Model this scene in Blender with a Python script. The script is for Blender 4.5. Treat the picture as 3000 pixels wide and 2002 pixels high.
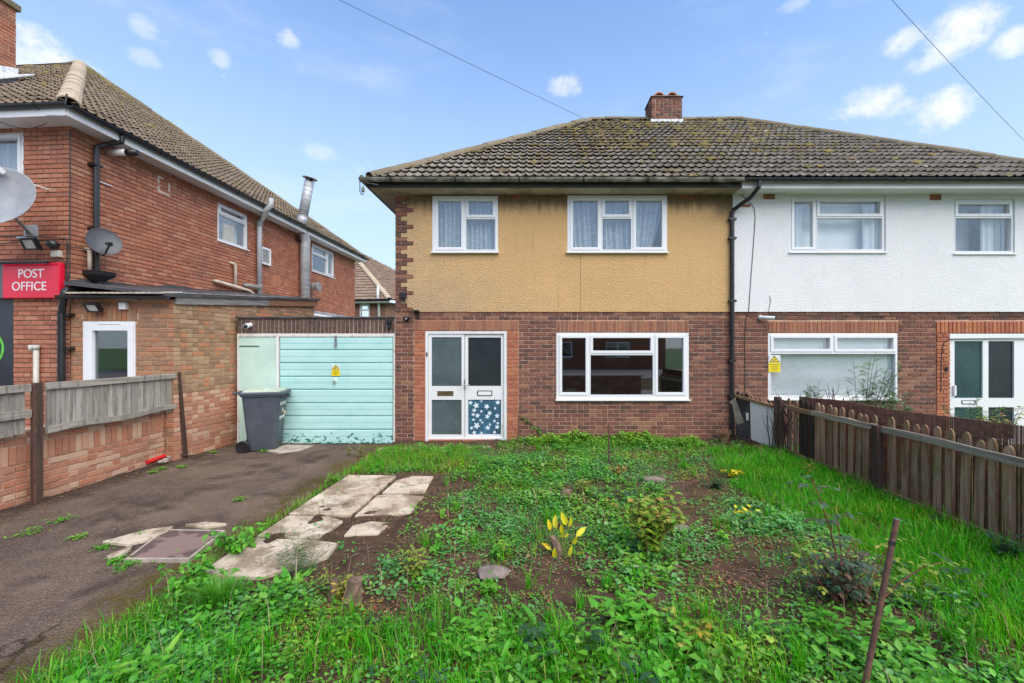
import bpy, bmesh, math, random
import numpy as np
from mathutils import Vector, Matrix
random.seed(7); RNG = np.random.RandomState(11)
R = math.radians
scene = bpy.context.scene
COL = scene.collection
for o in list(bpy.data.objects): bpy.data.objects.remove(o)

# ---------------------------------------------------------------- camera, sky, sun, exposure
CAMZ = 1.75
FPX = 992.0           # focal length in pixels of a 2350 px wide view
cam = bpy.data.cameras.new('camera'); camo = bpy.data.objects.new('camera', cam); COL.objects.link(camo)
camo.location = (0, 0, CAMZ); camo.rotation_euler = (R(90), 0, 0)
cam.sensor_width = 36; cam.lens = FPX/2350*36; cam.shift_x = -50/2350; cam.shift_y = 13/2350
cam.clip_start = 0.05; cam.clip_end = 3000
scene.camera = camo

SUN_EL, SUN_AZ = 52.0, 142.0      # azimuth clockwise from +Y (the view direction): behind the camera
world = bpy.data.worlds.new('World'); scene.world = world; world.use_nodes = True
sun = bpy.data.lights.new('sun', 'SUN'); sun.energy = 2.0; sun.angle = R(72); sun.color = (1.0, 0.89, 0.73)
suno = bpy.data.objects.new('sun', sun); COL.objects.link(suno)
sd = Vector((math.sin(R(SUN_AZ))*math.cos(R(SUN_EL)), math.cos(R(SUN_AZ))*math.cos(R(SUN_EL)), math.sin(R(SUN_EL))))
suno.rotation_euler = sd.to_track_quat('Z', 'Y').to_euler(); suno.location = (0, -5, 20)
scene.view_settings.view_transform = 'Standard'; scene.view_settings.look = 'None'
scene.view_settings.exposure = 1.30; scene.view_settings.gamma = 1.0; scene.view_settings.use_curve_mapping = False
scene.render.engine = 'CYCLES'
scene.cycles.max_bounces = 6; scene.cycles.transparent_max_bounces = 12
scene.cycles.use_denoising = True

# ---------------------------------------------------------------- node helpers
class NG:
    def __init__(s, nt): s.nt = nt; s.L = nt.links
    def n(s, t, ins=None, **props):
        nd = s.nt.nodes.new(t)
        for k, v in props.items(): setattr(nd, k, v)
        for k, v in (ins or {}).items(): s.put(nd.inputs[k], v)
        return nd
    def put(s, sock, v):
        if isinstance(v, bpy.types.NodeSocket): s.L.new(v, sock)
        elif isinstance(v, (tuple, list)) and len(v) == 3 and sock.type == 'RGBA': sock.default_value = (*v, 1)
        else: sock.default_value = v
    def noise(s, scale, vec, detail=4, rough=.6, out='Fac'):
        return s.n('ShaderNodeTexNoise', {'Scale': scale, 'Detail': detail, 'Roughness': rough, 'Vector': vec}).outputs[out]
    def ramp(s, fac, stops, interp='LINEAR'):
        nd = s.n('ShaderNodeValToRGB', {'Fac': fac}); cr = nd.color_ramp; cr.interpolation = interp
        while len(cr.elements) < len(stops): cr.elements.new(.5)
        for e, (p, c) in zip(cr.elements, stops):
            e.position = p; e.color = (*c, 1) if isinstance(c, (tuple, list)) else (c, c, c, 1)
        return nd.outputs[0]
    def mix(s, fac, a, b, bt='MIX'):
        nd = s.n('ShaderNodeMix', data_type='RGBA', blend_type=bt)
        s.put(nd.inputs[0], fac); s.put(nd.inputs[6], a); s.put(nd.inputs[7], b)
        return nd.outputs[2]
    def m(s, op, a, b=0.0, c=0.0, clamp=False):
        nd = s.n('ShaderNodeMath', operation=op); nd.use_clamp = clamp
        s.put(nd.inputs[0], a); s.put(nd.inputs[1], b); s.put(nd.inputs[2], c)
        return nd.outputs[0]
    def sm(s, v, lo, hi):      # smoothstep 0..1
        nd = s.n('ShaderNodeMapRange', interpolation_type='SMOOTHSTEP')
        s.put(nd.inputs['Value'], v); nd.inputs['From Min'].default_value = lo; nd.inputs['From Max'].default_value = hi
        return nd.outputs[0]
    def pos(s): return s.n('ShaderNodeNewGeometry').outputs['Position']
    def stretch(s, vec, sc):
        return s.n('ShaderNodeMapping', {'Vector': vec, 'Scale': sc}).outputs[0]
    def sep(s, vec): return s.n('ShaderNodeSeparateXYZ', {'Vector': vec}).outputs
    def rnd(s):
        a = s.n('ShaderNodeObjectInfo').outputs['Random']; b = s.n('ShaderNodeNewGeometry').outputs['Random Per Island']
        return s.m('FRACT', s.m('ADD', s.m('MULTIPLY', a, 7.31), b))
    def bump(s, h, strength=.5, dist=.01):
        return s.n('ShaderNodeBump', {'Height': h, 'Strength': strength, 'Distance': dist}).outputs[0]

def material(name, fn):
    m = bpy.data.materials.new(name); m.use_nodes = True; nt = m.node_tree; nt.nodes.clear()
    g = NG(nt); out = nt.nodes.new('ShaderNodeOutputMaterial')
    nt.links.new(fn(g), out.inputs['Surface']); return m
def bsdf(g, col, rough=.6, normal=None, metal=0.0, spec=.5, alpha=None):
    b = g.n('ShaderNodeBsdfPrincipled', {'Base Color': col, 'Roughness': rough, 'Metallic': metal, 'Specular IOR Level': spec})
    if normal is not None: g.put(b.inputs['Normal'], normal)
    return b.outputs[0]
M = {}
def simple(name, col, rough=.6, metal=0.0, var=.15, scale=6.0, bump=.0, spec=.5):
    def fn(g):
        p = g.pos(); nz = g.noise(scale, p, 5)
        c = g.mix(g.sm(nz, .3, .7), tuple(x*(1-var) for x in col), tuple(min(1, x*(1+var)) for x in col))
        return bsdf(g, c, rough, g.bump(g.noise(scale*18, p, 3), bump, .004) if bump else None, metal, spec)
    M[name] = material(name, fn)

# ---------------------------------------------------------------- sky with a few small clouds
def build_world():
    nt = world.node_tree; nt.nodes.clear(); g = NG(nt)
    out = nt.nodes.new('ShaderNodeOutputWorld')
    sky = g.n('ShaderNodeTexSky', sky_type='NISHITA', sun_disc=False)
    sky.sun_elevation = R(SUN_EL); sky.sun_rotation = R(SUN_AZ); sky.air_density = 1.0; sky.dust_density = .3; sky.ozone_density = 1.6
    d = g.n('ShaderNodeTexCoord').outputs['Generated']
    sep = g.sep(d)
    nz = g.noise(7.0, g.stretch(d, (1, 1, 1.7)), 6, .62)
    nz2 = g.noise(26.0, d, 8, .7)
    nmix = g.m('ADD', g.m('MULTIPLY', nz, .5), g.m('MULTIPLY', nz2, .5))
    thin = g.m('MULTIPLY', g.sm(nmix, .60, .78), .55)          # thin scattered puffs everywhere
    tot = g.m('MAXIMUM', thin, g.m('MULTIPLY', g.sm(g.noise(2.6, g.stretch(d, (1, 1, 3.2)), 7, .62), .48, .80), .30))
    for (px, py, sx, sy, a) in CLOUDS:
        sx *= .95; sy *= .95
        v = Vector(((px-1225)/FPX, 1, (797-py)/FPX)).normalized()
        right = v.cross(Vector((0, 0, 1))).normalized(); up = right.cross(v)
        du = g.n('ShaderNodeVectorMath', operation='DOT_PRODUCT'); g.put(du.inputs[0], d); du.inputs[1].default_value = right/sx
        dv = g.n('ShaderNodeVectorMath', operation='DOT_PRODUCT'); g.put(dv.inputs[0], d); dv.inputs[1].default_value = up/sy
        dw = g.n('ShaderNodeVectorMath', operation='DOT_PRODUCT'); g.put(dw.inputs[0], d); dw.inputs[1].default_value = v
        r2 = g.m('ADD', g.m('POWER', g.m('ABSOLUTE', du.outputs['Value']), 2.0), g.m('POWER', g.m('ABSOLUTE', dv.outputs['Value']), 2.0))
        e = g.m('SUBTRACT', g.m('ADD', g.m('MULTIPLY', g.m('SUBTRACT', 1.0, r2), .8), g.m('MULTIPLY', nmix, 3.8)), 1.95)
        e = g.m('MULTIPLY', g.sm(e, .0, 1.15), a)
        e = g.m('MULTIPLY', e, g.m('GREATER_THAN', dw.outputs['Value'], .5))
        tot = g.m('MAXIMUM', tot, e)
    hz = g.sm(sep['Z'], .70, .02)
    base = g.mix(g.m('MULTIPLY', hz, .85), sky.outputs[0], HAZE_COL)
    base = g.mix(1.0, base, SKY_TINT, 'MULTIPLY')
    c = g.mix(tot, base, CLOUD_COL)
    bg = g.n('ShaderNodeBackground', {'Color': c, 'Strength': SKY_STRENGTH})
    nt.links.new(bg.outputs[0], out.inputs['Surface'])
HAZE_COL = (2.3, 2.5, 2.85); CLOUD_COL = (4.2, 4.25, 4.4); SKY_STRENGTH = .104; SKY_TINT = (1.10, 1.20, 1.28)
CLOUDS = [(2075, 92, .036, .026, 1), (2190, 75, .055, .042, 1), (2135, 140, .036, .018, .8), (1985, 240, .055, .036, 1), (2060, 250, .04, .018, .6),
          (2165, 250, .055, .036, 1), (2335, 95, .034, .024, .9), (1300, 195, .045, .028, .8), (665, 92, .024, .02, .8), (325, 55, .022, .022, .5),
          (502, 132, .022, .016, .5), (60, 130, .07, .05, 1), (150, 160, .05, .03, .8), (735, 350, .035, .02, .35), (1825, 8, .03, .015, .5),
          (330, 132, .025, .015, .35), (875, 670, .05, .06, .6)]
build_world()

# ---------------------------------------------------------------- mesh helpers
ORI = {}
def put_props(o, label=None, cat=None, group=None, kind=None):
    if label: o['label'] = label
    if cat: o['category'] = cat
    if group: o['group'] = group
    if kind: o['kind'] = kind
    return o
def thing(name, loc, label, cat, group=None):
    o = bpy.data.objects.new(name, None); COL.objects.link(o); o.location = loc; o.empty_display_size = .1
    ORI[o.name] = Vector(loc); return put_props(o, label, cat, group)
def obj(name, me, mat=None, parent=None, origin=(0, 0, 0)):
    o = bpy.data.objects.new(name, me); COL.objects.link(o)
    if mat is not None and not me.materials: me.materials.append(M[mat] if isinstance(mat, str) else mat)
    org = Vector(origin); ORI[o.name] = org
    if parent is not None:
        o.parent = parent; o.location = org - ORI[parent.name]
    else: o.location = org
    return o
def tri_mesh(name, V, F):
    V = np.asarray(V, dtype=np.float32); F = np.asarray(F, dtype=np.int32)
    me = bpy.data.meshes.new(name); k = F.shape[1]
    me.vertices.add(len(V)); me.vertices.foreach_set('co', V.ravel())
    me.loops.add(F.size); me.loops.foreach_set('vertex_index', F.ravel())
    me.polygons.add(len(F)); me.polygons.foreach_set('loop_start', np.arange(0, F.size, k, dtype=np.int32))
    me.polygons.foreach_set('loop_total', np.full(len(F), k, dtype=np.int32))
    me.update(calc_edges=True); me.validate(); return me
class Frame:
    def __init__(s, O, U, V, W): s.O, s.U, s.V, s.W = Vector(O), Vector(U).normalized(), Vector(V).normalized(), Vector(W).normalized()
    def p(s, u, v, w=0.0): return s.O + s.U*u + s.V*v + s.W*w
WORLD = Frame((0, 0, 0), (1, 0, 0), (0, 1, 0), (0, 0, 1))
class MB:
    def __init__(s, fr=None): s.v = []; s.f = []; s.fr = fr; s.sm = False
    def add(s, vs, fs):
        b = len(s.v); s.v += [Vector(x) for x in vs]; s.f += [tuple(b+i for i in f) for f in fs]; return s
    def box(s, u0, u1, v0, v1, w0, w1, skip=''):
        fr = s.fr or WORLD
        c = [fr.p(u, v, w) for w in (w0, w1) for v in (v0, v1) for u in (u0, u1)]
        fs = [(0, 2, 3, 1), (4, 5, 7, 6), (0, 1, 5, 4), (2, 6, 7, 3), (0, 4, 6, 2), (1, 3, 7, 5)]
        return s.add(c, fs)
    def quad(s, a, b, c, d): return s.add([a, b, c, d], [(0, 1, 2, 3)])
    def poly(s, pts, t, n=None):       # prism: polygon of world points extruded by vector t
        k = len(pts); t = Vector(t); pts = [Vector(p) for p in pts]
        return s.add(pts+[p+t for p in pts], [tuple(range(k))[::-1], tuple(range(k, 2*k))]+[(i, (i+1) % k, k+(i+1) % k, k+i) for i in range(k)])
    def lpoly(s, uv, w0, w1):          # prism in the frame
        fr = s.fr or WORLD
        return s.poly([fr.p(u, v, w0) for u, v in uv], fr.W*(w1-w0))
    def tube(s, pts, r, n=8, cap=True):
        pts = [Vector(p) for p in pts]; rs = r if isinstance(r, (list, tuple)) else [r]*len(pts)
        ref = None; rings = []
        for i, p in enumerate(pts):
            d = (pts[min(i+1, len(pts)-1)]-pts[max(i-1, 0)]).normalized()
            if ref is None:
                ref = d.orthogonal().normalized()
            ref = (ref - d*ref.dot(d)).normalized(); b = d.cross(ref)
            rings.append([p+(ref*math.cos(2*math.pi*k/n)+b*math.sin(2*math.pi*k/n))*rs[i] for k in range(n)])
        vs = [v for rg in rings for v in rg]
        fs = [(i*n+k, i*n+(k+1) % n, (i+1)*n+(k+1) % n, (i+1)*n+k) for i in range(len(pts)-1) for k in range(n)]
        if cap: fs += [tuple(range(n))[::-1], tuple((len(pts)-1)*n+k for k in range(n))]
        return s.add(vs, fs)
    def extrude(s, prof, p0, p1, X, Y):    # open or closed profile (list of 2D) swept straight p0->p1
        X, Y = Vector(X), Vector(Y); k = len(prof)
        a = [Vector(p0)+X*q[0]+Y*q[1] for q in prof]; b = [Vector(p1)+X*q[0]+Y*q[1] for q in prof]
        return s.add(a+b, [(i, (i+1) % k, k+(i+1) % k, k+i) for i in range(k)]+[tuple(range(k))[::-1], tuple(range(k, 2*k))])
    def lathe(s, c, axis, prof, n=16):     # prof: (r, h)
        axis = Vector(axis).normalized(); a = axis.orthogonal().normalized(); b = axis.cross(a); c = Vector(c)
        vs = [c+axis*h+(a*math.cos(2*math.pi*k/n)+b*math.sin(2*math.pi*k/n))*r for r, h in prof for k in range(n)]
        fs = [(i*n+k, i*n+(k+1) % n, (i+1)*n+(k+1) % n, (i+1)*n+k) for i in range(len(prof)-1) for k in range(n)]
        fs += [tuple(range(n))[::-1], tuple((len(prof)-1)*n+k for k in range(n))]
        return s.add(vs, fs)
    def build(s, name, mat, parent=None, origin=None, smooth=False, bevel=0.0):
        if origin is None:
            if parent is not None: origin = ORI[parent.name]
            else:
                lo = [min(v[i] for v in s.v) for i in range(3)]; hi = [max(v[i] for v in s.v) for i in range(3)]
                origin = Vector(((lo[0]+hi[0])/2, (lo[1]+hi[1])/2, lo[2]))
        origin = Vector(origin); me = bpy.data.meshes.new(name)
        me.from_pydata([v-origin for v in s.v], [], s.f); me.validate()
        bm = bmesh.new(); bm.from_mesh(me); bmesh.ops.recalc_face_normals(bm, faces=bm.faces)
        if bevel:
            bmesh.ops.bevel(bm, geom=[e for e in bm.edges if e.is_manifold and e.calc_face_angle(0) > .5], offset=bevel, segments=2, affect='EDGES', profile=.6)
        bm.to_mesh(me); bm.free()
        if smooth: me.polygons.foreach_set('use_smooth', [True]*len(me.polygons))
        return obj(name, me, mat, parent, origin)
def text_mesh(name, txt, size, fr, u, v, w, mat, parent, align='CENTER', depth=.004, sx=1.0):
    cu = bpy.data.curves.new(name, 'FONT'); cu.body = txt; cu.size = size; cu.align_x = align; cu.align_y = 'CENTER'; cu.extrude = depth
    to = bpy.data.objects.new(name+'_t', cu); COL.objects.link(to)
    dg = bpy.context.evaluated_depsgraph_get(); me = bpy.data.meshes.new_from_object(to.evaluated_get(dg))
    bpy.data.objects.remove(to)
    o0 = ORI[parent.name] if parent is not None else fr.p(u, v, w)
    for q in me.vertices: q.co = fr.p(u+q.co.x*sx, v+q.co.y, w+q.co.z) - o0
    me.materials.clear()
    return obj(name, me, mat, parent, o0)

# photo pixel (2350 wide) to the place it shows
def FX(x): return (x-1225)/124.0
def FZ(y): return CAMZ-(y-797)/124.0
def at(x, y, Y): return Vector(((x-1225)*Y/FPX, Y, CAMZ+(797-y)*Y/FPX))
def gnd(x, y): Y = CAMZ*FPX/(y-797); return Vector(((x-1225)*Y/FPX, Y, 0))

# ---------------------------------------------------------------- value noise for layout
_H = RNG.rand(256, 256)
def vnoise(x, y):
    x = np.asarray(x, float); y = np.asarray(y, float); xi = np.floor(x).astype(int); yi = np.floor(y).astype(int)
    fx = x-xi; fy = y-yi; fx = fx*fx*(3-2*fx); fy = fy*fy*(3-2*fy); h = lambda a, b: _H[a % 256, b % 256]
    return (h(xi, yi)*(1-fx)+h(xi+1, yi)*fx)*(1-fy)+(h(xi, yi+1)*(1-fx)+h(xi+1, yi+1)*fx)*fy
def fbm(x, y, s=1.0, o=4):
    t = 0; a = .5
    for i in range(o): t = t+a*vnoise(np.asarray(x)*s+i*17.3, np.asarray(y)*s+i*9.1); s *= 2.03; a *= .5
    return t/(1-.5**o)
# ---------------------------------------------------------------- materials
def brick_mat(name, cols, stain=(.10, .08, .07), stain_amt=.35, rough=.85, low=None):
    def fn(g):
        p = g.pos(); r = g.rnd(); n = len(cols)
        c = g.ramp(r, [(i/n+.001, cols[i]) for i in range(n)], 'CONSTANT')
        nz = g.noise(38, p, 4); c = g.mix(g.sm(nz, .35, .75), c, g.mix(.22, c, (.62, .45, .33)))
        n2 = g.noise(1.1, p, 5, .65)
        c = g.mix(g.m('MULTIPLY', g.sm(n2, .50, .74), stain_amt), c, stain)
        n3 = g.noise(9, p, 5, .7); c = g.mix(g.m('MULTIPLY', g.sm(n3, .62, .74), .13), c, (.5, .42, .35))
        n5 = g.noise(5.5, p, 6, .75); c = g.mix(g.m('MULTIPLY', g.sm(n5, .64, .74), .2), c, (.58, .53, .48))
        if low is not None:
            z = g.sep(p)['Z']; f = g.sm(g.m('ADD', z, g.m('MULTIPLY', n2, .5)), low+.35, low)
            c = g.mix(g.m('MULTIPLY', f, .55), c, (.06, .055, .04))
        h = g.m('ADD', g.noise(90, p, 4, .7), g.m('MULTIPLY', nz, .6))
        return bsdf(g, c, rough, g.bump(h, .55, .004), spec=.25)
    M[name] = material(name, fn)
brick_mat('brick_brown', [(.130, .044, .032), (.165, .052, .037), (.095, .036, .029), (.185, .068, .042), (.135, .044, .035), (.078, .033, .029), (.165, .055, .039), (.24, .105, .062)], stain_amt=.25, low=.02)
brick_mat('brick_red', [(.36, .105, .05), (.40, .125, .058), (.33, .09, .045), (.42, .14, .062)], stain_amt=.2, low=.1)
brick_mat('brick_lintel', [(.27, .10, .058), (.33, .135, .07), (.23, .085, .05), (.31, .115, .06)], stain_amt=.25)
brick_mat('brick_orange', [(.38, .125, .068), (.42, .145, .078), (.34, .11, .062), (.44, .165, .092), (.36, .125, .075), (.45, .20, .118), (.31, .105, .062), (.41, .155, .092)], stain=(.16, .12, .10), stain_amt=.3)
brick_mat('brick_buff', [(.30, .175, .095), (.34, .205, .11), (.265, .155, .085), (.38, .235, .135), (.25, .14, .08), (.46, .19, .09), (.33, .20, .115), (.41, .275, .165)], stain=(.12, .09, .06), stain_amt=.3)
brick_mat('brick_ext', [(.31, .15, .075), (.36, .165, .08), (.27, .145, .08), (.39, .155, .075), (.33, .18, .10)], stain=(.12, .09, .06), stain_amt=.3)
brick_mat('brick_low', [(.42, .18, .105), (.47, .215, .13), (.38, .155, .09), (.52, .29, .19), (.45, .175, .10), (.55, .35, .24), (.40, .18, .115)], stain=(.2, .15, .12), stain_amt=.35, low=-.05)
brick_mat('brick_dark', [(.062, .036, .034), (.078, .042, .038), (.052, .033, .033), (.09, .05, .043)], stain=(.30, .29, .27), stain_amt=.45)
brick_mat('brick_far', [(.17, .07, .05), (.21, .085, .058), (.15, .06, .045)], stain_amt=.2)
simple('mortar', (.52, .35, .255), .95, var=.2, scale=5, bump=.4)
simple('mortar_pale', (.52, .43, .34), .95, var=.2, scale=5, bump=.4)
simple('mortar_dark', (.20, .125, .09), .95, var=.25, scale=4, bump=.4)

def orange_render(g):
    p = g.pos(); s = g.sep(p)
    c = g.mix(g.sm(g.noise(.8, p, 5, .6), .3, .7), (.74, .455, .205), (.66, .41, .185))
    c = g.mix(g.m('MULTIPLY', g.sm(g.noise(14, p, 5, .7), .4, .8), .35), c, (.52, .31, .14))
    # greyed weathered patch toward the lower corner by the quoins, with its own ragged shape
    w = g.m('ADD', g.m('MULTIPLY', s['X'], -.34), g.m('MULTIPLY', s['Z'], -.42)); w = g.m('ADD', w, g.m('MULTIPLY', g.noise(1.3, p, 5, .65), 1.6))
    c = g.mix(g.m('MULTIPLY', g.sm(w, -.55, .55), .8), c, (.42, .325, .21))
    # black algae from the leaking gutter, streaking down
    st = g.noise(1.0, g.stretch(p, (7, 7, .9)), 5, .7)
    sb = g.noise(26, p, 4, .8)
    k = g.m('ADD', g.m('ADD', s['Z'], g.m('MULTIPLY', st, .50)), g.m('MULTIPLY', sb, .16))
    c = g.mix(g.m('MULTIPLY', g.sm(k, 4.50, 4.82), .95), c, (.030, .026, .022))
    k2 = g.m('ADD', g.m('MULTIPLY', s['X'], 1.0), g.m('MULTIPLY', g.noise(3, p, 4), .8)); 
    top = g.m('MULTIPLY', g.sm(k2, 3.45, 4.0), g.sm(g.m('ADD', s['Z'], g.m('MULTIPLY', sb, .3)), 4.05, 4.55))
    c = g.mix(g.m('MULTIPLY', top, .8), c, (.035, .03, .025))
    h = g.n('ShaderNodeTexVoronoi', {'Scale': 62, 'Vector': p}).outputs['Distance']
    h = g.m('ADD', h, g.noise(45, p, 4, .7))
    c = g.mix(g.m('MULTIPLY', g.sm(h, .62, 1.05), .28), c, (.70, .47, .25))
    run = g.noise(1.0, g.stretch(p, (11, 11, .5)), 5, .7); c = g.mix(g.m('MULTIPLY', g.sm(run, .56, .74), .35), c, (.34, .25, .15))
    return bsdf(g, c, .95, g.bump(h, .85, .018), spec=.15)
M['orange_render'] = material('orange_render', orange_render)
def white_render(g):
    p = g.pos(); h = g.n('ShaderNodeTexVoronoi', {'Scale': 48, 'Vector': p}).outputs['Distance']
    h = g.m('ADD', h, g.noise(30, p, 5, .7))
    c = g.mix(g.sm(g.noise(1.4, p, 6, .7), .35, .8), (.765, .765, .76), (.71, .71, .71))
    run = g.noise(1.0, g.stretch(p, (9, 9, .45)), 5, .7); c = g.mix(g.m('MULTIPLY', g.sm(run, .60, .78), .28), c, (.50, .49, .46))
    return bsdf(g, c, .9, g.bump(h, .6, .014), spec=.2)
M['white_render'] = material('white_render', white_render)
def tile_mat(name, a, b, moss=.32, lich=.5):
    def fn(g):
        p = g.pos(); r = g.rnd()
        c = g.mix(r, a, b)
        n1 = g.noise(11, p, 5, .7); c = g.mix(g.m('MULTIPLY', g.sm(n1, .48, .75), .6), c, (.20, .165, .115))
        n2 = g.noise(30, p, 4, .75); c = g.mix(g.m('MULTIPLY', g.sm(n2, .60, .70), lich), c, (.42, .41, .37))
        n4 = g.noise(.55, p, 4, .6); n3 = g.noise(6, p, 5, .7)
        f = g.m('ADD', g.m('MULTIPLY', n4, 1.2), n3)
        c = g.mix(g.m('MULTIPLY', g.sm(f, 1.14, 1.45), moss), c, (.17, .135, .04))
        return bsdf(g, c, .92, g.bump(g.noise(60, p, 4, .7), .5, .006), spec=.2)
    M[name] = material(name, fn)
tile_mat('tile_grey', (.140, .122, .098), (.225, .20, .168))
tile_mat('tile_brown', (.125, .094, .068), (.20, .155, .115), moss=.3)
tile_mat('tile_far', (.20, .14, .105), (.28, .20, .15), moss=.2)
tile_mat('ridge_mossy', (.15, .125, .085), (.22, .185, .13), moss=.8)
tile_mat('ridge_pale', (.40, .32, .23), (.48, .385, .28), moss=.15, lich=.2)
simple('moss', (.15, .118, .03), .95, var=.45, scale=5, bump=.8)
simple('moss_brown', (.125, .093, .045), .95, var=.45, scale=5, bump=.8)
simple('lichen_white', (.40, .39, .35), .95, var=.3, scale=9)
def upvc(g):
    p = g.pos(); c = g.mix(g.m('MULTIPLY', g.sm(g.noise(3, p, 6, .75), .5, .8), .5), (.76, .765, .775), (.64, .645, .65))
    return bsdf(g, c, .28, spec=.5)
M['upvc'] = material('upvc', upvc)
def old_white(g):
    p = g.pos(); c = g.mix(g.sm(g.noise(9, p, 6, .8), .60, .70), (.72, .72, .72), (.42, .38, .33))
    c = g.mix(g.m('MULTIPLY', g.sm(g.noise(2.5, g.stretch(p, (1, 1, .4)), 5, .7), .55, .75), .5), c, (.5, .46, .4))
    return bsdf(g, c, .5)
M['old_white'] = material('old_white', old_white)
def rusty_white(g):
    p = g.pos(); s = g.sep(p); c = g.mix(g.sm(g.noise(7, p, 6, .8), .52, .66), (.70, .69, .66), (.46, .27, .12))
    c = g.mix(g.sm(g.noise(22, p, 4, .8), .62, .7), c, (.20, .085, .03))
    return bsdf(g, c, .6)
M['rusty_white'] = material('rusty_white', rusty_white)
def glass(g):
    f = g.n('ShaderNodeLayerWeight', {'Blend': .5}).outputs['Facing']
    f = g.m('ADD', g.m('MULTIPLY', g.m('POWER', f, 4.0), .9), .09, clamp=True)
    t = g.n('ShaderNodeBsdfTransparent', {'Color': (.96, .975, .975)}); gl = g.n('ShaderNodeBsdfGlossy', {'Color': (.95, .97, 1.0), 'Roughness': .015})
    mx = g.n('ShaderNodeMixShader', {0: f}); g.L.new(t.outputs[0], mx.inputs[1]); g.L.new(gl.outputs[0], mx.inputs[2]); return mx.outputs[0]
M['glass'] = material('glass', glass)
def glass_dim(g):
    f = g.n('ShaderNodeLayerWeight', {'Blend': .5}).outputs['Facing']
    f = g.m('ADD', g.m('MULTIPLY', g.m('POWER', f, 4.0), .9), .17, clamp=True)
    t = g.n('ShaderNodeBsdfTransparent', {'Color': (.55, .60, .60)}); gl = g.n('ShaderNodeBsdfGlossy', {'Color': (.95, .97, 1.0), 'Roughness': .01})
    mx = g.n('ShaderNodeMixShader', {0: f}); g.L.new(t.outputs[0], mx.inputs[1]); g.L.new(gl.outputs[0], mx.inputs[2]); return mx.outputs[0]
M['glass_dim'] = material('glass_dim', glass_dim)
def frosted(col, col2):
    def fn(g):
        p = g.pos(); v = g.n('ShaderNodeTexVoronoi', {'Scale': 55, 'Vector': p}).outputs['Distance']
        c = g.mix(g.sm(g.noise(1.6, p, 4), .3, .7), col, col2)
        c = g.mix(g.m('MULTIPLY', g.sm(v, .2, .7), .4), c, tuple(x*.45 for x in col))
        return bsdf(g, c, .18, g.bump(g.m('ADD', v, g.noise(70, p, 3)), .35, .006), spec=.5)
    return fn
M['frosted'] = material('frosted', frosted((.075, .105, .108), (.12, .16, .162)))
M['frosted_dark'] = material('frosted_dark', frosted((.018, .024, .027), (.032, .042, .046)))
M['frosted_teal'] = material('frosted_teal', frosted((.022, .06, .058), (.045, .10, .095)))
simple('blue_cloth', (.035, .115, .18), .8, var=.35, scale=5)
simple('blue_dark', (.012, .04, .07), .8)
simple('star_white', (.62, .74, .80), .8)
def lace(g):
    p = g.pos(); v = g.n('ShaderNodeTexVoronoi', {'Scale': 11, 'Vector': g.stretch(p, (1, 0, 1))}).outputs['Distance']
    rings = g.sm(g.m('ABSOLUTE', g.m('SUBTRACT', v, .30)), .10, .02)
    w = g.m('MULTIPLY', rings, g.sm(g.noise(60, p, 2), .35, .6))
    c = g.mix(w, (.66, .74, .79), (.90, .93, .94))
    d = g.n('ShaderNodeBsdfDiffuse', {'Color': c}); t = g.n('ShaderNodeBsdfTranslucent', {'Color': c}); mx = g.n('ShaderNodeMixShader', {0: .3})
    g.L.new(d.outputs[0], mx.inputs[1]); g.L.new(t.outputs[0], mx.inputs[2])
    tr = g.n('ShaderNodeBsdfTransparent'); m2 = g.n('ShaderNodeMixShader', {0: g.m('SUBTRACT', .16, g.m('MULTIPLY', w, .14))})
    g.L.new(mx.outputs[0], m2.inputs[1]); g.L.new(tr.outputs[0], m2.inputs[2]); return m2.outputs[0]
M['lace'] = material('lace', lace)
simple('curtain', (.82, .85, .86), .9, var=.06)
simple('blind', (.85, .88, .88), .8, var=.05)
simple('curtain_grey', (.42, .45, .47), .9, var=.1)
simple('interior', (.28, .26, .24), .9)
simple('interior_pale', (.34, .34, .34), .9)
simple('card_cream', (.62, .50, .33), .8)
simple('black_plastic', (.016, .016, .018), .35, var=.2, scale=3)
simple('black_matt', (.02, .02, .02), .7, var=.3)
simple('fascia_white', (.70, .70, .70), .4, var=.08, scale=2)
simple('fascia_black', (.022, .020, .018), .7, var=.4)
simple('soffit_beige', (.36, .32, .25), .7, var=.3, scale=2.5)
simple('lead', (.34, .35, .37), .55, var=.35, scale=7)
simple('lead_white', (.62, .64, .67), .6, var=.3, scale=14)
simple('galv', (.40, .42, .44), .45, metal=.15, var=.2, scale=3)
simple('grey_pvc', (.36, .37, .385), .45, var=.1, scale=2)
simple('grey_pvc_dark', (.24, .235, .225), .5, var=.15)
simple('cream_pipe', (.55, .47, .37), .5, var=.15, scale=4)
simple('pale_pipe', (.50, .49, .43), .5, var=.1)
simple('white_plastic', (.74, .74, .74), .4, var=.05)
simple('dish_grey', (.27, .28, .30), .5, var=.12, scale=4)
simple('dish_dark', (.075, .08, .09), .5, var=.15, scale=4)
simple('lamp_glass', (.62, .60, .56), .25)
simple('felt', (.06, .058, .06), .65, var=.5, scale=3, bump=.5)
simple('terracotta', (.42, .17, .085), .85, var=.25)
simple('sign_red', (.72, .012, .045), .22, var=.04, scale=1.2)
simple('sign_grey', (.11, .115, .125), .3)
simple('sign_white', (.85, .85, .85), .35, var=.02)
simple('shop_black', (.022, .025, .034), .25, var=.2, scale=1.5)
simple('neon_green', (.12, .52, .06), .4)
simple('sign_yellow', (.80, .62, .015), .4, var=.04)
simple('brass', (.16, .12, .06), .4, metal=.5, var=.3)
simple('steel', (.40, .40, .40), .35, metal=.8, var=.2)
simple('red_plastic', (.55, .018, .02), .4)
simple('paper_white', (.72, .72, .70), .7)
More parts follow.
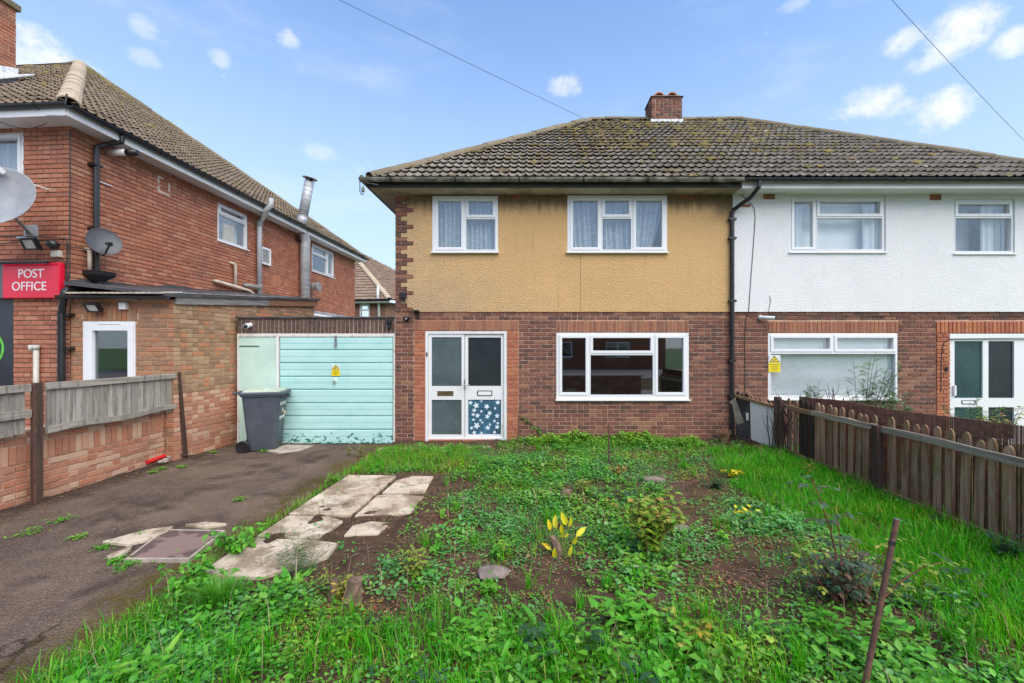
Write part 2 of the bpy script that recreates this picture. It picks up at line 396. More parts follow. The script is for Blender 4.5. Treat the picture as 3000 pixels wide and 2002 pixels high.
def gutter_old(g):
    p = g.pos(); c = g.mix(g.sm(g.noise(5, g.stretch(p, (1, 1, 2)), 6, .75), .40, .62), (.10, .095, .075), (.33, .315, .26))
    c = g.mix(g.sm(g.noise(11, p, 5, .8), .58, .70), c, (.09, .085, .03))
    return bsdf(g, c, .9, g.bump(g.noise(40, p, 4), .5, .006))
M['gutter_old'] = material('gutter_old', gutter_old)
def teal(g):
    p = g.pos(); s = g.sep(p)
    c = g.mix(g.sm(g.noise(1.5, g.stretch(p, (1, 1, 2.2)), 5, .6), .35, .7), (.49, .755, .715), (.40, .69, .645))
    c = g.mix(g.m('MULTIPLY', g.sm(g.noise(4, g.stretch(p, (6, 6, .5)), 4, .7), .55, .8), .35), c, (.20, .46, .40))
    lowf = g.sm(s['Z'], .38, .02)
    f = g.m('ADD', g.noise(9, g.stretch(p, (1, 1, 1.8)), 6, .7), g.m('MULTIPLY', lowf, .15))
    c = g.mix(g.sm(f, .68, .695), c, (.015, .15, .125))
    c = g.mix(g.m('MULTIPLY', g.sm(f, .745, .76), .6), c, (.05, .045, .04))
    r = g.noise(3.2, g.stretch(p, (4, 4, .7)), 5, .8); c = g.mix(g.m('MULTIPLY', g.sm(r, .66, .73), .6), c, (.40, .28, .09))
    return bsdf(g, c, .5, g.bump(f, .2, .004))
M['teal'] = material('teal', teal)
simple('teal_plain', (.52, .71, .62), .5, var=.1, scale=1.5)
simple('teal_dark', (.012, .10, .09), .7)
def bin_mat(g):
    p = g.pos(); c = g.mix(g.sm(g.noise(4, p, 6, .75), .35, .75), (.052, .062, .078), (.085, .10, .12))
    return bsdf(g, c, .5, g.bump(g.noise(160, p, 3), .25, .002))
M['bin_grey'] = material('bin_grey', bin_mat)
simple('bin_lid', (.40, .47, .37), .6, var=.25, scale=7)
def wood(name, a, b, moss=0.0, pale=0.0, axis=2):
    def fn(g):
        p = g.pos(); r = g.rnd(); sc = [26, 26, 26]; sc[axis] = 1.2
        q = g.n('ShaderNodeVectorMath', operation='ADD'); g.put(q.inputs[0], p)
        cx = g.n('ShaderNodeCombineXYZ', {0: g.m('MULTIPLY', r, 9), 1: g.m('MULTIPLY', r, 5), 2: g.m('MULTIPLY', r, 13)}); g.L.new(cx.outputs[0], q.inputs[1])
        gr = g.noise(1.0, g.stretch(q.outputs[0], tuple(sc)), 6, .65)
        c = g.mix(g.sm(gr, .3, .7), a, b); c = g.mix(g.m('MULTIPLY', r, .45), c, tuple(x*.6 for x in a))
        n1 = g.noise(4.0, g.stretch(q.outputs[0], (3, 3, .7)), 5, .7)
        if pale: c = g.mix(g.m('MULTIPLY', g.sm(n1, .50, .66), pale), c, (.44, .36, .26))
        if moss: 
            n2 = g.noise(3.4, g.stretch(q.outputs[0], (2, 2, .8)), 5, .7); c = g.mix(g.m('MULTIPLY', g.sm(n2, .52, .68), moss), c, (.12, .145, .03))
        if name.startswith('wood_grey'): c = g.mix(g.m('MULTIPLY', g.sm(g.noise(2.6, g.stretch(q.outputs[0], (6, 6, 1.0)), 6, .72), .50, .68), .7), c, (.075, .07, .065))
        kn = g.noise(7, q.outputs[0], 3); c = g.mix(g.m('MULTIPLY', g.sm(kn, .70, .76), .6), c, tuple(x*.35 for x in a))
        return bsdf(g, c, .85, g.bump(gr, .5, .006), spec=.2)
    M[name] = material(name, fn)
wood('wood_grey', (.26, .235, .205), (.47, .435, .385), pale=.3)
wood('wood_grey_rail', (.25, .225, .19), (.46, .425, .37), moss=.1, axis=1)
wood('wood_picket', (.20, .105, .062), (.48, .31, .195), moss=.6, pale=.38)
wood('wood_picket_dark', (.035, .027, .023), (.065, .05, .042), moss=.1)
wood('wood_rail', (.24, .20, .155), (.46, .40, .32), moss=.25, axis=1)
wood('wood_rail_brown', (.18, .105, .06), (.32, .20, .12), axis=1)
wood('fascia_wood', (.17, .165, .165), (.30, .29, .28), axis=1)
wood('fascia_wood_new', (.24, .13, .075), (.36, .20, .12), axis=1)
wood('post_dark', (.06, .038, .032), (.12, .076, .06))
def painted_board(g):
    p = g.pos(); s = g.sep(p)
    c = g.mix(g.m('MULTIPLY', g.sm(g.noise(3, g.stretch(p, (3, 3, 1)), 6, .75), .52, .75), .6), (.62, .61, .57), (.42, .36, .28))
    c = g.mix(g.sm(g.m('ADD', g.noise(13, g.stretch(p, (3, 3, .5)), 6, .8), g.m('MULTIPLY', g.sm(s['Z'], .40, .05), .10)), .66, .72), c, (.12, .06, .025))
    return bsdf(g, c, .6)
M['painted_board'] = material('painted_board', painted_board)
simple('board_dark', (.055, .048, .043), .8, var=.4)
simple('sheet_rusty', (.38, .33, .26), .6, var=.4, scale=5)
def rust(g):
    p = g.pos(); c = g.mix(g.sm(g.noise(25, p, 5, .7), .35, .7), (.075, .036, .028), (.15, .072, .048))
    return bsdf(g, c, .85, g.bump(g.noise(120, p, 3), .4, .003))
M['rust'] = material('rust', rust)
simple('reed', (.20, .085, .056), .85, var=.3, scale=9)
simple('wire', (.03, .03, .03), .6)
simple('insulator', (.16, .20, .14), .4, var=.3)
# ground
def asphalt(g):
    p = g.pos(); s = g.sep(p)
    c = g.mix(g.sm(g.noise(.9, p, 5, .6), .3, .7), (.19, .130, .094), (.105, .075, .058))
    v = g.n('ShaderNodeTexVoronoi', {'Scale': 95, 'Vector': p}); c = g.mix(g.m('MULTIPLY', g.sm(g.noise(75, p, 3, .7), .52, .66), .6), c, (.33, .28, .25))
    c = g.mix(g.m('MULTIPLY', g.sm(g.noise(62, g.stretch(p, (1, 1, 1)), 3, .7), .54, .66), .6), c, (.025, .021, .02))
    c = g.mix(g.m('MULTIPLY', g.sm(g.m('ABSOLUTE', g.m('SUBTRACT', g.noise(.55, p, 5, .5), .5)), .006, .0), g.m('MULTIPLY', g.sm(g.noise(.7, p, 3), .5, .6), .8)), c, (.015, .013, .012))
    n1 = g.noise(1.5, p, 6, .7); c = g.mix(g.m('MULTIPLY', g.sm(n1, .46, .66), .72), c, (.045, .034, .028))
    c = g.mix(g.m('MULTIPLY', g.sm(g.noise(3.1, p, 6, .7), .52, .66), .55), c, (.23, .17, .13))
    e = g.m('ADD', s['X'], g.m('MULTIPLY', g.noise(2.2, p, 5, .7), .9))
    c = g.mix(g.m('MULTIPLY', g.m('MULTIPLY', g.sm(e, -2.75, -2.30), g.sm(g.noise(14, p, 5, .75), .36, .56)), .9), c, (.10, .075, .014))
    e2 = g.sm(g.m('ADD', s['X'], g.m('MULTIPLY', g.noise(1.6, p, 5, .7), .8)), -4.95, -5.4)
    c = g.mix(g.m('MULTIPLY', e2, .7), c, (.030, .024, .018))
    h = g.m('ADD', g.n('ShaderNodeTexVoronoi', {'Scale': 75, 'Vector': p}).outputs['Distance'], g.noise(40, p, 4, .7))
    return bsdf(g, c, .92, g.bump(h, .9, .016), spec=.12)
M['asphalt'] = material('asphalt', asphalt)
def soil(g):
    p = g.pos(); c = g.mix(g.sm(g.noise(5, p, 6, .7), .3, .7), (.060, .034, .022), (.135, .080, .050))
    c = g.mix(g.sm(g.noise(70, p, 3, .7), .60, .68), c, (.17, .115, .08))
    h = g.m('ADD', g.noise(30, p, 6, .75), g.m('MULTIPLY', g.noise(110, p, 3), .4))
    return bsdf(g, c, .95, g.bump(h, 1.0, .03), spec=.2)
M['soil'] = material('soil', soil)
def slab(g):
    p = g.pos(); c = g.mix(g.sm(g.noise(3, p, 6, .7), .3, .7), (.46, .36, .26), (.56, .48, .38))
    c = g.mix(g.m('MULTIPLY', g.sm(g.noise(2.1, p, 5, .65), .48, .64), .75), c, (.64, .555, .44))
    c = g.mix(g.m('MULTIPLY', g.sm(g.noise(2.7, p, 6, .75), .44, .60), .85), c, (.21, .15, .10))
    c = g.mix(g.m('MULTIPLY', g.sm(g.noise(60, p, 3), .60, .68), .6), c, (.2, .15, .11))
    return bsdf(g, c, .9, g.bump(g.noise(50, p, 5, .7), .5, .006), spec=.2)
M['slab'] = material('slab', slab)
simple('concrete', (.36, .31, .25), .92, var=.3, scale=5, bump=.5)
def cover(g):
    p = g.pos(); c = g.mix(g.sm(g.noise(2.4, p, 4, .6), .47, .53), (.22, .145, .125), (.105, .068, .06))
    return bsdf(g, c, .55, g.bump(g.n('ShaderNodeTexChecker', {'Scale': 55, 'Vector': p}).outputs['Fac'], .2, .004))
M['cover'] = material('cover', cover)
simple('paving', (.22, .20, .185), .9, var=.2, scale=2, bump=.3)
simple('grass_flat', (.06, .12, .025), .95, var=.4, scale=2, bump=.6)
simple('stone_red', (.16, .085, .06), .9, var=.25, scale=12, bump=.5)
simple('stone_grey', (.20, .155, .135), .9, var=.25, scale=12, bump=.5)
simple('stump', (.17, .115, .075), .95, var=.4, scale=14, bump=.8)
simple('stem_brown', (.12, .06, .035), .85, var=.3)
simple('stem_red', (.17, .05, .035), .8, var=.3)
simple('stem_green', (.14, .20, .04), .8, var=.3)
simple('stem_tan', (.34, .20, .10), .8, var=.3)
simple('twig_dark', (.06, .04, .033), .9, var=.3)
def leaf_mat(name, cols, rough=.40, trans=.22, spec=.38):
    def fn(g):
        r = g.rnd(); n = len(cols); c = g.ramp(r, [(i/max(1, n-1), cols[i]) for i in range(n)])
        p = g.pos(); c = g.mix(g.m('MULTIPLY', g.sm(g.noise(2.3, p, 4), .45, .7), .35), c, tuple(x*.55 for x in cols[0]))
        c = g.mix(g.m('MULTIPLY', g.sm(g.noise(1.3, g.stretch(p, (1, 1, .2)), 4, .6), .50, .66), .75), c, g.mix(1.0, c, (1.85, 1.10, .8), 'MULTIPLY'))
        b = g.n('ShaderNodeBsdfPrincipled', {'Base Color': c, 'Roughness': rough, 'Specular IOR Level': spec}); t = g.n('ShaderNodeBsdfTranslucent', {'Color': c})
        mx = g.n('ShaderNodeMixShader', {0: trans}); g.L.new(b.outputs[0], mx.inputs[1]); g.L.new(t.outputs[0], mx.inputs[2]); return mx.outputs[0]
    M[name] = material(name, fn)
leaf_mat('leaf_clover', [(.045, .20, .035), (.075, .29, .045), (.15, .40, .11), (.06, .25, .05), (.22, .46, .16)])
leaf_mat('leaf_mid', [(.045, .22, .012), (.075, .32, .015), (.13, .42, .03), (.055, .26, .02), (.19, .45, .04)])
leaf_mat('leaf_bright', [(.10, .28, .022), (.15, .37, .03), (.21, .45, .05), (.11, .30, .035)])
leaf_mat('leaf_dark', [(.018, .065, .025), (.03, .095, .035), (.045, .125, .05), (.02, .07, .03)])
leaf_mat('grass', [(.018, .23, .002), (.032, .32, .003), (.055, .42, .004), (.10, .48, .008), (.026, .28, .003), (.17, .50, .02), (.05, .38, .004), (.42, .46, .10)], trans=.35, spec=.18)
leaf_mat('grass_pale', [(.08, .25, .01), (.13, .32, .015), (.18, .37, .03), (.30, .36, .08)], spec=.2)
leaf_mat('leaf_yellow', [(.62, .55, .012), (.76, .71, .03), (.58, .62, .03)], trans=.35)
leaf_mat('leaf_lime', [(.18, .28, .025), (.26, .34, .04), (.11, .23, .025), (.40, .36, .07)])
leaf_mat('leaf_orange', [(.42, .17, .05), (.52, .26, .06), (.40, .30, .07), (.30, .09, .04)])
leaf_mat('leaf_rose', [(.04, .085, .045), (.06, .10, .055), (.05, .12, .06), (.13, .06, .04), (.08, .14, .085)])
leaf_mat('leaf_feather', [(.09, .20, .09), (.13, .26, .11), (.19, .32, .16)])
leaf_mat('leaf_fennel', [(.05, .15, .05), (.07, .19, .06)])
leaf_mat('leaf_dead', [(.16, .075, .04), (.24, .125, .065), (.10, .05, .032), (.34, .21, .12), (.30, .10, .05)], trans=.1)
leaf_mat('twig', [(.20, .13, .08), (.32, .23, .14), (.13, .08, .055), (.42, .33, .22)], trans=0.0)
# ---------------------------------------------------------------- wall, brick, tile and window builders
def shell(fr, u0, u1, v0, v1, holes, w0, w1, mb=None):
    mb = mb or MB(fr); mb.fr = fr
    us = sorted({u0, u1, *[min(max(h[i], u0), u1) for h in holes for i in (0, 1)]}); vs = sorted({v0, v1, *[min(max(h[i], v0), v1) for h in holes for i in (2, 3)]})
    full = {}
    for i in range(len(us)-1):
        for j in range(len(vs)-1):
            cu, cv = (us[i]+us[i+1])/2, (vs[j]+vs[j+1])/2
            full[i, j] = not any(h[0] < cu < h[1] and h[2] < cv < h[3] for h in holes)
    p = fr.p
    for (i, j), k in full.items():
        if not k: continue
        a, b, c, d = us[i], us[i+1], vs[j], vs[j+1]
        mb.quad(p(a, c, w1), p(b, c, w1), p(b, d, w1), p(a, d, w1)); mb.quad(p(a, c, w0), p(a, d, w0), p(b, d, w0), p(b, c, w0))
        if not full.get((i-1, j)): mb.quad(p(a, c, w0), p(a, c, w1), p(a, d, w1), p(a, d, w0))
        if not full.get((i+1, j)): mb.quad(p(b, c, w0), p(b, d, w0), p(b, d, w1), p(b, c, w1))
        if not full.get((i, j-1)): mb.quad(p(a, c, w0), p(b, c, w0), p(b, c, w1), p(a, c, w1))
        if not full.get((i, j+1)): mb.quad(p(a, d, w0), p(a, d, w1), p(b, d, w1), p(b, d, w0))
    return mb
def lay(u0, u1, v0, v1, holes=(), bl=.225, bh=.075, phase=0.0, headers=.12, row0=0):
    out = []; nrow = int(round((v1-v0)/bh)); bh2 = (v1-v0)/max(1, nrow)
    for r in range(nrow):
        vc = v0+(r+.5)*bh2; iv = [(u0, u1)]
        for h in holes:
            if h[2] < vc < h[3]:
                nx = []
                for a, b in iv:
                    if h[1] <= a or h[0] >= b: nx.append((a, b)); continue
                    if h[0] > a: nx.append((a, h[0]))
                    if h[1] < b: nx.append((h[1], b))
                iv = nx
        off = phase+((r+row0) % 2)*bl/2
        for a, b in iv:
            k = math.floor((a-off)/bl)
            while off+k*bl < b-1e-6:
                x0, x1 = max(a, off+k*bl), min(b, off+(k+1)*bl); k += 1
                if x1-x0 < .03: continue
                if headers and x1-x0 > .2 and random.random() < headers:
                    m = (x0+x1)/2; out += [((x0+m)/2, vc, m-x0, bh2), ((m+x1)/2, vc, x1-m, bh2)]
                else: out.append(((x0+x1)/2, vc, x1-x0, bh2))
    return out
def soldiers(u0, u1, v0, v1, bw=.075):
    n = max(1, round((u1-u0)/bw)); b = (u1-u0)/n
    return [(u0+(i+.5)*b, (v0+v1)/2, b, v1-v0) for i in range(n)]
_i = .03
_BV = [(-.5, -.5, 0), (.5, -.5, 0), (.5, .5, 0), (-.5, .5, 0), (-.5, -.5, .7), (.5, -.5, .7), (.5, .5, .7), (-.5, .5, .7),
       (-.5+_i*.6, -.5+_i*2, 1), (.5-_i*.6, -.5+_i*2, 1), (.5-_i*.6, .5-_i*2, 1), (-.5+_i*.6, .5-_i*2, 1)]
_BF = [(0, 1, 5, 4), (1, 2, 6, 5), (2, 3, 7, 6), (3, 0, 4, 7), (4, 5, 9, 8), (5, 6, 10, 9), (6, 7, 11, 10), (7, 4, 8, 11), (8, 9, 10, 11)]
_bm = {}
COUNT = {}
CAMV = Vector((0, 0, CAMZ))
def bricks(thing_o, wall, fr, items, mat, w0=-.012, w1=0.0, joint=.0135, limit=300, name='brick', single=True, jit=.004, restname='brickwork'):
    if mat not in _bm:
        me = bpy.data.meshes.new('brick_'+mat); me.from_pydata(_BV, [], _BF); me.materials.append(M[mat]); _bm[mat] = me
    used = COUNT.get(thing_o.name, 0); room = max(0, limit-used) if single else 0
    order = sorted(range(len(items)), key=lambda i: (fr.p(items[i][0], items[i][1])-CAMV).length) if room else list(range(len(items)))
    rot = Matrix((fr.U, fr.V, fr.W)).transposed(); pl = ORI[wall.name]; mb_v = []; mb_f = []
    for k, i in enumerate(order):
        u, v, L, H = items[i]; w = w1+random.uniform(-jit, jit)
        sc = (L-joint, H-joint, w-w0); c = fr.p(u, v, w0)
        if k < room:
            o = bpy.data.objects.new(name, _bm[mat]); COL.objects.link(o); o.parent = wall; o.location = c-pl
            o.rotation_euler = (rot @ Matrix.Rotation(random.gauss(0, .004), 3, 'Z')).to_euler(); o.scale = sc; COUNT[thing_o.name] = COUNT.get(thing_o.name, 0)+1
        else:
            b = len(mb_v); mb_v += [c+fr.U*(q[0]*sc[0])+fr.V*(q[1]*sc[1])+fr.W*(q[2]*sc[2])-pl for q in _BV]; mb_f += [tuple(b+j for j in f) for f in _BF]
    if mb_v:
        me = bpy.data.meshes.new(restname); me.from_pydata(mb_v, [], mb_f)
        o = obj(restname, me, mat, wall, pl); o['kind'] = 'stuff'
# ---- roof tiles
TU = np.array([0, .04, .075, .11, .15, .19, .225, .26, .298]); TH = np.array([0, .004, .030, .004, 0, .004, .030, .004, 0])
def tile_verts(u0, s0, nose=.046, length=.36):
    n = len(TU); v = []
    for s, base in ((0.0, nose), (length, 0.0)):
        for k in range(n): v.append((u0+TU[k], s0+s, base+TH[k]))
    for k in range(n): v.append((u0+TU[k], s0+.004, TH[k]+nose-.015))
    return v
_n = len(TU)
TF = [(k, k+1, _n+k+1, _n+k) for k in range(_n-1)]+[(2*_n+k, 2*_n+k+1, k+1, k) for k in range(_n-1)]
_tm = {}
def roof_face(thing_o, roof, pts, mat, limit, gauge=.30, keep=True, single=True, restname='tiling'):
    """pts: eave left, eave right (seen from outside), then the upper points from right to left."""
    P = [Vector(p) for p in pts]; U = (P[1]-P[0]).normalized(); N = U.cross(P[2]-P[1]).normalized(); S = N.cross(U)
    q = [((p-P[0]).dot(U), (p-P[0]).dot(S)) for p in P]; smax = max(b for a, b in q)
    def rng(s):
        s = min(max(s, 0), smax-1e-4); lo, hi = 1e9, -1e9
        for i in range(len(q)):
            (a0, b0), (a1, b1) = q[i], q[(i+1) % len(q)]
            if min(b0, b1)-1e-6 <= s <= max(b0, b1)+1e-6:
                if abs(b1-b0) < 1e-6: lo, hi = min(lo, a0, a1), max(hi, a0, a1)
                else:
                    x = a0+(a1-a0)*(s-b0)/(b1-b0); lo, hi = min(lo, x), max(hi, x)
        return lo, hi
    if mat not in _tm:
        me = bpy.data.meshes.new('tile_'+mat); me.from_pydata(tile_verts(0, 0, length=gauge+.06), [], TF); me.materials.append(M[mat]); _tm[mat] = me
    rot = Matrix((U, S, N)).transposed(); pl = ORI[roof.name]; items = []
    r = 0
    while r*gauge < smax:
        s0 = r*gauge; lo, hi = rng(s0); lo2, hi2 = rng(min(s0+gauge+.06, smax)); lo, hi = min(lo, lo2), max(hi, hi2)
        for k in range(math.floor(lo/.3), math.ceil(hi/.3)): items.append((k*.3, s0))
        r += 1
    items.sort(key=lambda t: (P[0]+U*(t[0]+.15)+S*t[1]-CAMV).length)
    room = max(0, limit-COUNT.get(thing_o.name+'t', 0)) if single else 0
    bv = []; bf = []; made = 0
    for (u, s) in items:
        raw = tile_verts(u, s, length=gauge+.06); cut = False; vv = []
        for a, b, c in raw:
            b2 = min(b, smax); lo, hi = rng(b2); a2 = min(max(a, lo), hi)
            if abs(a2-a)+abs(b2-b) > 1e-5: cut = True
            vv.append((a2, b2, c))
        if max(x[0] for x in vv)-min(x[0] for x in vv) < .02: continue
        if made < room:
            made += 1; dz = random.uniform(-.004, .006)
            if not cut:
                o = bpy.data.objects.new('roof_tile', _tm[mat]); COL.objects.link(o); o.parent = roof
                o.location = P[0]+U*u+S*(s+random.uniform(-.006, .006))+N*dz-pl; o.rotation_euler = (rot @ Matrix.Rotation(random.gauss(0, .006), 3, 'Z') @ Matrix.Rotation(random.gauss(0, .012), 3, 'Y')).to_euler()
            else:
                me = bpy.data.meshes.new('roof_tile'); me.from_pydata([P[0]+U*a+S*b+N*(c+dz)-pl for a, b, c in vv], [], TF); obj('roof_tile', me, mat, roof, pl)
        else:
            b0 = len(bv); dz = random.uniform(-.005, .008); ds = random.uniform(-.008, .008); bv += [P[0]+U*a+S*(b+ds)+N*(c+dz)-pl for a, b, c in vv]; bf += [tuple(b0+j for j in f) for f in TF]
    COUNT[thing_o.name+'t'] = COUNT.get(thing_o.name+'t', 0)+made
    if bv:
        me = bpy.data.meshes.new(restname); me.from_pydata(bv, [], bf); o = obj(restname, me, mat, roof, pl); o['kind'] = 'stuff'
    return P[0], U, S, N, rng, smax
def ridge_run(roof, a, b, mat, r=.13, L=.42, lift=.02, up=(0, 0, 1)):
    a, b = Vector(a), Vector(b); d = (b-a); n = max(1, round(d.length/L)); d = d/n; dn = d.normalized(); up = Vector(up); side = dn.cross(up).normalized(); up = side.cross(dn)
    for i in range(n):
        mb = MB(); rr = r*random.uniform(.96, 1.05); j = up*random.uniform(-.008, .010)
        prof = [(rr*math.cos(t)*1.05, rr*math.sin(t)*.85) for t in [math.pi*k/8 for k in range(9)]]
        prof += [(x*.86, y*.84) for x, y in prof[::-1]]
        mb.extrude(prof, a+d*i+up*(lift-.05)+j, a+d*(i+1)*1.0-dn*.008+up*(lift-.05)+j, side, up)
        mb.build('ridge_tile', mat, roof, smooth=False)
# ---- windows
def window(th, fr, u0, u1, v0, v1, cells, wf=-.02, name='window', bar=.05, sash=.045, glass='glass', mat='upvc', sill=.03, d=.07, frame_holes=None, label=None):
    holes = []
    for c in cells:
        s = (sash if c[4] else 0)+.012; holes.append((c[0]+s, c[1]-s, c[2]+s, c[3]-s))
    root = shell(fr, u0, u1, v0, v1, holes, wf-d, wf, MB(fr)).build(name, mat, th, fr.p((u0+u1)/2, v0, wf))
    if label: root['label'] = label
    for c, h in zip(cells, holes):
        if c[4]:
            g = .012
            shell(fr, c[0]+.006, c[1]-.006, c[2]+.006, c[3]-.006, [(h[0]-.004, h[1]+.004, h[2]-.004, h[3]+.004)], wf-.01, wf+.016, MB(fr)).build('sash', mat, root, bevel=.004)
        else:
            shell(fr, h[0]-.016, h[1]+.016, h[2]-.016, h[3]+.016, [(h[0]-.002, h[1]+.002, h[2]-.002, h[3]+.002)], wf-.01, wf+.007, MB(fr)).build('glazing_bead', mat, root, bevel=.003)
        gm = c[5] if len(c) > 5 else glass
        MB(fr).box(h[0]-.006, h[1]+.006, h[2]-.006, h[3]+.006, wf-.042, wf-.030).build('pane', gm, root)
    if sill: MB(fr).box(u0-.02, u1+.02, v0-.022, v0+.004, wf-.02, wf+.06).build('sill', mat, root, bevel=.004)
    return root
def curtain(fr, u0, u1, v0, v1, w, mat, label, name='curtain', waves=9, amp=.045, cat='curtain', group=None, taper=None):
    mb = MB(); nu = max(8, int(waves*6)); nv = 6 if taper else 2; vs = []
    ph = random.random()*6
    for j in range(nv):
        t = j/(nv-1)
        a, b = (u0, u1) if not taper else (u0+taper[0]*(1-t)**1.3, u1+taper[1]*(1-t)**1.3)
        for i in range(nu+1):
            s = i/nu; vs.append(fr.p(a+(b-a)*s, v0+(v1-v0)*t, w+amp*math.sin(s*waves*2*math.pi+ph)+amp*.4*math.sin(s*waves*3.3+ph)))
    fs = [(j*(nu+1)+i, j*(nu+1)+i+1, (j+1)*(nu+1)+i+1, (j+1)*(nu+1)+i) for j in range(nv-1) for i in range(nu)]
    o = mb.add(vs, fs).build(name, mat, None, smooth=True); return put_props(o, label, cat, group)
def gutter(name, th, p0, p1, out, mat, r=.055, brackets=None, bmat=None):
    p0, p1, out = Vector(p0), Vector(p1), Vector(out); up = Vector((0, 0, 1)); mb = MB()
    prof = [(r*math.cos(t), r*math.sin(t)) for t in [math.pi+math.pi*k/8 for k in range(9)]]; prof += [(x*.86, y*.86) for x, y in prof[::-1]]
    mb.extrude(prof, p0, p1, out, up); g = mb.build(name, mat, th)
    if brackets:
        d = p1-p0; n = int(d.length/brackets)
        for i in range(n):
            c = p0+d*((i+.5)/n); t = d.normalized()
            prof2 = [(x*1.12, y*1.12) for x, y in [(r*math.cos(a), r*math.sin(a)) for a in [math.pi+math.pi*k/6 for k in range(7)]]]+[(-r*1.05, r*.1), (-r*1.5, -r*1.5)]
            MB().extrude([(r*math.cos(a)*1.14, r*math.sin(a)*1.14) for a in [math.pi+math.pi*k/6 for k in range(7)]]+[(r*.9*math.cos(a), r*.9*math.sin(a)) for a in [math.pi*2-math.pi*k/6 for k in range(7)]], c-t*.015, c+t*.015, out, up).build('gutter_bracket', bmat or mat, g)
    return g

# ================================================================ the pair of houses
YF = 8.0
FH = Frame((0, YF, 0), (1, 0, 0), (0, 0, 1), (0, -1, 0))
X0, XP = FX(907), FX(1680); X1 = 2*XP-X0; ZB = FZ(716); ZS = 4.58; YB = 16.1; YR = 12.05; ZE, ZR = 4.71, 8.05; OV = .35; YE = 7.58; HL = 2.12
def px(x0, x1, y0, y1): return (FX(x0), FX(x1), FZ(y1), FZ(y0))
# --- the ochre house
house = thing('ochre_house', ((X0+XP)/2, 12, 0), 'semi-detached house with ochre roughcast upper storey over brown brick', 'house')
wins = [px(993, 1143, 451, 580), px(1302, 1530, 450, 580), px(1277, 1581, 764, 917)]; door = (FX(976), FX(1163), FZ(1006), FZ(760))
doorhole = (door[0], door[1], -.2, door[3])
mb = shell(FH, X0, XP, -.3, ZB, [wins[2], doorhole], -.28, -.012)
shell(FH, X0+.012, XP, ZB, 4.75, wins[:2], -.28, -.0, mb)
mb.box(X0, X0+.27, -.3, 4.75, -8.1, -.28); mb.box(XP-.12, XP, -.3, 4.75, -8.1, -.28); mb.box(X0+.27, XP-.12, -.3, 4.75, -8.1, -7.85); mb.box(X0+.27, XP-.12, 2.42, 2.6, -7.85, -.28); mb.box(X0+.27, XP-.12, -.3, -.02, -7.85, -.28)
mb.box(X0+.27, XP-.12, ZS-.02, ZS, -7.85, -.28)
wall = mb.build('wall', 'mortar', house, (X0, YF, 0))
# inner partition: rooms behind the glass
MB(FH).box(X0+.27, XP-.12, 0, 4.5, -3.6, -3.5).build('partition', 'interior', house)
QPAT = [(.0, .225), (.0, .112), (.0, .225), (.0, .34)]
nq = int((ZS-ZB)/.0765); steps = []
for i in range(nq):
    steps.append((ZB+i*.0765, ZB+(i+1)*.0765, QPAT[(nq-1-i) % 4][1]))
# render panel, stepped round the quoin bricks
mb = MB(FH); shell(FH, X0+.34, XP-.002, ZB, ZS+.02, wins[:2], .0005, .016, mb)
for z0, z1, wq in steps:
    if wq < .34: mb.box(X0+wq, X0+.3405, z0, z1+.0002, .0005, .016)
mb.build('render_panel', 'orange_render', house)
qi = []; 
for z0, z1, wq in steps:
    zc = (z0+z1)/2
    qi += [(X0+wq/2, zc, wq, .0765)] if wq < .3 else [(X0+.056, zc, .112, .0765), (X0+.227, zc, .226, .0765)]
bricks(house, wall, FH, qi, 'brick_brown', 0.0, .020)
sold1 = soldiers(FX(950), FX(1190), FZ(760)+.0, FZ(735)); sold2 = soldiers(wins[2][0], wins[2][1], wins[2][3], FZ(736))
bricks(house, wall, FH, sold1, 'brick_lintel', w1=.004); bricks(house, wall, FH, sold2, 'brick_lintel')
pierL = (FX(950), door[0], -.08, FZ(760)); pierR = (door[1], FX(1190), -.08, FZ(760))
for p_ in (pierL, pierR): bricks(house, wall, FH, lay(p_[0], p_[1], p_[2], p_[3], phase=p_[0], headers=0, bl=.24), 'brick_red', w1=.004)
bh = [wins[2], (pierL[0], pierR[1], -.3, FZ(735)), (wins[2][0], wins[2][1], wins[2][3], FZ(736)), doorhole]
bricks(house, wall, FH, lay(X0, XP, ZB-.075*33, ZB, bh, phase=X0), 'brick_brown')
# windows
def cells_px(*cs): return [(FX(c[0]), FX(c[1]), FZ(c[3]), FZ(c[2]), c[4]) for c in cs]
window(house, FH, *wins[0], cells_px((999, 1066, 456, 575, 1), (1069, 1138, 456, 501, 1), (1069, 1138, 503, 575, 0)), wf=.022)
window(house, FH, *wins[1], cells_px((1308, 1378, 455, 575, 1), (1381, 1449, 455, 500, 1), (1381, 1449, 502, 575, 0), (1452, 1525, 455, 575, 1)), wf=.022)
window(house, FH, *wins[2], cells_px((1283, 1351, 769, 908, 1), (1354, 1500, 769, 812, 1), (1354, 1500, 814, 908, 0), (1503, 1575, 769, 908, 1)), wf=-.005, glass='glass_dim')
g1 = 'net curtains upstairs in the ochre house'
curtain(FH, FX(996), FX(1141), FZ(577), FZ(454), -.16, 'lace', 'patterned white net curtain in the narrower upstairs window over the front door', 'net_curtain', 14, group=g1)
curtain(FH, FX(1306), FX(1470), FZ(577), FZ(454), -.17, 'lace', 'patterned white net curtain filling left panes of the three-part upstairs window', 'net_curtain', 13, group=g1, taper=(.06, 0))
curtain(FH, FX(1462), FX(1528), FZ(577), FZ(454), -.19, 'lace', 'patterned white net curtain drawn aside in the right pane of the three-part window', 'net_curtain', 5, group=g1, taper=(0, -.24))
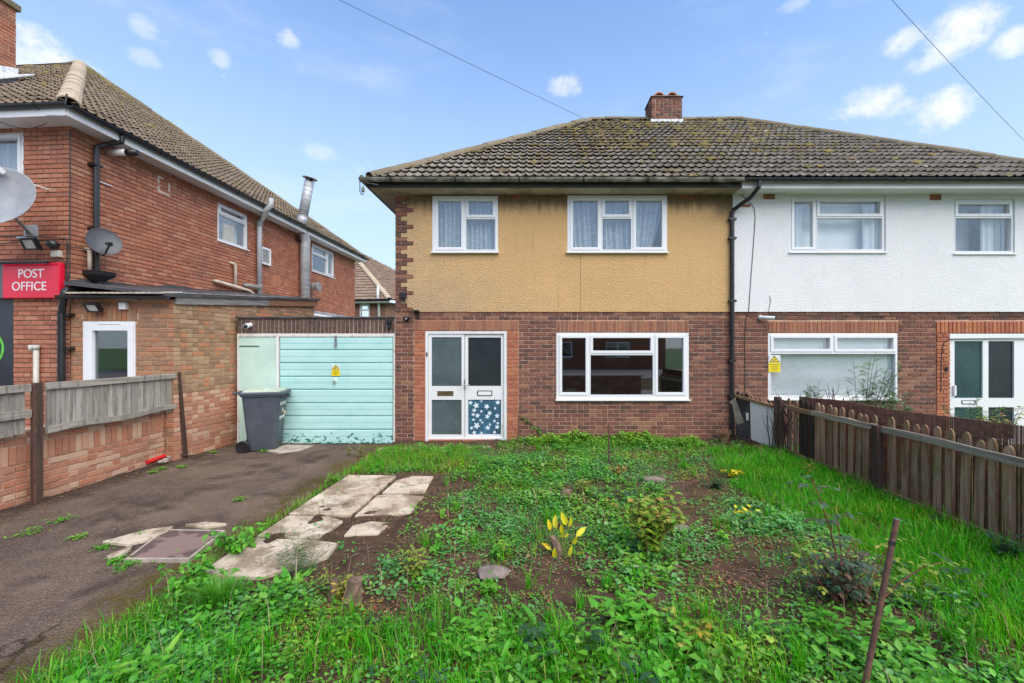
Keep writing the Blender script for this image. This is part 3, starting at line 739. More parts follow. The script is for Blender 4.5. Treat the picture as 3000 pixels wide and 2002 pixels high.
# front door: old white timber screen of two leaves
D = door
fd = thing('front_door', ((D[0]+D[1])/2, YF, 0), 'tall white painted double door with frosted panes in the ochre house', 'door')
house_door = fd
fd.parent = house; fd.location = Vector(((D[0]+D[1])/2, YF, 0))-ORI[house.name]
del fd['category']
xm = FX(1066)
shell(FH, D[0], D[1], -.1, D[3], [(D[0]+.05, D[1]-.05, FZ(1006), D[3]-.05)], -.09, -.01, MB(FH)).build('door_frame', 'old_white', fd)
zr0, zr1 = FZ(917), FZ(888); zb = FZ(1006)
def leaf(a, b, w, zt):
    ph = [(a+.055, b-.055, zr1+.01, zt-.06), (a+.055, b-.055, zb+.06, zr0-.01)]
    shell(FH, a, b, zb, zt, ph, w-.045, w, MB(FH)).build('door_leaf', 'old_white', fd, bevel=.004)
    return ph
pl_ = leaf(D[0]+.055, xm-.005, -.03, D[3]-.053); pr_ = leaf(xm+.005, D[1]-.055, -.045, D[3]-.058)
for ph, w, mm in ((pl_[0], -.03, 'frosted'), (pl_[1], -.03, 'frosted'), (pr_[0], -.045, 'frosted_dark')):
    MB(FH).box(ph[0]-.004, ph[1]+.004, ph[2]-.004, ph[3]+.004, w-.03, w-.018).build('pane', mm, fd)
ph = pr_[1]; pn = MB(FH).box(ph[0]-.004, ph[1]+.004, ph[2]-.004, ph[3]+.004, -.075, -.065).build('pane', 'blue_cloth', fd); pn['label'] = 'blue pane patterned with white stars and flowers'
for k in range(1, 7): MB(FH).box(ph[0]+(ph[1]-ph[0])*k/7-.002, ph[0]+(ph[1]-ph[0])*k/7+.002, ph[2], ph[3], -.0655, -.063).build('pattern_line', 'blue_dark', fd)
for k in range(1, 8): MB(FH).box(ph[0], ph[1], ph[2]+(ph[3]-ph[2])*k/8-.002, ph[2]+(ph[3]-ph[2])*k/8+.002, -.0655, -.0635).build('pattern_line', 'blue_dark', fd)
for sx, sy, sr in [(.07, .91, .045), (.24, .83, .062), (.56, .80, .055), (.9, .92, .05), (.18, .69, .045), (.15, .57, .038), (.28, .54, .05), (.65, .61, .052), (.58, .51, .05), (.88, .53, .05), (.26, .25, .07),
                   (.1, .18, .038), (.18, .05, .042), (.59, .19, .05), (.88, .21, .05), (.66, .28, .03), (.40, .66, .03), (.16, .42, .03), (.37, .40, .03), (.43, .34, .028), (.80, .38, .032), (.9, .32, .03), (.8, .06, .035), (.40, .96, .028), (.82, .75, .03), (.4, .04, .03)]:
    cu, cv = ph[0]+(ph[1]-ph[0])*sx, ph[2]+(ph[3]-ph[2])*sy; a0 = random.random()*2
    MB(FH).lpoly([(min(max(cu+sr*(1 if k % 2 == 0 else .52)*math.cos(a0+math.pi*k/5), ph[0]), ph[1]), min(max(cv+sr*(1 if k % 2 == 0 else .52)*math.sin(a0+math.pi*k/5), ph[2]), ph[3])) for k in range(10)], -.0652, -.060).build('star', 'star_white', fd)
MB(FH).box(FX(1003), FX(1040), FZ(909), FZ(898), -.03, -.022).build('letter_plate', 'brass', fd, bevel=.002)
lp = shell(FH, FX(1095), FX(1129), FZ(909), FZ(897), [(FX(1096.5), FX(1127.5), FZ(908), FZ(898.5))], -.045, -.036).build('letter_plate', 'black_plastic', fd)
MB(FH).box(FX(1097), FX(1127), FZ(907.5), FZ(899), -.044, -.038).build('letter_flap', 'upvc', fd)
MB(FH).box(xm-.012, xm+.012, FZ(895), FZ(872), -.03, -.022).tube([FH.p(xm, FZ(884), -.02), FH.p(xm, FZ(884), .02), FH.p(xm+.10, FZ(884), .02)], .008).build('door_handle', 'steel', fd)
MB(FH).box(FX(978), FX(981), FZ(818), FZ(809), -.01, .004).build('bell_push', 'black_plastic', fd)
st = [(FX(983)+i*.215+.107, FZ(1012.5), .215, .075) for i in range(6)]
bricks(house, wall, FH, st, 'brick_red', -.09, .03, limit=310)
# airbricks, cables and fittings on this wall
def airbrick(th, fr, u0, u1, v0, v1, w):
    a = MB(fr).box(u0, u1, v0, v1, w-.01, w+.006).build('airbrick', 'terracotta', th, fr.p((u0+u1)/2, v0, w))
    nu, nv = 6, 3; m2 = MB(fr); du, dv = (u1-u0)/nu, (v1-v0)/nv
    for i in range(nu):
        for j in range(nv): m2.box(u0+du*(i+.22), u0+du*(i+.78), v0+dv*(j+.22), v0+dv*(j+.78), w+.0058, w+.0075)
    o = m2.build('air_slots', 'black_matt', a); o['kind'] = 'stuff'
airbrick(house, FH, *px(1175, 1200, 443, 457), .016); airbrick(house, FH, *px(1562, 1590, 443, 457), .016)
# crack down the render under the three-part window
cr = [FH.p(FX(1332)+random.uniform(-.006, .006), FZ(586)+(FZ(716)-FZ(586))*k/14, .0165) for k in range(15)]
MB().tube(cr, .0035, 4).build('render_crack', 'black_matt', house)
# eaves
MB(FH).box(X0-OV, XP-.003, ZS-.012, ZS, .0, .36).build('soffit', 'soffit_beige', house)
for xs in (1215, 1400, 1535, 1640):
    MB(FH).box(FX(xs)-.004, FX(xs)+.004, ZS-.0135, ZS-.0119, .02, .36).build('soffit_joint', 'black_matt', house)
MB(FH).box(X0-OV, XP-.003, ZS-.015, ZE-.02, .36, .385).build('fascia', 'fascia_black', house)
MB().box(X0-OV, X0, 8.0, YB+.35, ZS-.012, ZS).build('soffit', 'soffit_beige', house); MB().box(X0-OV-.025, X0-OV, YE+.03, YB+.4, ZS-.02, ZE-.02).build('fascia', 'fascia_black', house)
gutter('gutter', house, (X0-OV-.12, YE-.045, ZE-.015), (XP-.02, YE-.045, ZE-.015), (0, -1, 0), 'gutter_old', r=.062, brackets=1.0, bmat='fascia_black')
gutter('gutter', house, (X0-OV-.075, YE+.02, ZE-.02), (X0-OV-.075, YB+.3, ZE-.02), (-1, 0, 0), 'gutter_old', r=.06)
# roof
def deck(pts, th):
    n = (Vector(pts[1])-Vector(pts[0])).cross(Vector(pts[2])-Vector(pts[1])).normalized()
    return [Vector(p)-n*.03 for p in pts]
EL, ER = X0-OV, X1+OV; YBK = 2*YR-YE
roof = MB().add(deck([(EL, YE, ZE), (XP, YE, ZE), (XP, YR, ZR), (XP-HL, YR, ZR)], 0), [(0, 1, 2, 3)]).add(deck([(EL, YBK, ZE), (EL, YE, ZE), (XP-HL, YR, ZR)], 0), [(0, 1, 2)]).add(deck([(XP, YBK, ZE), (EL, YBK, ZE), (XP-HL, YR, ZR), (XP, YR, ZR)], 0), [(0, 1, 2, 3)]).build('roof', 'felt', house)
RF = roof_face(house, roof, [(EL, YE, ZE), (XP, YE, ZE), (XP, YR, ZR), (XP-HL, YR, ZR)], 'tile_grey', 300)
roof_face(house, roof, [(EL, YBK, ZE), (EL, YE, ZE), (XP-HL, YR, ZR)], 'tile_grey', 0, single=False)
ridge_run(roof, (EL+.02, YE+.02, ZE+.03), (XP-HL, YR, ZR+.03), 'ridge_mossy'); ridge_run(roof, (XP-HL, YR, ZR+.03), (XP, YR, ZR+.03), 'ridge_mossy')
# chimney on the party line
CX0, CX1, CY0, CY1, CZ0, CZ1 = 3.20, 4.04, 11.75, 12.42, 7.6, 8.56
FCH = Frame((0, CY0, 0), (1, 0, 0), (0, 0, 1), (0, -1, 0)); FCL = Frame((CX0, 0, 0), (0, -1, 0), (0, 0, 1), (-1, 0, 0))
chim = MB().box(CX0+.012, CX1-.012, CY0+.012, CY1, CZ0, CZ1).build('chimney', 'mortar_pale', house)
ci = lay(CX0, CX1, CZ0+.36, CZ1+.0, phase=CX0, headers=.3)
bricks(house, chim, FCH, ci, 'brick_brown', limit=500); bricks(house, chim, FCL, lay(-CY1, -CY0, CZ0+.36, CZ1, phase=-CY1), 'brick_brown', limit=500)
MB(FCH).box(CX0-.02, CX1+.02, CZ0+.19, CZ0+.35, -.03, .012).build('chimney_flashing', 'lead_white', chim)
MB().poly([(CX0-.16, CY0-.10, 7.775), (CX1+.2, CY0-.10, 7.775), (CX1+.2, CY0+.1, 7.925), (CX0-.16, CY0+.1, 7.925)], (0, 0, .02)).build('chimney_flashing', 'lead', chim)
fl = MB(); fl.add([(CX0-.03, CY0-.03, CZ1), (CX1+.03, CY0-.03, CZ1), (CX1+.03, CY1, CZ1), (CX0-.03, CY1, CZ1), (CX0+.08, CY0+.08, CZ1+.09), (CX1-.08, CY0+.08, CZ1+.09), (CX1-.08, CY1-.1, CZ1+.09), (CX0+.08, CY1-.1, CZ1+.09)], [(0, 1, 5, 4), (1, 2, 6, 5), (2, 3, 7, 6), (3, 0, 4, 7), (4, 5, 6, 7)]).build('chimney_flaunching', 'ridge_mossy', chim)
for cx in (CX0+.22, CX1-.26):
    pt = MB(); pt.extrude([(.14*math.cos(t), .12*math.sin(t)) for t in [math.pi*k/10 for k in range(11)]]+[(.11*math.cos(t), .09*math.sin(t)) for t in [math.pi-math.pi*k/10 for k in range(11)]], (cx, CY0+.03, CZ1+.03), (cx, CY1-.1, CZ1+.03), (1, 0, 0), (0, 0, 1)); pt.build('chimney_pot', 'terracotta', chim, smooth=False)
# moss on the roof (nobody could count it)
def moss_patch(name, face, n, mat, wfun, size, parent):
    P0, U, S, N, rng, smax = face; V = []; F = []
    base = [(0, 0, 1)]+[(math.cos(a), math.sin(a), .35) for a in np.linspace(0, 2*math.pi, 6)[:5]]+[(1.25*math.cos(a+.6), 1.25*math.sin(a+.6), -.25) for a in np.linspace(0, 2*math.pi, 6)[:5]]
    fs = [(0, 1+k, 1+(k+1) % 5) for k in range(5)]+[(1+k, 6+k, 1+(k+1) % 5) for k in range(5)]+[(1+(k+1) % 5, 6+k, 6+(k+1) % 5) for k in range(5)]
    pl = ORI[parent.name]; got = 0; tries = 0
    while got < n and tries < n*40:
        tries += 1; s = random.random()*smax; lo, hi = rng(s); u = random.uniform(lo, hi)
        c = P0+U*u+S*s
        if random.random() > wfun(c, u, s): continue
        s = math.floor(s/.3)*.3+abs(random.gauss(0, .05)); row = (s % .3)
        ur = round((u-.075)/.15)*.15+.075+random.gauss(0, .03); c = P0+U*ur+S*s+N*(.052-row*.08)
        r = size*random.lognormvariate(0, .4); b = len(V)
        for q in base: V.append(c+U*(q[0]*r*1.3*random.uniform(.8, 1.2))+S*(q[1]*r*random.uniform(.8, 1.2))+N*(q[2]*r*.5)-pl)
        F += [tuple(b+i for i in f) for f in fs]; got += 1
    me = bpy.data.meshes.new(name); me.from_pydata(V, [], F); o = obj(name, me, mat, parent, pl); o['kind'] = 'stuff'
def mw(c, u, s):
    band = math.exp(-((c.x-3.3)/2.6)**2)*min(1, max(0, (s-.5)/2.2)); n = float(fbm(c.x*1.0, s*1.3+5, 1.8, 4)); return min(1, band*1.1+.08)*max(0, (n-.30)*2.6)
moss_patch('moss', RF, 520, 'moss', mw, .030, roof); moss_patch('moss', RF, 620, 'moss_brown', lambda c, u, s: .35*mw(c, u, s)+.25*max(0, float(fbm(c.x, s, 2.5))-.35), .026, roof)
moss_patch('lichen', RF, 160, 'lichen_white', lambda c, u, s: .5, .013, roof)
# --- the white house, other half of the pair
white = thing('white_house', ((XP+X1)/2, 12, 0), 'semi-detached house with white roughcast upper storey over brown brick', 'house')
wwin = [px(1810, 2030, 451, 580), px(2186, 2325, 458, 583), px(1763, 2060, 765, 916)]; wdoor = (FX(2180), FX(2180)+1.50, FZ(1014), FZ(766)); wdh = (wdoor[0], wdoor[1], -.2, wdoor[3])
mb = shell(FH, XP, X1, -.3, ZB, [wwin[2], wdh], -.28, -.012); shell(FH, XP, X1, ZB, 4.75, wwin[:2], -.28, 0, mb)
mb.box(X1-.27, X1, -.3, 4.75, -8.1, -.28); mb.box(XP+.002, XP+.12, -.3, 4.75, -8.1, -.28); mb.box(XP+.12, X1-.27, -.3, 4.75, -8.1, -7.85); mb.box(XP+.12, X1-.27, 2.42, 2.6, -7.85, -.28); mb.box(XP+.12, X1-.27, -.3, -.02, -7.85, -.28); mb.box(XP+.12, X1-.27, ZS-.02, ZS, -7.85, -.28)
wwall = mb.build('wall', 'mortar', white, (XP, YF, 0))
MB(FH).box(XP+.12, X1-.27, 0, 4.5, -3.6, -3.5).build('partition', 'interior_pale', white)
shell(FH, XP+.002, X1, ZB, ZS+.02, wwin[:2], .0005, .030, MB(FH)).build('render_panel', 'white_render', white)
bricks(white, wwall, FH, soldiers(wwin[2][0], FX(2063), wwin[2][3], FZ(737)), 'brick_lintel'); bricks(white, wwall, FH, soldiers(FX(2148), wdoor[1]+.25, wdoor[3], FZ(737)), 'brick_red', w1=.014)
bricks(white, wwall, FH, lay(FX(2148), wdoor[0], -.08, wdoor[3], phase=FX(2148), headers=0, bl=.258), 'brick_red', w1=.014)
bricks(white, wwall, FH, lay(wdoor[1], wdoor[1]+.25, -.08, wdoor[3], phase=wdoor[1], headers=0, bl=.25), 'brick_red', w1=.014)
bricks(white, wwall, FH, lay(XP, X1, ZB-.075*33, ZB, [wwin[2], (wwin[2][0], FX(2063), wwin[2][3], FZ(737)), (FX(2148), wdoor[1]+.25, -.3, FZ(737))], phase=XP), 'brick_brown')
window(white, FH, *wwin[0], cells_px((1815, 1871, 456, 574, 1), (1873, 2025, 456, 498, 1), (1873, 2025, 500, 574, 0)), wf=.004, mat='upvc')
window(white, FH, *wwin[1], cells_px((2190, 2321, 463, 498, 1), (2190, 2321, 500, 578, 0)), wf=.004)
window(white, FH, *wwin[2], cells_px((1768, 1911, 769, 808, 1), (1914, 2056, 769, 808, 1), (1768, 2056, 811, 910, 0)), wf=-.005)
curtain(FH, FX(1813), FX(1850), FZ(578), FZ(454), -.15, 'curtain', 'pale plain curtain drawn to the left edge of the wide window of the white house', waves=3)
curtain(FH, FX(1990), FX(2028), FZ(578), FZ(454), -.15, 'curtain', 'pale plain curtain drawn to the right edge of the wide window of the white house', waves=3)
put_props(MB(FH).box(FX(1840), FX(2028), FZ(579), FZ(453), -.27, -.262).build('roller_blind', 'blind', None), 'pale roller blind lowered behind the wide upstairs window of the white house', 'blind')
curtain(FH, FX(2270), FX(2300), FZ(581), FZ(461), -.17, 'curtain', 'white curtain hanging in the smaller upstairs window of the white house', waves=4)
curtain(FH, FX(2300), FX(2322), FZ(581), FZ(461), -.15, 'curtain_grey', 'grey curtain at the edge of the smaller upstairs window of the white house', waves=3)
curtain(FH, FX(2190), FX(2199), FZ(581), FZ(461), -.15, 'curtain', 'thin white curtain edge in the smaller upstairs window of the white house', waves=1)
put_props(MB(FH).box(FX(2195), FX(2275), FZ(580), FZ(463), -.42, -.41).build('roller_blind', 'curtain_grey', None), 'grey blind set back in the smaller upstairs window of the white house', 'blind')
# vertical blind downstairs: separate slats under a rail
vb = thing('vertical_blind', FH.p(FX(1912), FZ(910), -.2), 'white vertical slat blind closed across the downstairs window of the white house', 'blind')
MB(FH).box(FX(1766), FX(2058), FZ(772), FZ(768), -.15, -.09).build('headrail', 'white_plastic', vb)
nsl = 27
for k in range(nsl):
    u = FX(1768)+(FX(2056)-FX(1768))*(k+.5)/nsl; a = R(30); ca, sa = math.cos(a)*.052, math.sin(a)*.052
    MB().add([FH.p(u-ca, FZ(772), -.12-sa), FH.p(u+ca, FZ(772), -.12+sa), FH.p(u+ca, FZ(909), -.12+sa), FH.p(u-ca, FZ(909), -.12-sa)], [(0, 1, 2, 3)]).build('slat', 'blind', vb)
# white plastic door
wd = thing('front_door', ((wdoor[0]+wdoor[1])/2, YF, 0), None, None); wd.parent = white; wd.location = Vector(((wdoor[0]+wdoor[1])/2, YF, 0))-ORI[white.name]
a, b = wdoor[0], wdoor[1]
def dp(x0, x1, y0, y1): return (FX(x0), FX(x1), FZ(y1), FZ(y0))
ps = [dp(2192, 2257, 783, 914), dp(2270, 2329, 783, 914), dp(2192, 2257, 935, 1008), dp(2270, 2329, 935, 1008)]
shell(FH, a, b, -.1, wdoor[3], ps, -.08, -.012, MB(FH)).build('door_frame', 'upvc', wd)
for q, mm in zip(ps, ('frosted_teal', 'frosted_dark', 'frosted_teal', 'frosted_dark')):
    MB(FH).box(q[0]-.004, q[1]+.004, q[2]-.004, q[3]+.004, -.055, -.04).build('pane', mm, wd)
MB(FH).box(a-.02, b+.02, wdoor[3]-.10, wdoor[3]-.005, -.012, .02).build('door_head', 'upvc', wd, bevel=.004)
lp = shell(FH, *dp(2208, 2240, 919, 928), [dp(2209.5, 2238.5, 920, 927)], -.012, -.006).build('letter_plate', 'black_plastic', wd)
MB(FH).box(*dp(2210, 2238, 920.5, 926.5), -.012, -.007).build('letter_flap', 'upvc', wd)
MB(FH).box(*dp(2187, 2192, 885, 908), -.012, .03).build('door_handle', 'white_plastic', wd, bevel=.006)
text_mesh('house_number', '39', .085, FH, FX(2167), FZ(852), .016, 'post_dark', white, depth=.003)
put_props(MB(FH).box(*dp(2167, 2173, 842, 852), .014, .035).build('door_bell', 'black_plastic', None, bevel=.003), 'small black doorbell on the red pier beside the white plastic door', 'doorbell')
airbrick(white, FH, *px(1750, 1776, 440, 459), .030); airbrick(white, FH, *px(2130, 2156, 446, 461), .030); airbrick(white, FH, *px(1693, 1720, 470, 477), .030)
MB(FH).box(XP+.003, X1+OV, ZS-.012, ZS, .0, .36).build('soffit', 'fascia_white', white); MB(FH).box(XP+.003, X1+OV, ZS-.03, ZE-.02, .36, .385).build('fascia', 'fascia_white', white)
MB().box(X1, X1+OV, 8.0, YB+.35, ZS-.012, ZS).build('soffit', 'fascia_white', white); MB().box(X1+OV, X1+OV+.02, YE+.03, YB+.35, ZS-.02, ZE-.02).build('fascia', 'fascia_white', white)
gutter('gutter', white, (XP+.0, YE-.045, ZE-.02), (X1+OV+.1, YE-.045, ZE-.02), (0, -1, 0), 'black_plastic', r=.055, brackets=1.05)
roof2 = MB().add(deck([(XP, YE, ZE), (ER, YE, ZE), (XP+HL, YR, ZR), (XP, YR, ZR)], 0), [(0, 1, 2, 3)]).add(deck([(ER, YE, ZE), (ER, YBK, ZE), (XP+HL, YR, ZR)], 0), [(0, 1, 2)]).add(deck([(ER, YBK, ZE), (XP, YBK, ZE), (XP, YR, ZR), (XP+HL, YR, ZR)], 0), [(0, 1, 2, 3)]).build('roof', 'felt', white)
RF2 = roof_face(white, roof2, [(XP, YE, ZE), (ER, YE, ZE), (XP+HL, YR, ZR), (XP, YR, ZR)], 'tile_grey', 300)
roof_face(white, roof2, [(ER, YE, ZE), (ER, YBK, ZE), (XP+HL, YR, ZR)], 'tile_grey', 0, single=False)
ridge_run(roof2, (XP, YR, ZR+.03), (XP+HL, YR, ZR+.03), 'ridge_mossy'); ridge_run(roof2, (ER-.02, YE+.02, ZE+.03), (XP+HL, YR, ZR+.03), 'ridge_mossy')
moss_patch('moss', RF2, 430, 'moss', mw, .030, roof2); moss_patch('moss', RF2, 560, 'moss_brown', lambda c, u, s: .35*mw(c, u, s)+.25*max(0, float(fbm(c.x, s, 2.5))-.35), .026, roof2); moss_patch('lichen', RF2, 130, 'lichen_white', lambda c, u, s: .5, .013, roof2)
# black downpipe between the two houses
dpz = thing('downpipe', (FX(1677), YF-.06, .1), 'black plastic downpipe running down between the ochre and white houses', 'downpipe')
xw = FX(1677); MB().tube([(FX(1712), YE-.045, ZE-.06), (FX(1712), YE-.045, ZE-.16), (FX(1704), 7.68, 4.42), (xw+.02, YF-.075, 4.27), (xw, YF-.06, 4.18), (xw, YF-.06, 2.3), (xw, YF-.06, .1)], .038, 12).build('pipe', 'black_plastic', dpz, smooth=False)
for z in (4.1, 3.75, 2.6, 1.5, .85): MB(FH).box(xw-.065, xw+.065, z-.02, z+.02, .0, .10).build('pipe_clip', 'black_plastic', dpz)
def tag(o, label, cat, group=None): return put_props(o, label, cat, group)
# telephone and camera cables on the white wall
c1 = [FH.p(FX(x), FZ(y), .036) for x, y in ((1680, 432), (1712, 460), (1728, 478), (1731, 500), (1727, 560), (1721, 640), (1716, 716))]+[FH.p(FX(x), FZ(y), .008) for x, y in ((1712, 730), (1709, 760), (1709, 905))]
tag(MB().tube(c1, .006, 5).build('cable', 'wire', None), 'thin black cable running down the white render and brick beside the downpipe', 'cable')
c2 = [FH.p(FX(x), FZ(y), .008) for x, y in ((1712, 726), (1760, 722), (1900, 724), (2100, 727), (2350, 726))]
tag(MB().tube(c2, .006, 5).build('cable', 'wire', None), 'thin black cable running along the brick just under the white render', 'cable')
c3 = [FH.p(FX(x), FZ(y), .04) for x, y in ((1764, 680), (1766, 692), (1762, 712), (1761, 728))]
tag(MB().tube(c3, .004, 5).build('cable', 'wire', None), 'short loose wire hanging above the white security camera', 'cable')
c4 = [FH.p(FX(x), FZ(y), .022) for x, y in ((2157, 900), (2158, 820), (2162, 790), (2175, 778), (2350, 776))]
tag(MB().tube(c4, .006, 5).build('cable', 'wire', None), 'thin dark cable clipped up the red pier beside the white plastic door', 'cable')
cm = thing('security_camera', FH.p(FX(1752), FZ(732), .0), 'white bullet security camera over the downstairs window of the white house', 'camera')
MB().lathe(FH.p(FX(1744), FZ(729), 0), (0, -1, 0), [(.045, 0), (.045, .02), (.03, .05), (.012, .07)], 12).build('mount', 'white_plastic', cm); MB().tube([FH.p(FX(1744), FZ(729), .07), FH.p(FX(1752), FZ(730), .12), FH.p(FX(1765), FZ(732), .2)], [.028, .032, .032], 12).build('camera_body', 'white_plastic', cm); MB().lathe(FH.p(FX(1765), FZ(732), .2), (.6, -1, -.1), [(.026, 0), (.026, .012)], 12).build('lens', 'black_plastic', cm)
# yellow cctv warning stickers
def cctv(fr, u0, u1, v0, v1, w, label):
    t = thing('warning_sign', fr.p((u0+u1)/2, v0, w), label, 'sign', 'yellow camera warning signs')
    m = (u0+u1)/2; hh = v1-v0; wd_ = u1-u0
    vs = v0+hh*.56
    MB(fr).box(u0, u1, vs, v1, w, w+.004).build('sign_plate', 'paper_white', t); MB(fr).box(u0, u1, v0, vs-.0005, w, w+.0045).build('text_plate', 'sign_yellow', t)
    t0, t1 = vs+hh*.02, v1-hh*.03
    MB(fr).lpoly([(u0+wd_*.06, t0), (u1-wd_*.06, t0), (m, t1)], w+.004, w+.006).build('triangle_border', 'black_plastic', t)
    MB(fr).lpoly([(u0+wd_*.16, t0+hh*.04), (u1-wd_*.16, t0+hh*.04), (m, t1-hh*.08)], w+.006, w+.008).build('triangle', 'sign_yellow', t)
    cx, cy, s = m, t0+hh*.13, wd_*.12
    MB(fr).lpoly([(cx-s*1.2, cy-s*.2), (cx+s*.7, cy+s*.75), (cx+s*1.0, cy+s*.2), (cx-s*.6, cy-s*.7)], w+.008, w+.0095).build('camera_symbol', 'black_plastic', t)
    for k in range(4):
        f = [.8, .6, .7, .5][k]; vv = v0+hh*(.45-.11*k); MB(fr).box(m-wd_*f/2, m+wd_*f/2, vv-hh*.012, vv+hh*.012, w+.0045, w+.006).build('text_line', 'black_plastic', t)
cctv(FH, FX(1763), FX(1790), FZ(854), FZ(815), .008, 'yellow camera warning sticker on the downstairs window of the white house')
# fittings at the ochre house corner
fl = thing('solar_light', FH.p(FX(927), FZ(690), .02), 'small black solar floodlight on the quoins of the ochre house', 'light')
MB(FH).box(*px(919, 935, 672, 686), .05, .09).build('lamp_head', 'black_plastic', fl, bevel=.006); MB(FH).box(*px(924, 930, 684, 692), .018, .06).build('bracket', 'black_plastic', fl)
dc = thing('dome_camera', FH.p(FX(935), FZ(738), 0), 'small black dome camera on brown brick left of the front door', 'camera')
MB().lathe(FH.p(FX(935), FZ(732), 0), (0, -1, 0), [(.045, 0), (.05, .03), (.045, .06), (.03, .085), (.012, .095)], 14).build('camera_body', 'black_plastic', dc, smooth=True); MB().lathe(FH.p(FX(935), FZ(732.5), .09), (0, -1, 0), [(.014, 0), (.01, .01)], 10).build('lens', 'white_plastic', dc)
tag(MB(FH).lpoly([(FX(951), FZ(714)), (FX(954), FZ(714)), (FX(963), FZ(731)), (FX(960), FZ(733))], 0, .03).box(*px(952, 963, 713, 716), 0, .16).box(*px(961, 963, 716, 731), .0, .02).build('hanging_bracket', 'black_matt', None), 'black iron hanging bracket above the left end of the door lintel', 'bracket')
tag(MB().tube([FH.p(FX(x), FZ(y), .03) for x, y in ((930, 690), (934, 705), (941, 716), (952, 720))], .004, 5).build('cable', 'wire', None), 'short thin wire from the solar floodlight to the hanging bracket', 'cable')
# telephone insulators at the eaves corner
ins = thing('insulator_bracket', at(833, 430, 7.6), 'bracket with two glass telephone insulators at the eaves corner of the ochre house', 'insulator')
q = lambda x, y: at(x, y, 7.58)
MB().tube([q(868, 424), q(845, 420), q(826, 416)], .012, 6).build('bracket_arm', 'steel', ins); MB().tube([q(826, 412), q(826, 440), q(829, 446), q(833, 447), q(833, 440)], .008, 6).build('bracket_hook', 'black_matt', ins)
MB().lathe(q(830, 416), (0, 0, 1), [(.022, 0), (.035, .02), (.035, .05), (.028, .055), (.034, .07), (.034, .10), (.02, .105)], 10).build('insulator', 'insulator', ins); MB().lathe(q(833, 440), (0, 0, 1), [(.028, 0), (.032, .04), (.02, .07), (.012, .09)], 10).build('insulator', 'insulator', ins)
tag(MB().tube([at(868, 416, 7.55), at(866, 404, 7.55), at(862, 398, 7.55), at(858, 398, 7.55), at(857, 402, 7.55)], .007, 6).build('wire_hook', 'black_matt', None), 'small curled iron hook standing on the eaves corner of the ochre house', 'hook')
# overhead wires
def wire(pts, r, label):
    P = [Vector(p) for p in pts]; out = []
    for i in range(len(P)-1):
        for k in range(12):
            t = k/12; v = P[i].lerp(P[i+1], t); out.append(v-Vector((0, 0, .16*4*t*(1-t))))
    out.append(P[-1]); tag(MB().tube(out, r, 5).build('overhead_wire', 'wire', None), label, 'wire')
e0 = at(1704, 440, 7.62); a0 = at(853, 0, 4.2); dirv = a0-e0
wire([e0, e0+dirv*2.4], .0024, 'thin overhead telephone wire slanting down across the roof to the downpipe between the houses')
e1 = at(2440, 412, 7.5); a1 = at(2080, 0, 4.3); wire([e1, e1+(a1-e1)*2.2], .0024, 'thin overhead wire slanting down through the sky to the white house')

# ================================================================ garage
gar = thing('garage', ((FX(545)+FX(905))/2, YF, 0), 'flat-roofed garage with pale turquoise up-and-over door between the brick buildings', 'garage')
FG = Frame((0, YF-.01, 0), (1, 0, 0), (0, 0, 1), (0, -1, 0)); ga, gb = FX(545), X0-.004
gw = MB(FG).box(ga, gb, FZ(766), FZ(731), -.2, -.012).build('wall', 'mortar_pale', gar)
bricks(gar, gw, FG, soldiers(ga, gb, FZ(765.5), FZ(731), .0772), 'brick_dark', jit=.004)
MB(FG).box(ga-.02, gb, FZ(731)+.001, FZ(727), -5.0, .03).build('roof', 'felt', gar, bevel=.008)
MB(FG).box(ga, gb, -.1, FZ(731), -5.0, -4.8).build('wall', 'mortar_dark', gar); MB(FG).box(ga, ga+.1, -.1, FZ(766), -4.8, -.2).build('wall', 'mortar_dark', gar)
MB(FG).box(ga, gb-.005, FZ(773), FZ(766), -.06, .002).build('door_frame', 'rusty_white', gar); MB(FG).box(ga, FX(549), -.1, FZ(773), -.06, 0).build('door_frame', 'rusty_white', gar); MB(FG).box(FX(903), gb-.005, -.1, FZ(773), -.06, 0).build('door_frame', 'rusty_white', gar); MB(FG).box(FX(634), FX(640.5), -.1, FZ(773), -.06, .0).build('door_frame', 'old_white', gar)
MB(FG).box(FX(549)+.002, FX(634)-.002, -.06, FZ(773)-.004, -.05, -.012).build('side_panel', 'teal_plain', gar)
MB(FG).box(FX(549), FX(595), FZ(796), FZ(793.5), -.012, -.006).build('strap_hinge', 'teal_dark', gar)
gd = thing('garage_door', ((FX(641)+FX(902))/2, YF, -.03), None, None); gd.parent = gar; gd.location = Vector(((FX(641)+FX(902))/2, YF, -.03))-ORI[gar.name]
MB(FG).box(FX(641), FX(902.5), -.06, FZ(773)-.006, -.06, -.034).build('door_backing', 'teal_dark', gd)
ys = [773.5, 803, 833, 864, 894, 925, 955, 986, 1019]
for y0, y1 in zip(ys[:-1], ys[1:]):
    z0, z1 = FZ(y1)+.004, FZ(y0)-.006; zm = (z0+z1)/2
    prof = [(-.034, z0), (-.016, z0+.004), (-.012, z0+.02), (-.010, zm-.004), (-.017, zm), (-.008, zm+.004), (-.006, z1-.02), (-.010, z1-.004), (-.034, z1)]
    MB().extrude([(p[0], p[1]) for p in prof], FG.p(FX(643), 0), FG.p(FX(901), 0), FG.W, (0, 0, 1)).build('door_board', 'teal', gd)
MB(FG).box(*px(769, 774, 770, 797), -.006, .016).build('bolt', 'steel', gar, bevel=.003)
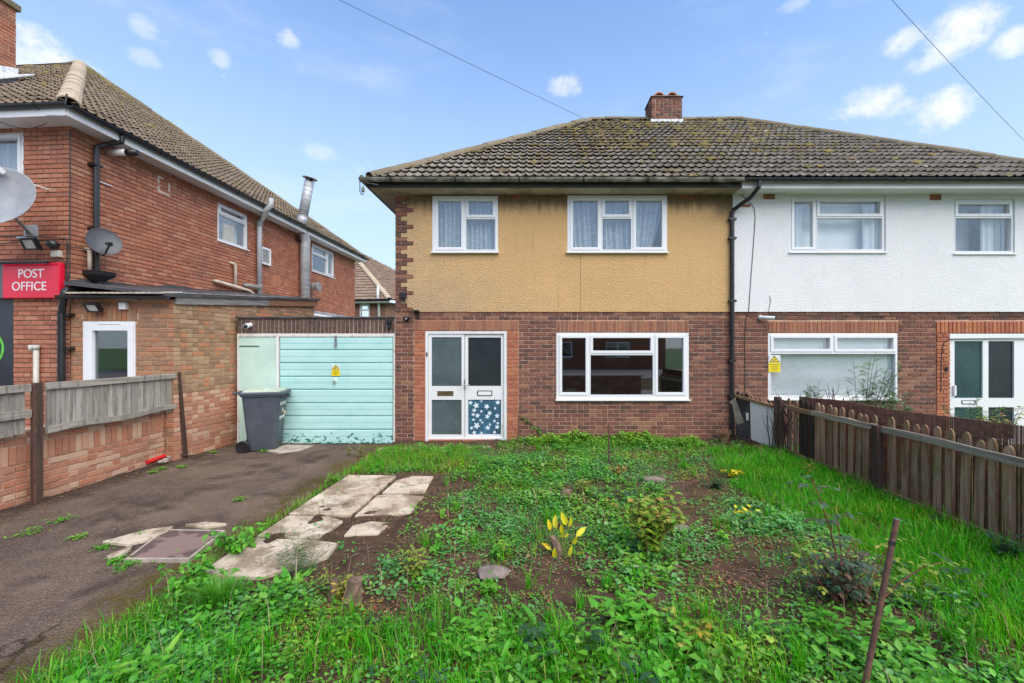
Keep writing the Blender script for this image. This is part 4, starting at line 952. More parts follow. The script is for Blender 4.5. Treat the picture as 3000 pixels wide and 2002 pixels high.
hd = MB().lathe(FG.p(FX(769), FZ(874), -.008), (0, -1, 0), [(.055, 0), (.055, .006), (.02, .010), (.02, .03)], 14).build('lock_plate', 'teal_plain', gd); MB(FG).box(FX(768.2), FX(770.2), FZ(883), FZ(872), .018, .032).build('lock_handle', 'steel', gd)
cctv(FG, FX(761.5), FX(780.5), FZ(863), FZ(836.5), -.004, 'yellow camera warning sign fixed on the turquoise garage door')
cg = thing('security_camera', FG.p(FX(578), FZ(752), 0), 'white bullet security camera on dark brick band above the garage side panel', 'camera')
MB().lathe(FG.p(FX(576), FZ(746), 0), (0, -1, 0), [(.04, 0), (.04, .02), (.02, .04)], 12).build('mount', 'white_plastic', cg); MB().tube([FG.p(FX(575), FZ(747), .03), FG.p(FX(578), FZ(748), .1), FG.p(FX(580), FZ(751), .19)], [.03, .045, .045], 12).build('camera_body', 'white_plastic', cg); MB().lathe(FG.p(FX(580), FZ(751), .19), (.1, -1, -.15), [(.036, 0), (.036, .008)], 12).build('lens', 'black_plastic', cg)
bl = thing('motion_light', FG.p(FX(895), FZ(752), 0), 'black outdoor light with sensor at the right end of the garage band', 'light')
MB(FG).box(*px(889, 900, 735, 744), .0, .10).build('lamp_head', 'black_plastic', bl, bevel=.01); MB(FG).box(*px(891, 899, 746, 754), .0, .07).build('sensor', 'black_plastic', bl, bevel=.01); MB(FG).box(*px(893, 897, 743, 747), .0, .04).build('bracket', 'black_plastic', bl)
# ================================================================ the post office building
PA = Vector((-7.30, 6.80, 0)); PROT = R(4)
po = thing('post_office_building', (-10.5, 12, 0), 'two-storey orange brick shop building with hipped brown tile roof and red sign', 'building')
FPF = Frame(PA, (math.cos(PROT), -math.sin(PROT), 0), (0, 0, 1), (-math.sin(PROT), -math.cos(PROT), 0)); FPS = Frame(PA, (.01, 1, 0), (0, 0, 1), (1, -.01, 0))
PL, PZ = 10.6, 5.24
def ps(x, y, off=0.0):     # point on the side wall seen at pixel x,y -> (u, z)
    Y = (7.30-off)*FPX/(1225-x); return Y-6.8, CAMZ+(797-y)*Y/FPX
def pf(x, y, w=0.0):
    d = Vector(((x-1225)/FPX, 1, (797-y)/FPX)); t = (PA+FPF.W*w-CAMV).dot(FPF.W)/d.dot(FPF.W); p = CAMV+d*t; return (p-PA).dot(FPF.U), p.z
WA = (*[ps(497, 455)[0], ps(566, 455)[0]], 4.21, 5.12); WB = (ps(711, 548)[0], ps(762, 548)[0], 4.24, 5.16)
wf_ = (-1.9, pf(52, 300)[0], 3.98, pf(50, 298)[1])
shop = (-4.2, pf(30, 800)[0], -.2, pf(20, 684)[1]-.02)
mb = shell(FPS, .03, PL, -.3, PZ+.1, [WA, WB], -.28, -.012); shell(FPF, -7.0, -.03, -.3, PZ+.1, [wf_, shop], -.28, -.012, mb); mb.fr = None
mb.poly([FPF.p(-.06, -.3, -.0121), PA+Vector((-.0118, .0125, -.3)), FPS.p(.06, -.3, -.0121), FPS.p(.06, -.3, -.2)], (0, 0, PZ+.4))
mb.box(PA.x-7, PA.x-.3, 17.1, 17.4, -.3, PZ+.1); mb.box(PA.x-7, PA.x-.3, 7.3, 17.1, 2.7, 2.85); mb.box(PA.x-7, PA.x-.3, 7.4, 17.1, PZ-.03, PZ)
mb.box(PA.x-3.6, PA.x-3.5, 7.6, 17.1, -.3, PZ)
pw = mb.build('wall', 'mortar_dark', po, PA)
bricks(po, pw, FPF, lay(-3.2, 0, 0, PZ, [wf_, shop], phase=0), 'brick_orange', limit=170)
bricks(po, pw, FPS, lay(0, PL, 2.4, PZ, [WA, WB, (ps(612, 640)[0], ps(640, 640)[0], ps(612, 655)[1], ps(612, 628)[1]+.0)], phase=0), 'brick_orange', limit=300)
bricks(po, pw, FPS, soldiers(ps(612, 640)[0], ps(640, 640)[0], ps(612, 655)[1], ps(612, 628)[1], .0775), 'brick_orange', limit=300)
u0, u1, v0, v1 = WA; um = (v0+(v1-v0)*.70)
window(po, FPS, *WA, [(u0+.05, u1-.05, um+.02, v1-.05, 1), (u0+.05, u1-.05, v0+.05, um, 0)], wf=-.03)
u0, u1, v0, v1 = WB; uc = u0+(u1-u0)*.66; vm = v0+(v1-v0)*.64
window(po, FPS, *WB, [(u0+.05, uc, vm+.01, v1-.05, 1), (u0+.05, uc, v0+.05, vm-.01, 0), (uc+.03, u1-.05, v0+.05, v1-.05, 1)], wf=-.03)
window(po, FPF, *wf_, [(wf_[0]+.06, wf_[1]-.06, wf_[2]+.06, wf_[3]-.06, 1)], wf=-.03)
put_props(MB(FPS).box(WA[0], WA[1], WA[2], WA[3], -.30, -.29).build('roller_blind', 'curtain', None), 'pale blind behind the two-part window of the post office side wall', 'blind')
put_props(MB(FPS).box(WA[0]+.32, WA[0]+.68, WA[2]+.02, WA[2]+.50, -.14, -.10).build('cardboard_box', 'card_cream', None), 'cream cardboard box standing inside the post office side window', 'box')
curtain(FPF, wf_[0], wf_[1], wf_[2], wf_[3], -.2, 'curtain_grey', 'grey curtain behind the front upstairs window of the post office', waves=12)
# eaves and roof
ze = 5.40; A_e = Vector((-6.99, 6.49, ze)); B_e = Vector((-6.885, 17.75, ze)); AP = Vector((-12.75, 12.15, 9.68)); dl = Vector((-math.cos(PROT), math.sin(PROT), 0))
E0 = A_e+dl*9; R0 = AP+dl*4+Vector((0, .25, -.30))
MB(FPS).box(-.33, PL+.33, PZ-.012, PZ, -.0, .31).build('soffit', 'fascia_white', po); MB(FPF).box(-7, .32, PZ-.0125, PZ-.0005, .0, .31).build('soffit', 'fascia_white', po)
MB(FPS).box(-.31, PL+.33, PZ-.02, ze-.03, .29, .315).build('fascia', 'fascia_white', po); MB(FPF).box(-7, .31, PZ-.021, ze-.031, .29, .316).build('fascia', 'fascia_white', po)
gutter('gutter', po, A_e+Vector((.05, -.03, -.02)), B_e+Vector((.05, .1, -.02)), (1, -.01, 0), 'black_plastic', r=.058, brackets=.95)
gutter('gutter', po, E0+Vector((0, -.055, -.02)), A_e+Vector((.06, -.06, -.02)), FPF.W, 'black_plastic', r=.058, brackets=.95)
CBK = B_e+Vector((-12.0, 0, 0))
proof = MB().add(deck([A_e, B_e, AP], 0), [(0, 1, 2)]).add(deck([E0, A_e, AP, R0], 0), [(0, 1, 2, 3)]).add(deck([B_e, CBK, R0, AP], 0), [(0, 1, 2, 3)]).build('roof', 'felt', po)
pr1 = roof_face(po, proof, [A_e, B_e, AP], 'tile_brown', 210, gauge=.225); pr2 = roof_face(po, proof, [E0, A_e, AP, R0], 'tile_brown', 300, gauge=.225)
ridge_run(proof, A_e+Vector((-.05, .05, .05)), AP+Vector((0, 0, .04)), 'ridge_pale', r=.135, L=.40); ridge_run(proof, B_e+Vector((-.03, -.03, .03)), AP+Vector((0, 0, .03)), 'ridge_mossy'); ridge_run(proof, AP+Vector((0, 0, .03)), R0+Vector((0, 0, .03)), 'ridge_mossy')
moss_patch('moss', pr1, 170, 'moss', lambda c, u, s: max(0, float(fbm(u, s, .7))-.35)*(.25+.75*min(1, s/5.0)), .045, proof); moss_patch('moss', pr2, 120, 'moss', lambda c, u, s: max(0, float(fbm(u, s, .7))-.3)*min(1, s/4.0), .045, proof)
MB(FPF).tube([A_e+Vector((.0, -.02, .14)), A_e+Vector((.0, -.04, -.02))], .012, 6).build('hip_iron', 'black_matt', po)
# chimney on the street slope
cx1 = -10.65; FC1 = Frame((0, 7.95, 0), (1, 0, 0), (0, 0, 1), (0, -1, 0)); FC2 = Frame((cx1, 0, 0), (0, 1, 0), (0, 0, 1), (1, 0, 0))
pch = MB().box(cx1-1.4+.012, cx1-.012, 7.95+.012, 8.9, 6.2, 8.66).build('chimney', 'mortar', po)
bricks(po, pch, FC1, lay(cx1-1.4, cx1, 6.35, 8.68, phase=0), 'brick_orange', single=False); bricks(po, pch, FC2, lay(7.95, 8.9, 6.35, 8.68, phase=0), 'brick_orange', single=False)
MB().box(cx1-1.45, cx1+.05, 7.90, 8.95, 8.67, 8.80).build('chimney_cap', 'ridge_mossy', pch, bevel=.02)
MB().poly([(cx1+.0, 7.8, 6.50), (cx1+.2, 7.8, 6.50), (cx1+.2, 9.05, 7.44), (cx1+.0, 9.05, 7.44)], (0, 0, .03)).poly([(cx1+.004, 7.9, 6.45), (cx1+.004, 8.92, 7.22), (cx1+.004, 8.92, 7.50), (cx1+.004, 8.6, 7.36), (cx1+.004, 8.6, 7.24), (cx1+.004, 8.25, 7.10), (cx1+.004, 8.25, 6.98), (cx1+.004, 7.9, 6.84)], (.008, 0, 0)).build('chimney_flashing', 'lead_white', pch)
airbrick(po, FPS, ps(434, 452)[0], ps(449, 452)[0], 4.88, 5.02, 0); airbrick(po, FPS, ps(434, 607)[0], ps(449, 607)[0], 3.46, 3.60, 0)
pu, pz_ = ps(375, 430); shell(FPS, pu-.15, pu+.13, pz_-.14, pz_+.18, [(pu-.11, pu+.09, pz_-.10, pz_+.14)], -.0125, .003).build('patched_opening', 'mortar_pale', po)
def tubep(name, mat, pts, r, parent, n=10, smooth=True): return MB().tube(pts, r, n).build(name, mat, parent, smooth=smooth)
SP = lambda u, z, w=0.0: FPS.p(u, z, w)
# fittings on the side wall
du = ps(207, 400)[0]+.02
t = thing('downpipe', SP(du, 2.95, .08), 'black downpipe with hopper head on the post office side wall near its corner', 'downpipe')
tubep('pipe', 'black_plastic', [SP(du+.18, 5.33, .33), SP(du+.18, 5.22, .33), SP(du+.08, 5.13, .15), SP(du, 5.05, .08), SP(du, 4.9, .08), SP(du, 3.02, .08)], .042, t, smooth=False)
for z in (4.75, 3.7): MB(FPS).box(du-.07, du+.07, z-.02, z+.02, 0, .12).build('pipe_clip', 'black_plastic', t)
FHp = FPS
hp = MB(FPS); hp.add([SP(du-.15, 3.0, .0), SP(du+.15, 3.0, .0), SP(du+.15, 3.0, .26), SP(du-.15, 3.0, .26), SP(du-.15, 2.93, .0), SP(du+.15, 2.93, 0), SP(du+.15, 2.93, .26), SP(du-.15, 2.93, .26), SP(du-.05, 2.83, .06), SP(du+.05, 2.83, .06), SP(du+.05, 2.83, .16), SP(du-.05, 2.83, .16)], [(0, 1, 2, 3), (0, 3, 7, 4), (1, 5, 6, 2), (3, 2, 6, 7), (0, 4, 5, 1), (4, 7, 11, 8), (5, 9, 10, 6), (7, 6, 10, 11), (4, 8, 9, 5), (8, 11, 10, 9)]).build('hopper', 'black_plastic', t)
tubep('pipe', 'black_plastic', [SP(du, 2.85, .1), SP(du, 2.76, .1), SP(.12, 2.70, .09), at(152, 664, 6.72), at(146, 672, 6.68), at(146, 690, 6.68), at(141, 720, 6.70), at(141, 890, 6.70)], .045, t, smooth=False)
for y in (722, 800): MB().box(at(141, y, 6.7).x-.06, at(158, y, 6.7).x, 6.70, 6.79, at(141, y, 6.7).z-.02, at(141, y, 6.7).z+.02).build('pipe_clip', 'black_plastic', t)
tag(tubep('vent_pipe', 'cream_pipe', [SP(du-.12, 3.34, .0), SP(du-.12, 3.34, .07), SP(du-.12, 3.30, .09), SP(du-.12, 3.0, .09)], .028, None), 'short cream overflow pipe dropping into the black hopper on the post office', 'pipe')
fu = ps(240, 325)[0]+.05
t = thing('boiler_flue', SP(fu, 5.08, 0), 'white horizontal boiler flue with black end under the post office eaves', 'flue')
tubep('flue_pipe', 'white_plastic', [SP(fu, 5.09, -.02), SP(fu, 5.08, .34)], .055, t, 14); tubep('flue_end', 'black_plastic', [SP(fu, 5.08, .34), SP(fu, 5.08, .42), SP(fu, 5.08, .43), SP(fu, 5.08, .50)], [.062, .062, .052, .052], t, 14)
tag(MB(FPS).box(du+.05, du+.33, 4.52, 4.535, 0, .02).build('cable_trunking', 'white_plastic', None), 'short white cable strip on brick beside the post office downpipe', 'trunking')
def dish(base, c, nrm, r, mat, label, armlen=.45, feed=None):
    nrm = Vector(nrm).normalized(); t = thing('satellite_dish', base, label, 'satellite dish')
    prof = [(r*k/7, r*.20*((k/7)**2)) for k in range(1, 8)]; pr = [(.002, 0)]+prof+[(r*1.03, r*.20+.008), (r, r*.20-.012)]+[(a, b-.012) for a, b in prof[::-1][1:]]+[(.002, -.012)]
    MB().lathe(c, nrm, pr, 28).build('dish', mat, t, smooth=True)
    b = Vector(c)-nrm*.05; MB().tube([Vector(base), b], .022, 8).build('mount_arm', 'grey_pvc_dark', t)
    down = (Vector((0, 0, -1))+nrm*nrm.z).normalized(); f = Vector(c)+nrm*armlen+down*r*.55
    e = Vector(c)+down*r*.92+nrm*r*.1
    MB().tube([e-nrm*.06, e, f], .014, 8).build('feed_arm', 'black_matt', t); MB().tube([f+nrm*.02, f-(f-Vector(c)).normalized()*.12], [.035, .028], 10).build('receiver', 'black_plastic', t)
    return t
cd = SP(ps(238, 557, .25)[0], ps(238, 557, .25)[1], .24); dish(SP(du+.08, 3.48, 0), cd, (.85, -.45, .22), .22, 'dish_dark', 'small dark grey satellite dish on the post office side wall', .24)
# grey soil pipe, silver flue, louvre, drains
su = ps(583, 600)[0]
t = thing('soil_pipe', SP(su, 2.9, .1), 'grey plastic soil pipe climbing the post office wall past the eaves', 'pipe')
p1 = at(622, 470, 11.05); tubep('pipe', 'grey_pvc', [SP(su, 2.9, .1), SP(su, 5.0, .1), SP(su+.06, 5.12, .14), at(612, 482, 10.95), p1, p1+Vector((0, 0, .16))], .06, t, 14)
for z in (3.35, 4.95): MB().tube([SP(su, z-.05, .1), SP(su, z+.05, .1)], .072, 14).build('pipe_collar', 'grey_pvc_dark', t)
tubep('branch_pipe', 'grey_pvc_dark', [SP(su-.02, 3.28, .1), SP(su-.15, 3.3, .1), SP(su-.42, 3.30, .10), SP(su-.5, 3.30, .0)], .055, t, 12)
t = thing('metal_flue', SP(ps(676, 600)[0], 2.95, .2), 'tall silver metal flue with rain cap beside the post office wall', 'flue')
fu2 = ps(676, 600, -.0)[0]+.15; fb = SP(fu2, 2.9, .18); fx = SP(fu2, 4.95, .18); fk = at(693, 508, 13.1); ft = at(710, 418, 13.1)
MB().tube([fb, fx, fx+Vector((.02, 0, .08)), fk-Vector((.04, 0, .10)), fk, fk+(ft-fk)*.15], .135, 20).build('flue_pipe', 'galv', t, smooth=True); MB().tube([fk+(ft-fk)*.1, ft], .135, 20).build('flue_pipe', 'galv', t, smooth=True)
dirf = (ft-fk).normalized()
for k in range(14): z = 2.98+k*.15; MB().tube([(fb.x, fb.y, z), (fb.x, fb.y, z+.012)], .1385, 20).build('flue_seam', 'lead', t)
for k in range(7): q0 = fk+dirf*(.22+k*.14); MB().tube([q0, q0+dirf*.012], .1385, 20).build('flue_seam', 'lead', t)
MB().lathe(ft+dirf*.09, dirf, [(.10, -.08), (.10, 0)], 16).build('flue_neck', 'black_matt', t); MB().lathe(ft+dirf*.10, dirf, [(.21, 0), (.21, .012), (.02, .06)], 20).build('rain_cap', 'galv', t)
for a in range(6): o_ = dirf.orthogonal().normalized(); b_ = dirf.cross(o_); v = o_*math.cos(a*math.pi/3)+b_*math.sin(a*math.pi/3); MB().tube([ft+v*.125-dirf*.02, ft+v*.125+dirf*.11], .008, 5).build('cap_strut', 'steel', t)
MB(FPS).box(fu2-.22, fu2+.16, 2.99, 3.01, 0, .06).box(fu2-.25, fu2+.16, 5.0, 5.02, 0, .06).build('wall_bracket', 'black_matt', t)
lv = (ps(591, 590)[0], ps(613, 590)[0], 3.97, 4.42)
t = thing('louvre_vent', SP(lv[0], lv[2], 0), 'white louvred vent grille beside the grey soil pipe on the post office', 'vent')
shell(FPS, *lv, [(lv[0]+.05, lv[1]-.05, lv[2]+.05, lv[3]-.05)], 0, .06, MB(FPS)).build('vent_frame', 'upvc', t, bevel=.006); MB(FPS).box(lv[0]+.04, lv[1]-.04, lv[2]+.04, lv[3]-.04, .002, .01).build('vent_back', 'black_matt', t)
for k in range(9): z = lv[2]+.065+k*.037; MB(FPS).add([SP(lv[0]+.05, z, .05), SP(lv[1]-.05, z, .05), SP(lv[1]-.05, z+.022, .025), SP(lv[0]+.05, z+.022, .025), SP(lv[0]+.05, z+.004, .052), SP(lv[1]-.05, z+.004, .052), SP(lv[1]-.05, z+.026, .027), SP(lv[0]+.05, z+.026, .027)], [(0, 1, 2, 3), (4, 7, 6, 5), (0, 4, 5, 1), (2, 6, 7, 3)]).build('slat', 'upvc', t)
ua, za = ps(486, 645); ub, zb_ = ps(563, 668); ur = ps(530, 640)[0]
t = thing('waste_pipe', SP(ua, za, .06), 'cream waste pipe with upright branch running down the post office wall', 'pipe')
tubep('pipe', 'cream_pipe', [SP(ua, za, 0), SP(ua, za, .07), SP(ub, zb_, .08), SP(ub+.25, zb_-.19, .14), SP(ub+.38, zb_-.22, .2)], .038, t); tubep('riser_pipe', 'cream_pipe', [SP(ur, za-.07, .07), SP(ur, 3.72, .07), SP(ur-.03, 3.76, .05), SP(ur-.10, 3.77, .0)], .034, t)
eu, ez = ps(703, 658); t = thing('extractor_vent', SP(eu, ez, 0), 'round brown extractor vent low on the far post office wall', 'vent'); MB().lathe(SP(eu, ez, 0), FPS.W, [(.09, 0), (.09, .14), (.13, .15), (.13, .18), (.09, .19), (.09, .28), (.15, .30), (.15, .34), (.14, .35)], 18).build('vent_body', 'grey_pvc_dark', t)
# front wall: sign, lamps, big dish
FSG = Frame(FPF.p(0, 0, .0), FPF.U, FPF.V, FPF.W); s0 = -3.2; su1 = pf(136, 640, .09)[0]; sr = pf(5, 640, .09)[0]; zt, zb2 = pf(80, 603, .09)[1], pf(80, 684, .09)[1]
t = thing('shop_sign', FPF.p(su1, zb2, .1), 'red and grey illuminated shop sign reading POST OFFICE over the shopfront', 'sign')
MB(FPF).box(sr, su1, zb2, zt, .01, .09).build('sign_box', 'sign_red', t, bevel=.012); MB(FPF).box(s0, sr-.002, zb2, zt, .01, .085).build('sign_box', 'sign_grey', t, bevel=.008)
mid = pf(71, 640, .09)[0]; text_mesh('lettering', 'POST', .195, FPF, mid, pf(76, 629, .09)[1], .09, 'sign_white', t, sx=.95); text_mesh('lettering', 'OFFICE', .195, FPF, mid-.03, pf(76, 658, .09)[1], .09, 'sign_white', t, sx=.95)
tag(MB().tube([FPF.p(s0, zt-.015, .17), FPF.p(pf(110, 606, .17)[0], zt-.015, .17)], .022, 8).tube([FPF.p(pf(98, 606, .17)[0], zt-.015, .17), FPF.p(pf(98, 606, .17)[0], zt+.02, .0)], .012, 6).build('sign_lamp', 'black_plastic', None), 'long thin black trough lamp along the top of the red sign', 'light')
t = thing('shopfront_panel', FPF.p(shop[1]-.2, 0, 0), 'dark shopfront glazing with part of a green ring emblem below the sign', 'shopfront')
MB(FPF).box(shop[0], shop[1]-.004, 0, shop[3], -.10, -.04).build('panel', 'shop_black', t)
gc = pf(-36, 800); MB().lathe(FPF.p(gc[0], gc[1], -.04), FPF.W, [(.255, 0), (.29, 0), (.29, .006), (.255, .006), (.255, 0)], 40).build('ring_emblem', 'neon_green', t)
dc_ = at(-8, 458, 6.15); dish(FPF.p(pf(75, 540)[0], pf(75, 540)[1], .02), dc_, (.28, -.88, .32), .47, 'dish_grey', 'large pale grey satellite dish bracketed to the post office front wall', .42)
bu, bz = pf(75, 535); tag(MB(FPF).box(bu-.12, bu+.10, bz-.14, bz+.12, 0, .02).box(bu-.09, bu+.06, bz-.12, bz-.09, .02, .14).box(bu-.02, bu+.01, bz-.12, bz+.10, .02, .10).build('dish_bracket', 'galv', None), 'square galvanised wall plate carrying the large satellite dish', 'bracket')
def flood(fr, u, v, w, label, s=.13, mat='black_plastic', tilt=.5):
    t = thing('floodlight', fr.p(u, v, 0), label, 'floodlight'); c = fr.p(u, v, w); n = (fr.W*1.0-fr.V*tilt).normalized(); a = fr.U; b = n.cross(a)
    fr2 = Frame(c, a, b, n); shell(fr2, -s, s, -s*.75, s*.75, [(-s*.8, s*.8, -s*.55, s*.55)], -.03, .02, MB(fr2)).build('lamp_head', mat, t); MB(fr2).box(-s*.82, s*.82, -s*.57, s*.57, -.025, .006).build('lamp_glass', 'lamp_glass', t); MB(fr2).box(-s, s, -s*.75, s*.75, -.045, -.03).build('lamp_back', mat, t)
    MB().tube([fr.p(u, v-.05, 0), fr.p(u, v-.05, w*.5), c-n*.04], .014, 6).build('lamp_arm', mat, t); return t
q = pf(97, 566); flood(FPF, q[0], q[1], .16, 'black floodlight above the red sign on the post office', .12)
q = pf(112, 428); flood(FPF, q[0], q[1], .75, 'white floodlight on an arm beside the large satellite dish', .15, 'white_plastic', 1.6)
q = pf(134, 562); tag(MB().lathe(FPF.p(q[0], q[1], 0), (0, -1, -.2), [(.03, 0), (.03, .05), (.07, .06), (.075, .10), (.05, .14), (.01, .15)], 12).build('motion_sensor', 'black_plastic', None), 'round black motion sensor above the end of the red sign', 'sensor')
q = pf(135, 584); tag(MB(FPF).box(q[0]-.07, q[0]+.07, q[1]-.05, q[1]+.05, 0, .06).build('junction_box', 'pale_pipe', None, bevel=.006), 'small cream junction box just above the red sign', 'box')
for pts, lb in ([((0, 544), (60, 543), (120, 545), (152, 548), (155, 560), (153, 600), (152, 680)), 'black cable looping along the post office front to the corner above the sign'], [((0, 560), (40, 556), (110, 552), (160, 566), (205, 573)), 'black cable crossing the post office corner to the downpipe'], [((161, 300), (161, 440), (160, 640)), 'thin black cable dropping straight down the post office corner'], [((0, 597), (60, 596), (130, 594), (150, 600), (156, 640), (150, 682)), 'bundle of black cables wrapped over the end of the red sign']):
    tag(MB().tube([at(x, y, 6.73 if x < 150 else 6.78) for x, y in pts], .009, 5).build('cable', 'wire', None), lb, 'cable')
q = pf(92, 795); t = thing('waste_pipe', FPF.p(q[0], .2, .05), 'pale upright waste pipe with capped branch on the post office front wall', 'pipe'); tubep('pipe', 'pale_pipe', [FPF.p(q[0], .2, .05), FPF.p(q[0], q[1], .05)], .034, t); tubep('pipe_joint', 'pale_pipe', [FPF.p(q[0], q[1]-.05, .05), FPF.p(q[0], q[1]+.02, .05)], .045, t); tubep('branch_pipe', 'pale_pipe', [FPF.p(q[0]-.09, q[1]-.07, .05), FPF.p(q[0]-.09, q[1]+.02, .05)], .032, t)
wire([at(105, 284, 6.7), at(-60, 240, 5.2)], .006, 'thin wire slanting from the post office eaves out to the street')

# ---- single-storey extension beside it
ex = thing('brick_extension', (-6.5, 8.8, 0), 'low buff brick extension with sloping felt roof beside the post office', 'building')
FEF = Frame((0, 6.80, 0), (1, 0, 0), (0, 0, 1), (0, -1, 0)); EC = Vector((-5.66, 6.80, 0)); FES = Frame(EC, (.085, 1, 0), (0, 0, 1), (1, -.085, 0)); EL_ = 3.75
e0x = -7.29; edoor = ((192-1225)*6.8/FPX, (311-1225)*6.8/FPX, .15, CAMZ+(797-738)*6.8/FPX); zt0 = 2.50; zs = .085
mb = shell(FEF, e0x, EC.x-.012, -.3, zt0, [edoor], -.22, -.012); shell(FES, .012, EL_, -.3, zt0, [], -.22, -.012, mb); mb.fr = None
mb.poly([FES.p(0, zt0, -.012), FES.p(EL_, zt0, -.012), FES.p(EL_, zt0+zs*EL_, -.012)], FES.W*-.2); mb.box(e0x, EC.x+.2, 6.8+EL_-.1, 6.8+EL_, -.3, 2.7)
ew = mb.build('wall', 'mortar', ex, EC)
elint = soldiers(edoor[0]-.02, edoor[1]+.02, edoor[3], edoor[3]+.225, .075); bricks(ex, ew, FEF, elint, 'brick_ext')
bricks(ex, ew, FEF, lay(e0x, EC.x, -.12, zt0, [edoor, (edoor[0]-.02, edoor[1]+.02, edoor[3], edoor[3]+.225)], phase=EC.x), 'brick_ext', limit=120)
bricks(ex, ew, FES, lay(0, 1.25, 1.0, zt0, phase=0, headers=.75), 'brick_buff', limit=250); bricks(ex, ew, FES, lay(0, 1.3, -.12, 1.0, phase=0, headers=.5), 'brick_low', limit=300)
bricks(ex, ew, FES, lay(1.25, EL_, 1.9, zt0+.24, phase=0, headers=.6), 'brick_buff', limit=300, single=False)
window(ex, FEF, *edoor, [(edoor[0]+.06, edoor[1]-.004, edoor[2]+.06, edoor[3]-.045, 1)], wf=.01, name='glazed_door', bar=.06, sash=.09, glass='glass_dim', sill=0)
MB(FEF).box(edoor[0]+.25, edoor[1]-.22, edoor[3]-.045, edoor[3]-.03, .01, .03).build('trickle_vent', 'upvc', ex, bevel=.003)
# roof of felt falling to the front gutter
wv = 0.36
rt = MB().poly([(EC.x+.06, 6.70, zt0+.03), (EC.x+.06+.085*(EL_+.2), 6.80+EL_+.1, zt0+zs*(EL_+.2)+.06), (-7.29, 6.8+EL_+.1, zt0+zs*(EL_+.2)+.22), (-7.29, 6.70, zt0+.22)], (0, 0, .05)).build('roof', 'felt', ex)
for k in range(2):
    a_, b_ = [(0, 2.1), (2.1, EL_+.05)][k]; MB().poly([FES.p(a_, zt0+zs*a_-.075, .015), FES.p(b_, zt0+zs*b_-.075, .015), FES.p(b_, zt0+zs*b_+.10, .015), FES.p(a_, zt0+zs*a_+.10, .015)], FES.W*.03).build('fascia_board', ['fascia_wood', 'fascia_wood_new'][k], ex)
MB().poly([FES.p(.0, zt0+.101, -.03), FES.p(EL_+.1, zt0+zs*(EL_+.1)+.101, -.03), FES.p(EL_+.1, zt0+zs*(EL_+.1)+.101, .065), FES.p(0, zt0+.101, .065)], (0, 0, .012)).build('felt_trim', 'lead', ex)
for k in range(16):
    x = e0x+.08+k*.096; MB().extrude([(.048*math.cos(t_), .026*math.sin(t_)) for t_ in [math.pi*j/6 for j in range(7)]], (x, 6.66, zt0+.075), (x, 7.05, zt0+.13), (1, 0, 0), (0, 0, 1)).build('corrugation', 'concrete', rt)
gutter('gutter', ex, (e0x-.02, 6.64, zt0+.045), (EC.x+.03, 6.64, zt0+.03), (0, -1, 0), 'black_plastic', r=.055, brackets=.8)
bf = MB(); bfp = []; 
for k in range(15): u = k*.36; bfp.append((u, 2.82+.075*u+random.uniform(-.02, .04)))
MB(FPS).lpoly([(u, 2.62+.075*u) for u, z in bfp]+[(u, z) for u, z in bfp[::-1]], .0, .018).build('flashing', 'felt', ex)
q = (233, 708); flood(FEF, (q[0]-1225)*6.8/FPX, CAMZ+(797-q[1])*6.8/FPX, .14, 'black floodlight over the white glazed door of the extension', .10, tilt=.7)
q = at(288, 703, 6.8); tag(MB(FEF).box(q.x-.055, q.x+.055, q.z-.055, q.z+.055, 0, .06).build('junction_box', 'white_plastic', None, bevel=.006), 'white junction box on brick above the glazed door of the extension', 'box')
# lower roof edge beyond the extension, against the far end of the wall
lr = thing('lean_to_roof', SP(6.0, 2.3, .5), 'low grey sheet roof with lead flashing against the far post office wall', 'roof')
MB(FPS).box(EL_+.2, PL-.1, 2.2, 2.58, .0, 1.55).build('sheet_roof', 'lead', lr); MB(FPS).box(EL_+.2, PL-.1, 2.6, 2.95, .002, .02).build('flashing', 'lead', lr)
MB().tube([SP(EL_+.3, 2.72, .25), SP(PL-.2, 2.70, .25)], .11, 10).build('ridge_roll', 'fascia_white', lr)

# ---- far house seen through the gap
fh = thing('far_house', (-11.5, 27, 0), 'distant brown brick house with hipped tile roof between the buildings', 'house')
fa = R(8); FF = Frame((-8.55, 25, 0), (math.cos(fa), -math.sin(fa), 0), (0, 0, 1), (-math.sin(fa), -math.cos(fa), 0)); FFS = Frame((-8.55, 25, 0), (math.sin(fa)+.35, math.cos(fa), 0), (0, 0, 1), (1, -.5, 0))
fwn = [(-1.62, -1.02, 3.35, 4.25), (-2.75, -2.05, 3.35, 4.25)]
fz = 4.36
mb = shell(FF, -7, 0, -.3, fz, fwn, -.25, 0); mb.poly([FFS.p(0, -.3), FFS.p(7, -.3), FFS.p(7, fz), FFS.p(0, fz)], FFS.W*-.2); fwl = mb.build('wall', 'mortar', fh, (-8.55, 25, 0))
bricks(fh, fwl, FF, lay(-3.2, 0, 2.2, fz, fwn, phase=0), 'brick_far', w0=0, w1=.01, limit=150); bricks(fh, fwl, FFS, lay(0, 2, 2.2, fz, phase=0), 'brick_far', w0=0, w1=.01, limit=150)
for wn in fwn: window(fh, FF, *wn, [(wn[0]+.05, wn[1]-.05, wn[2]+.55, wn[3]-.05, 1), (wn[0]+.05, wn[1]-.05, wn[2]+.05, wn[2]+.53, 0)], wf=.0)
fe = FF.p(.45, fz+.1, .45); fel = FF.p(-7, fz+.1, .45); fer = FFS.p(8, fz+.1, .45); fap = Vector((-13.2, 30.2, 8.9))
fr_ = MB().add(deck([fel, fe, fap], 0), [(0, 1, 2)]).add(deck([fe, fer, fap], 0), [(0, 1, 2)]).build('roof', 'felt', fh)
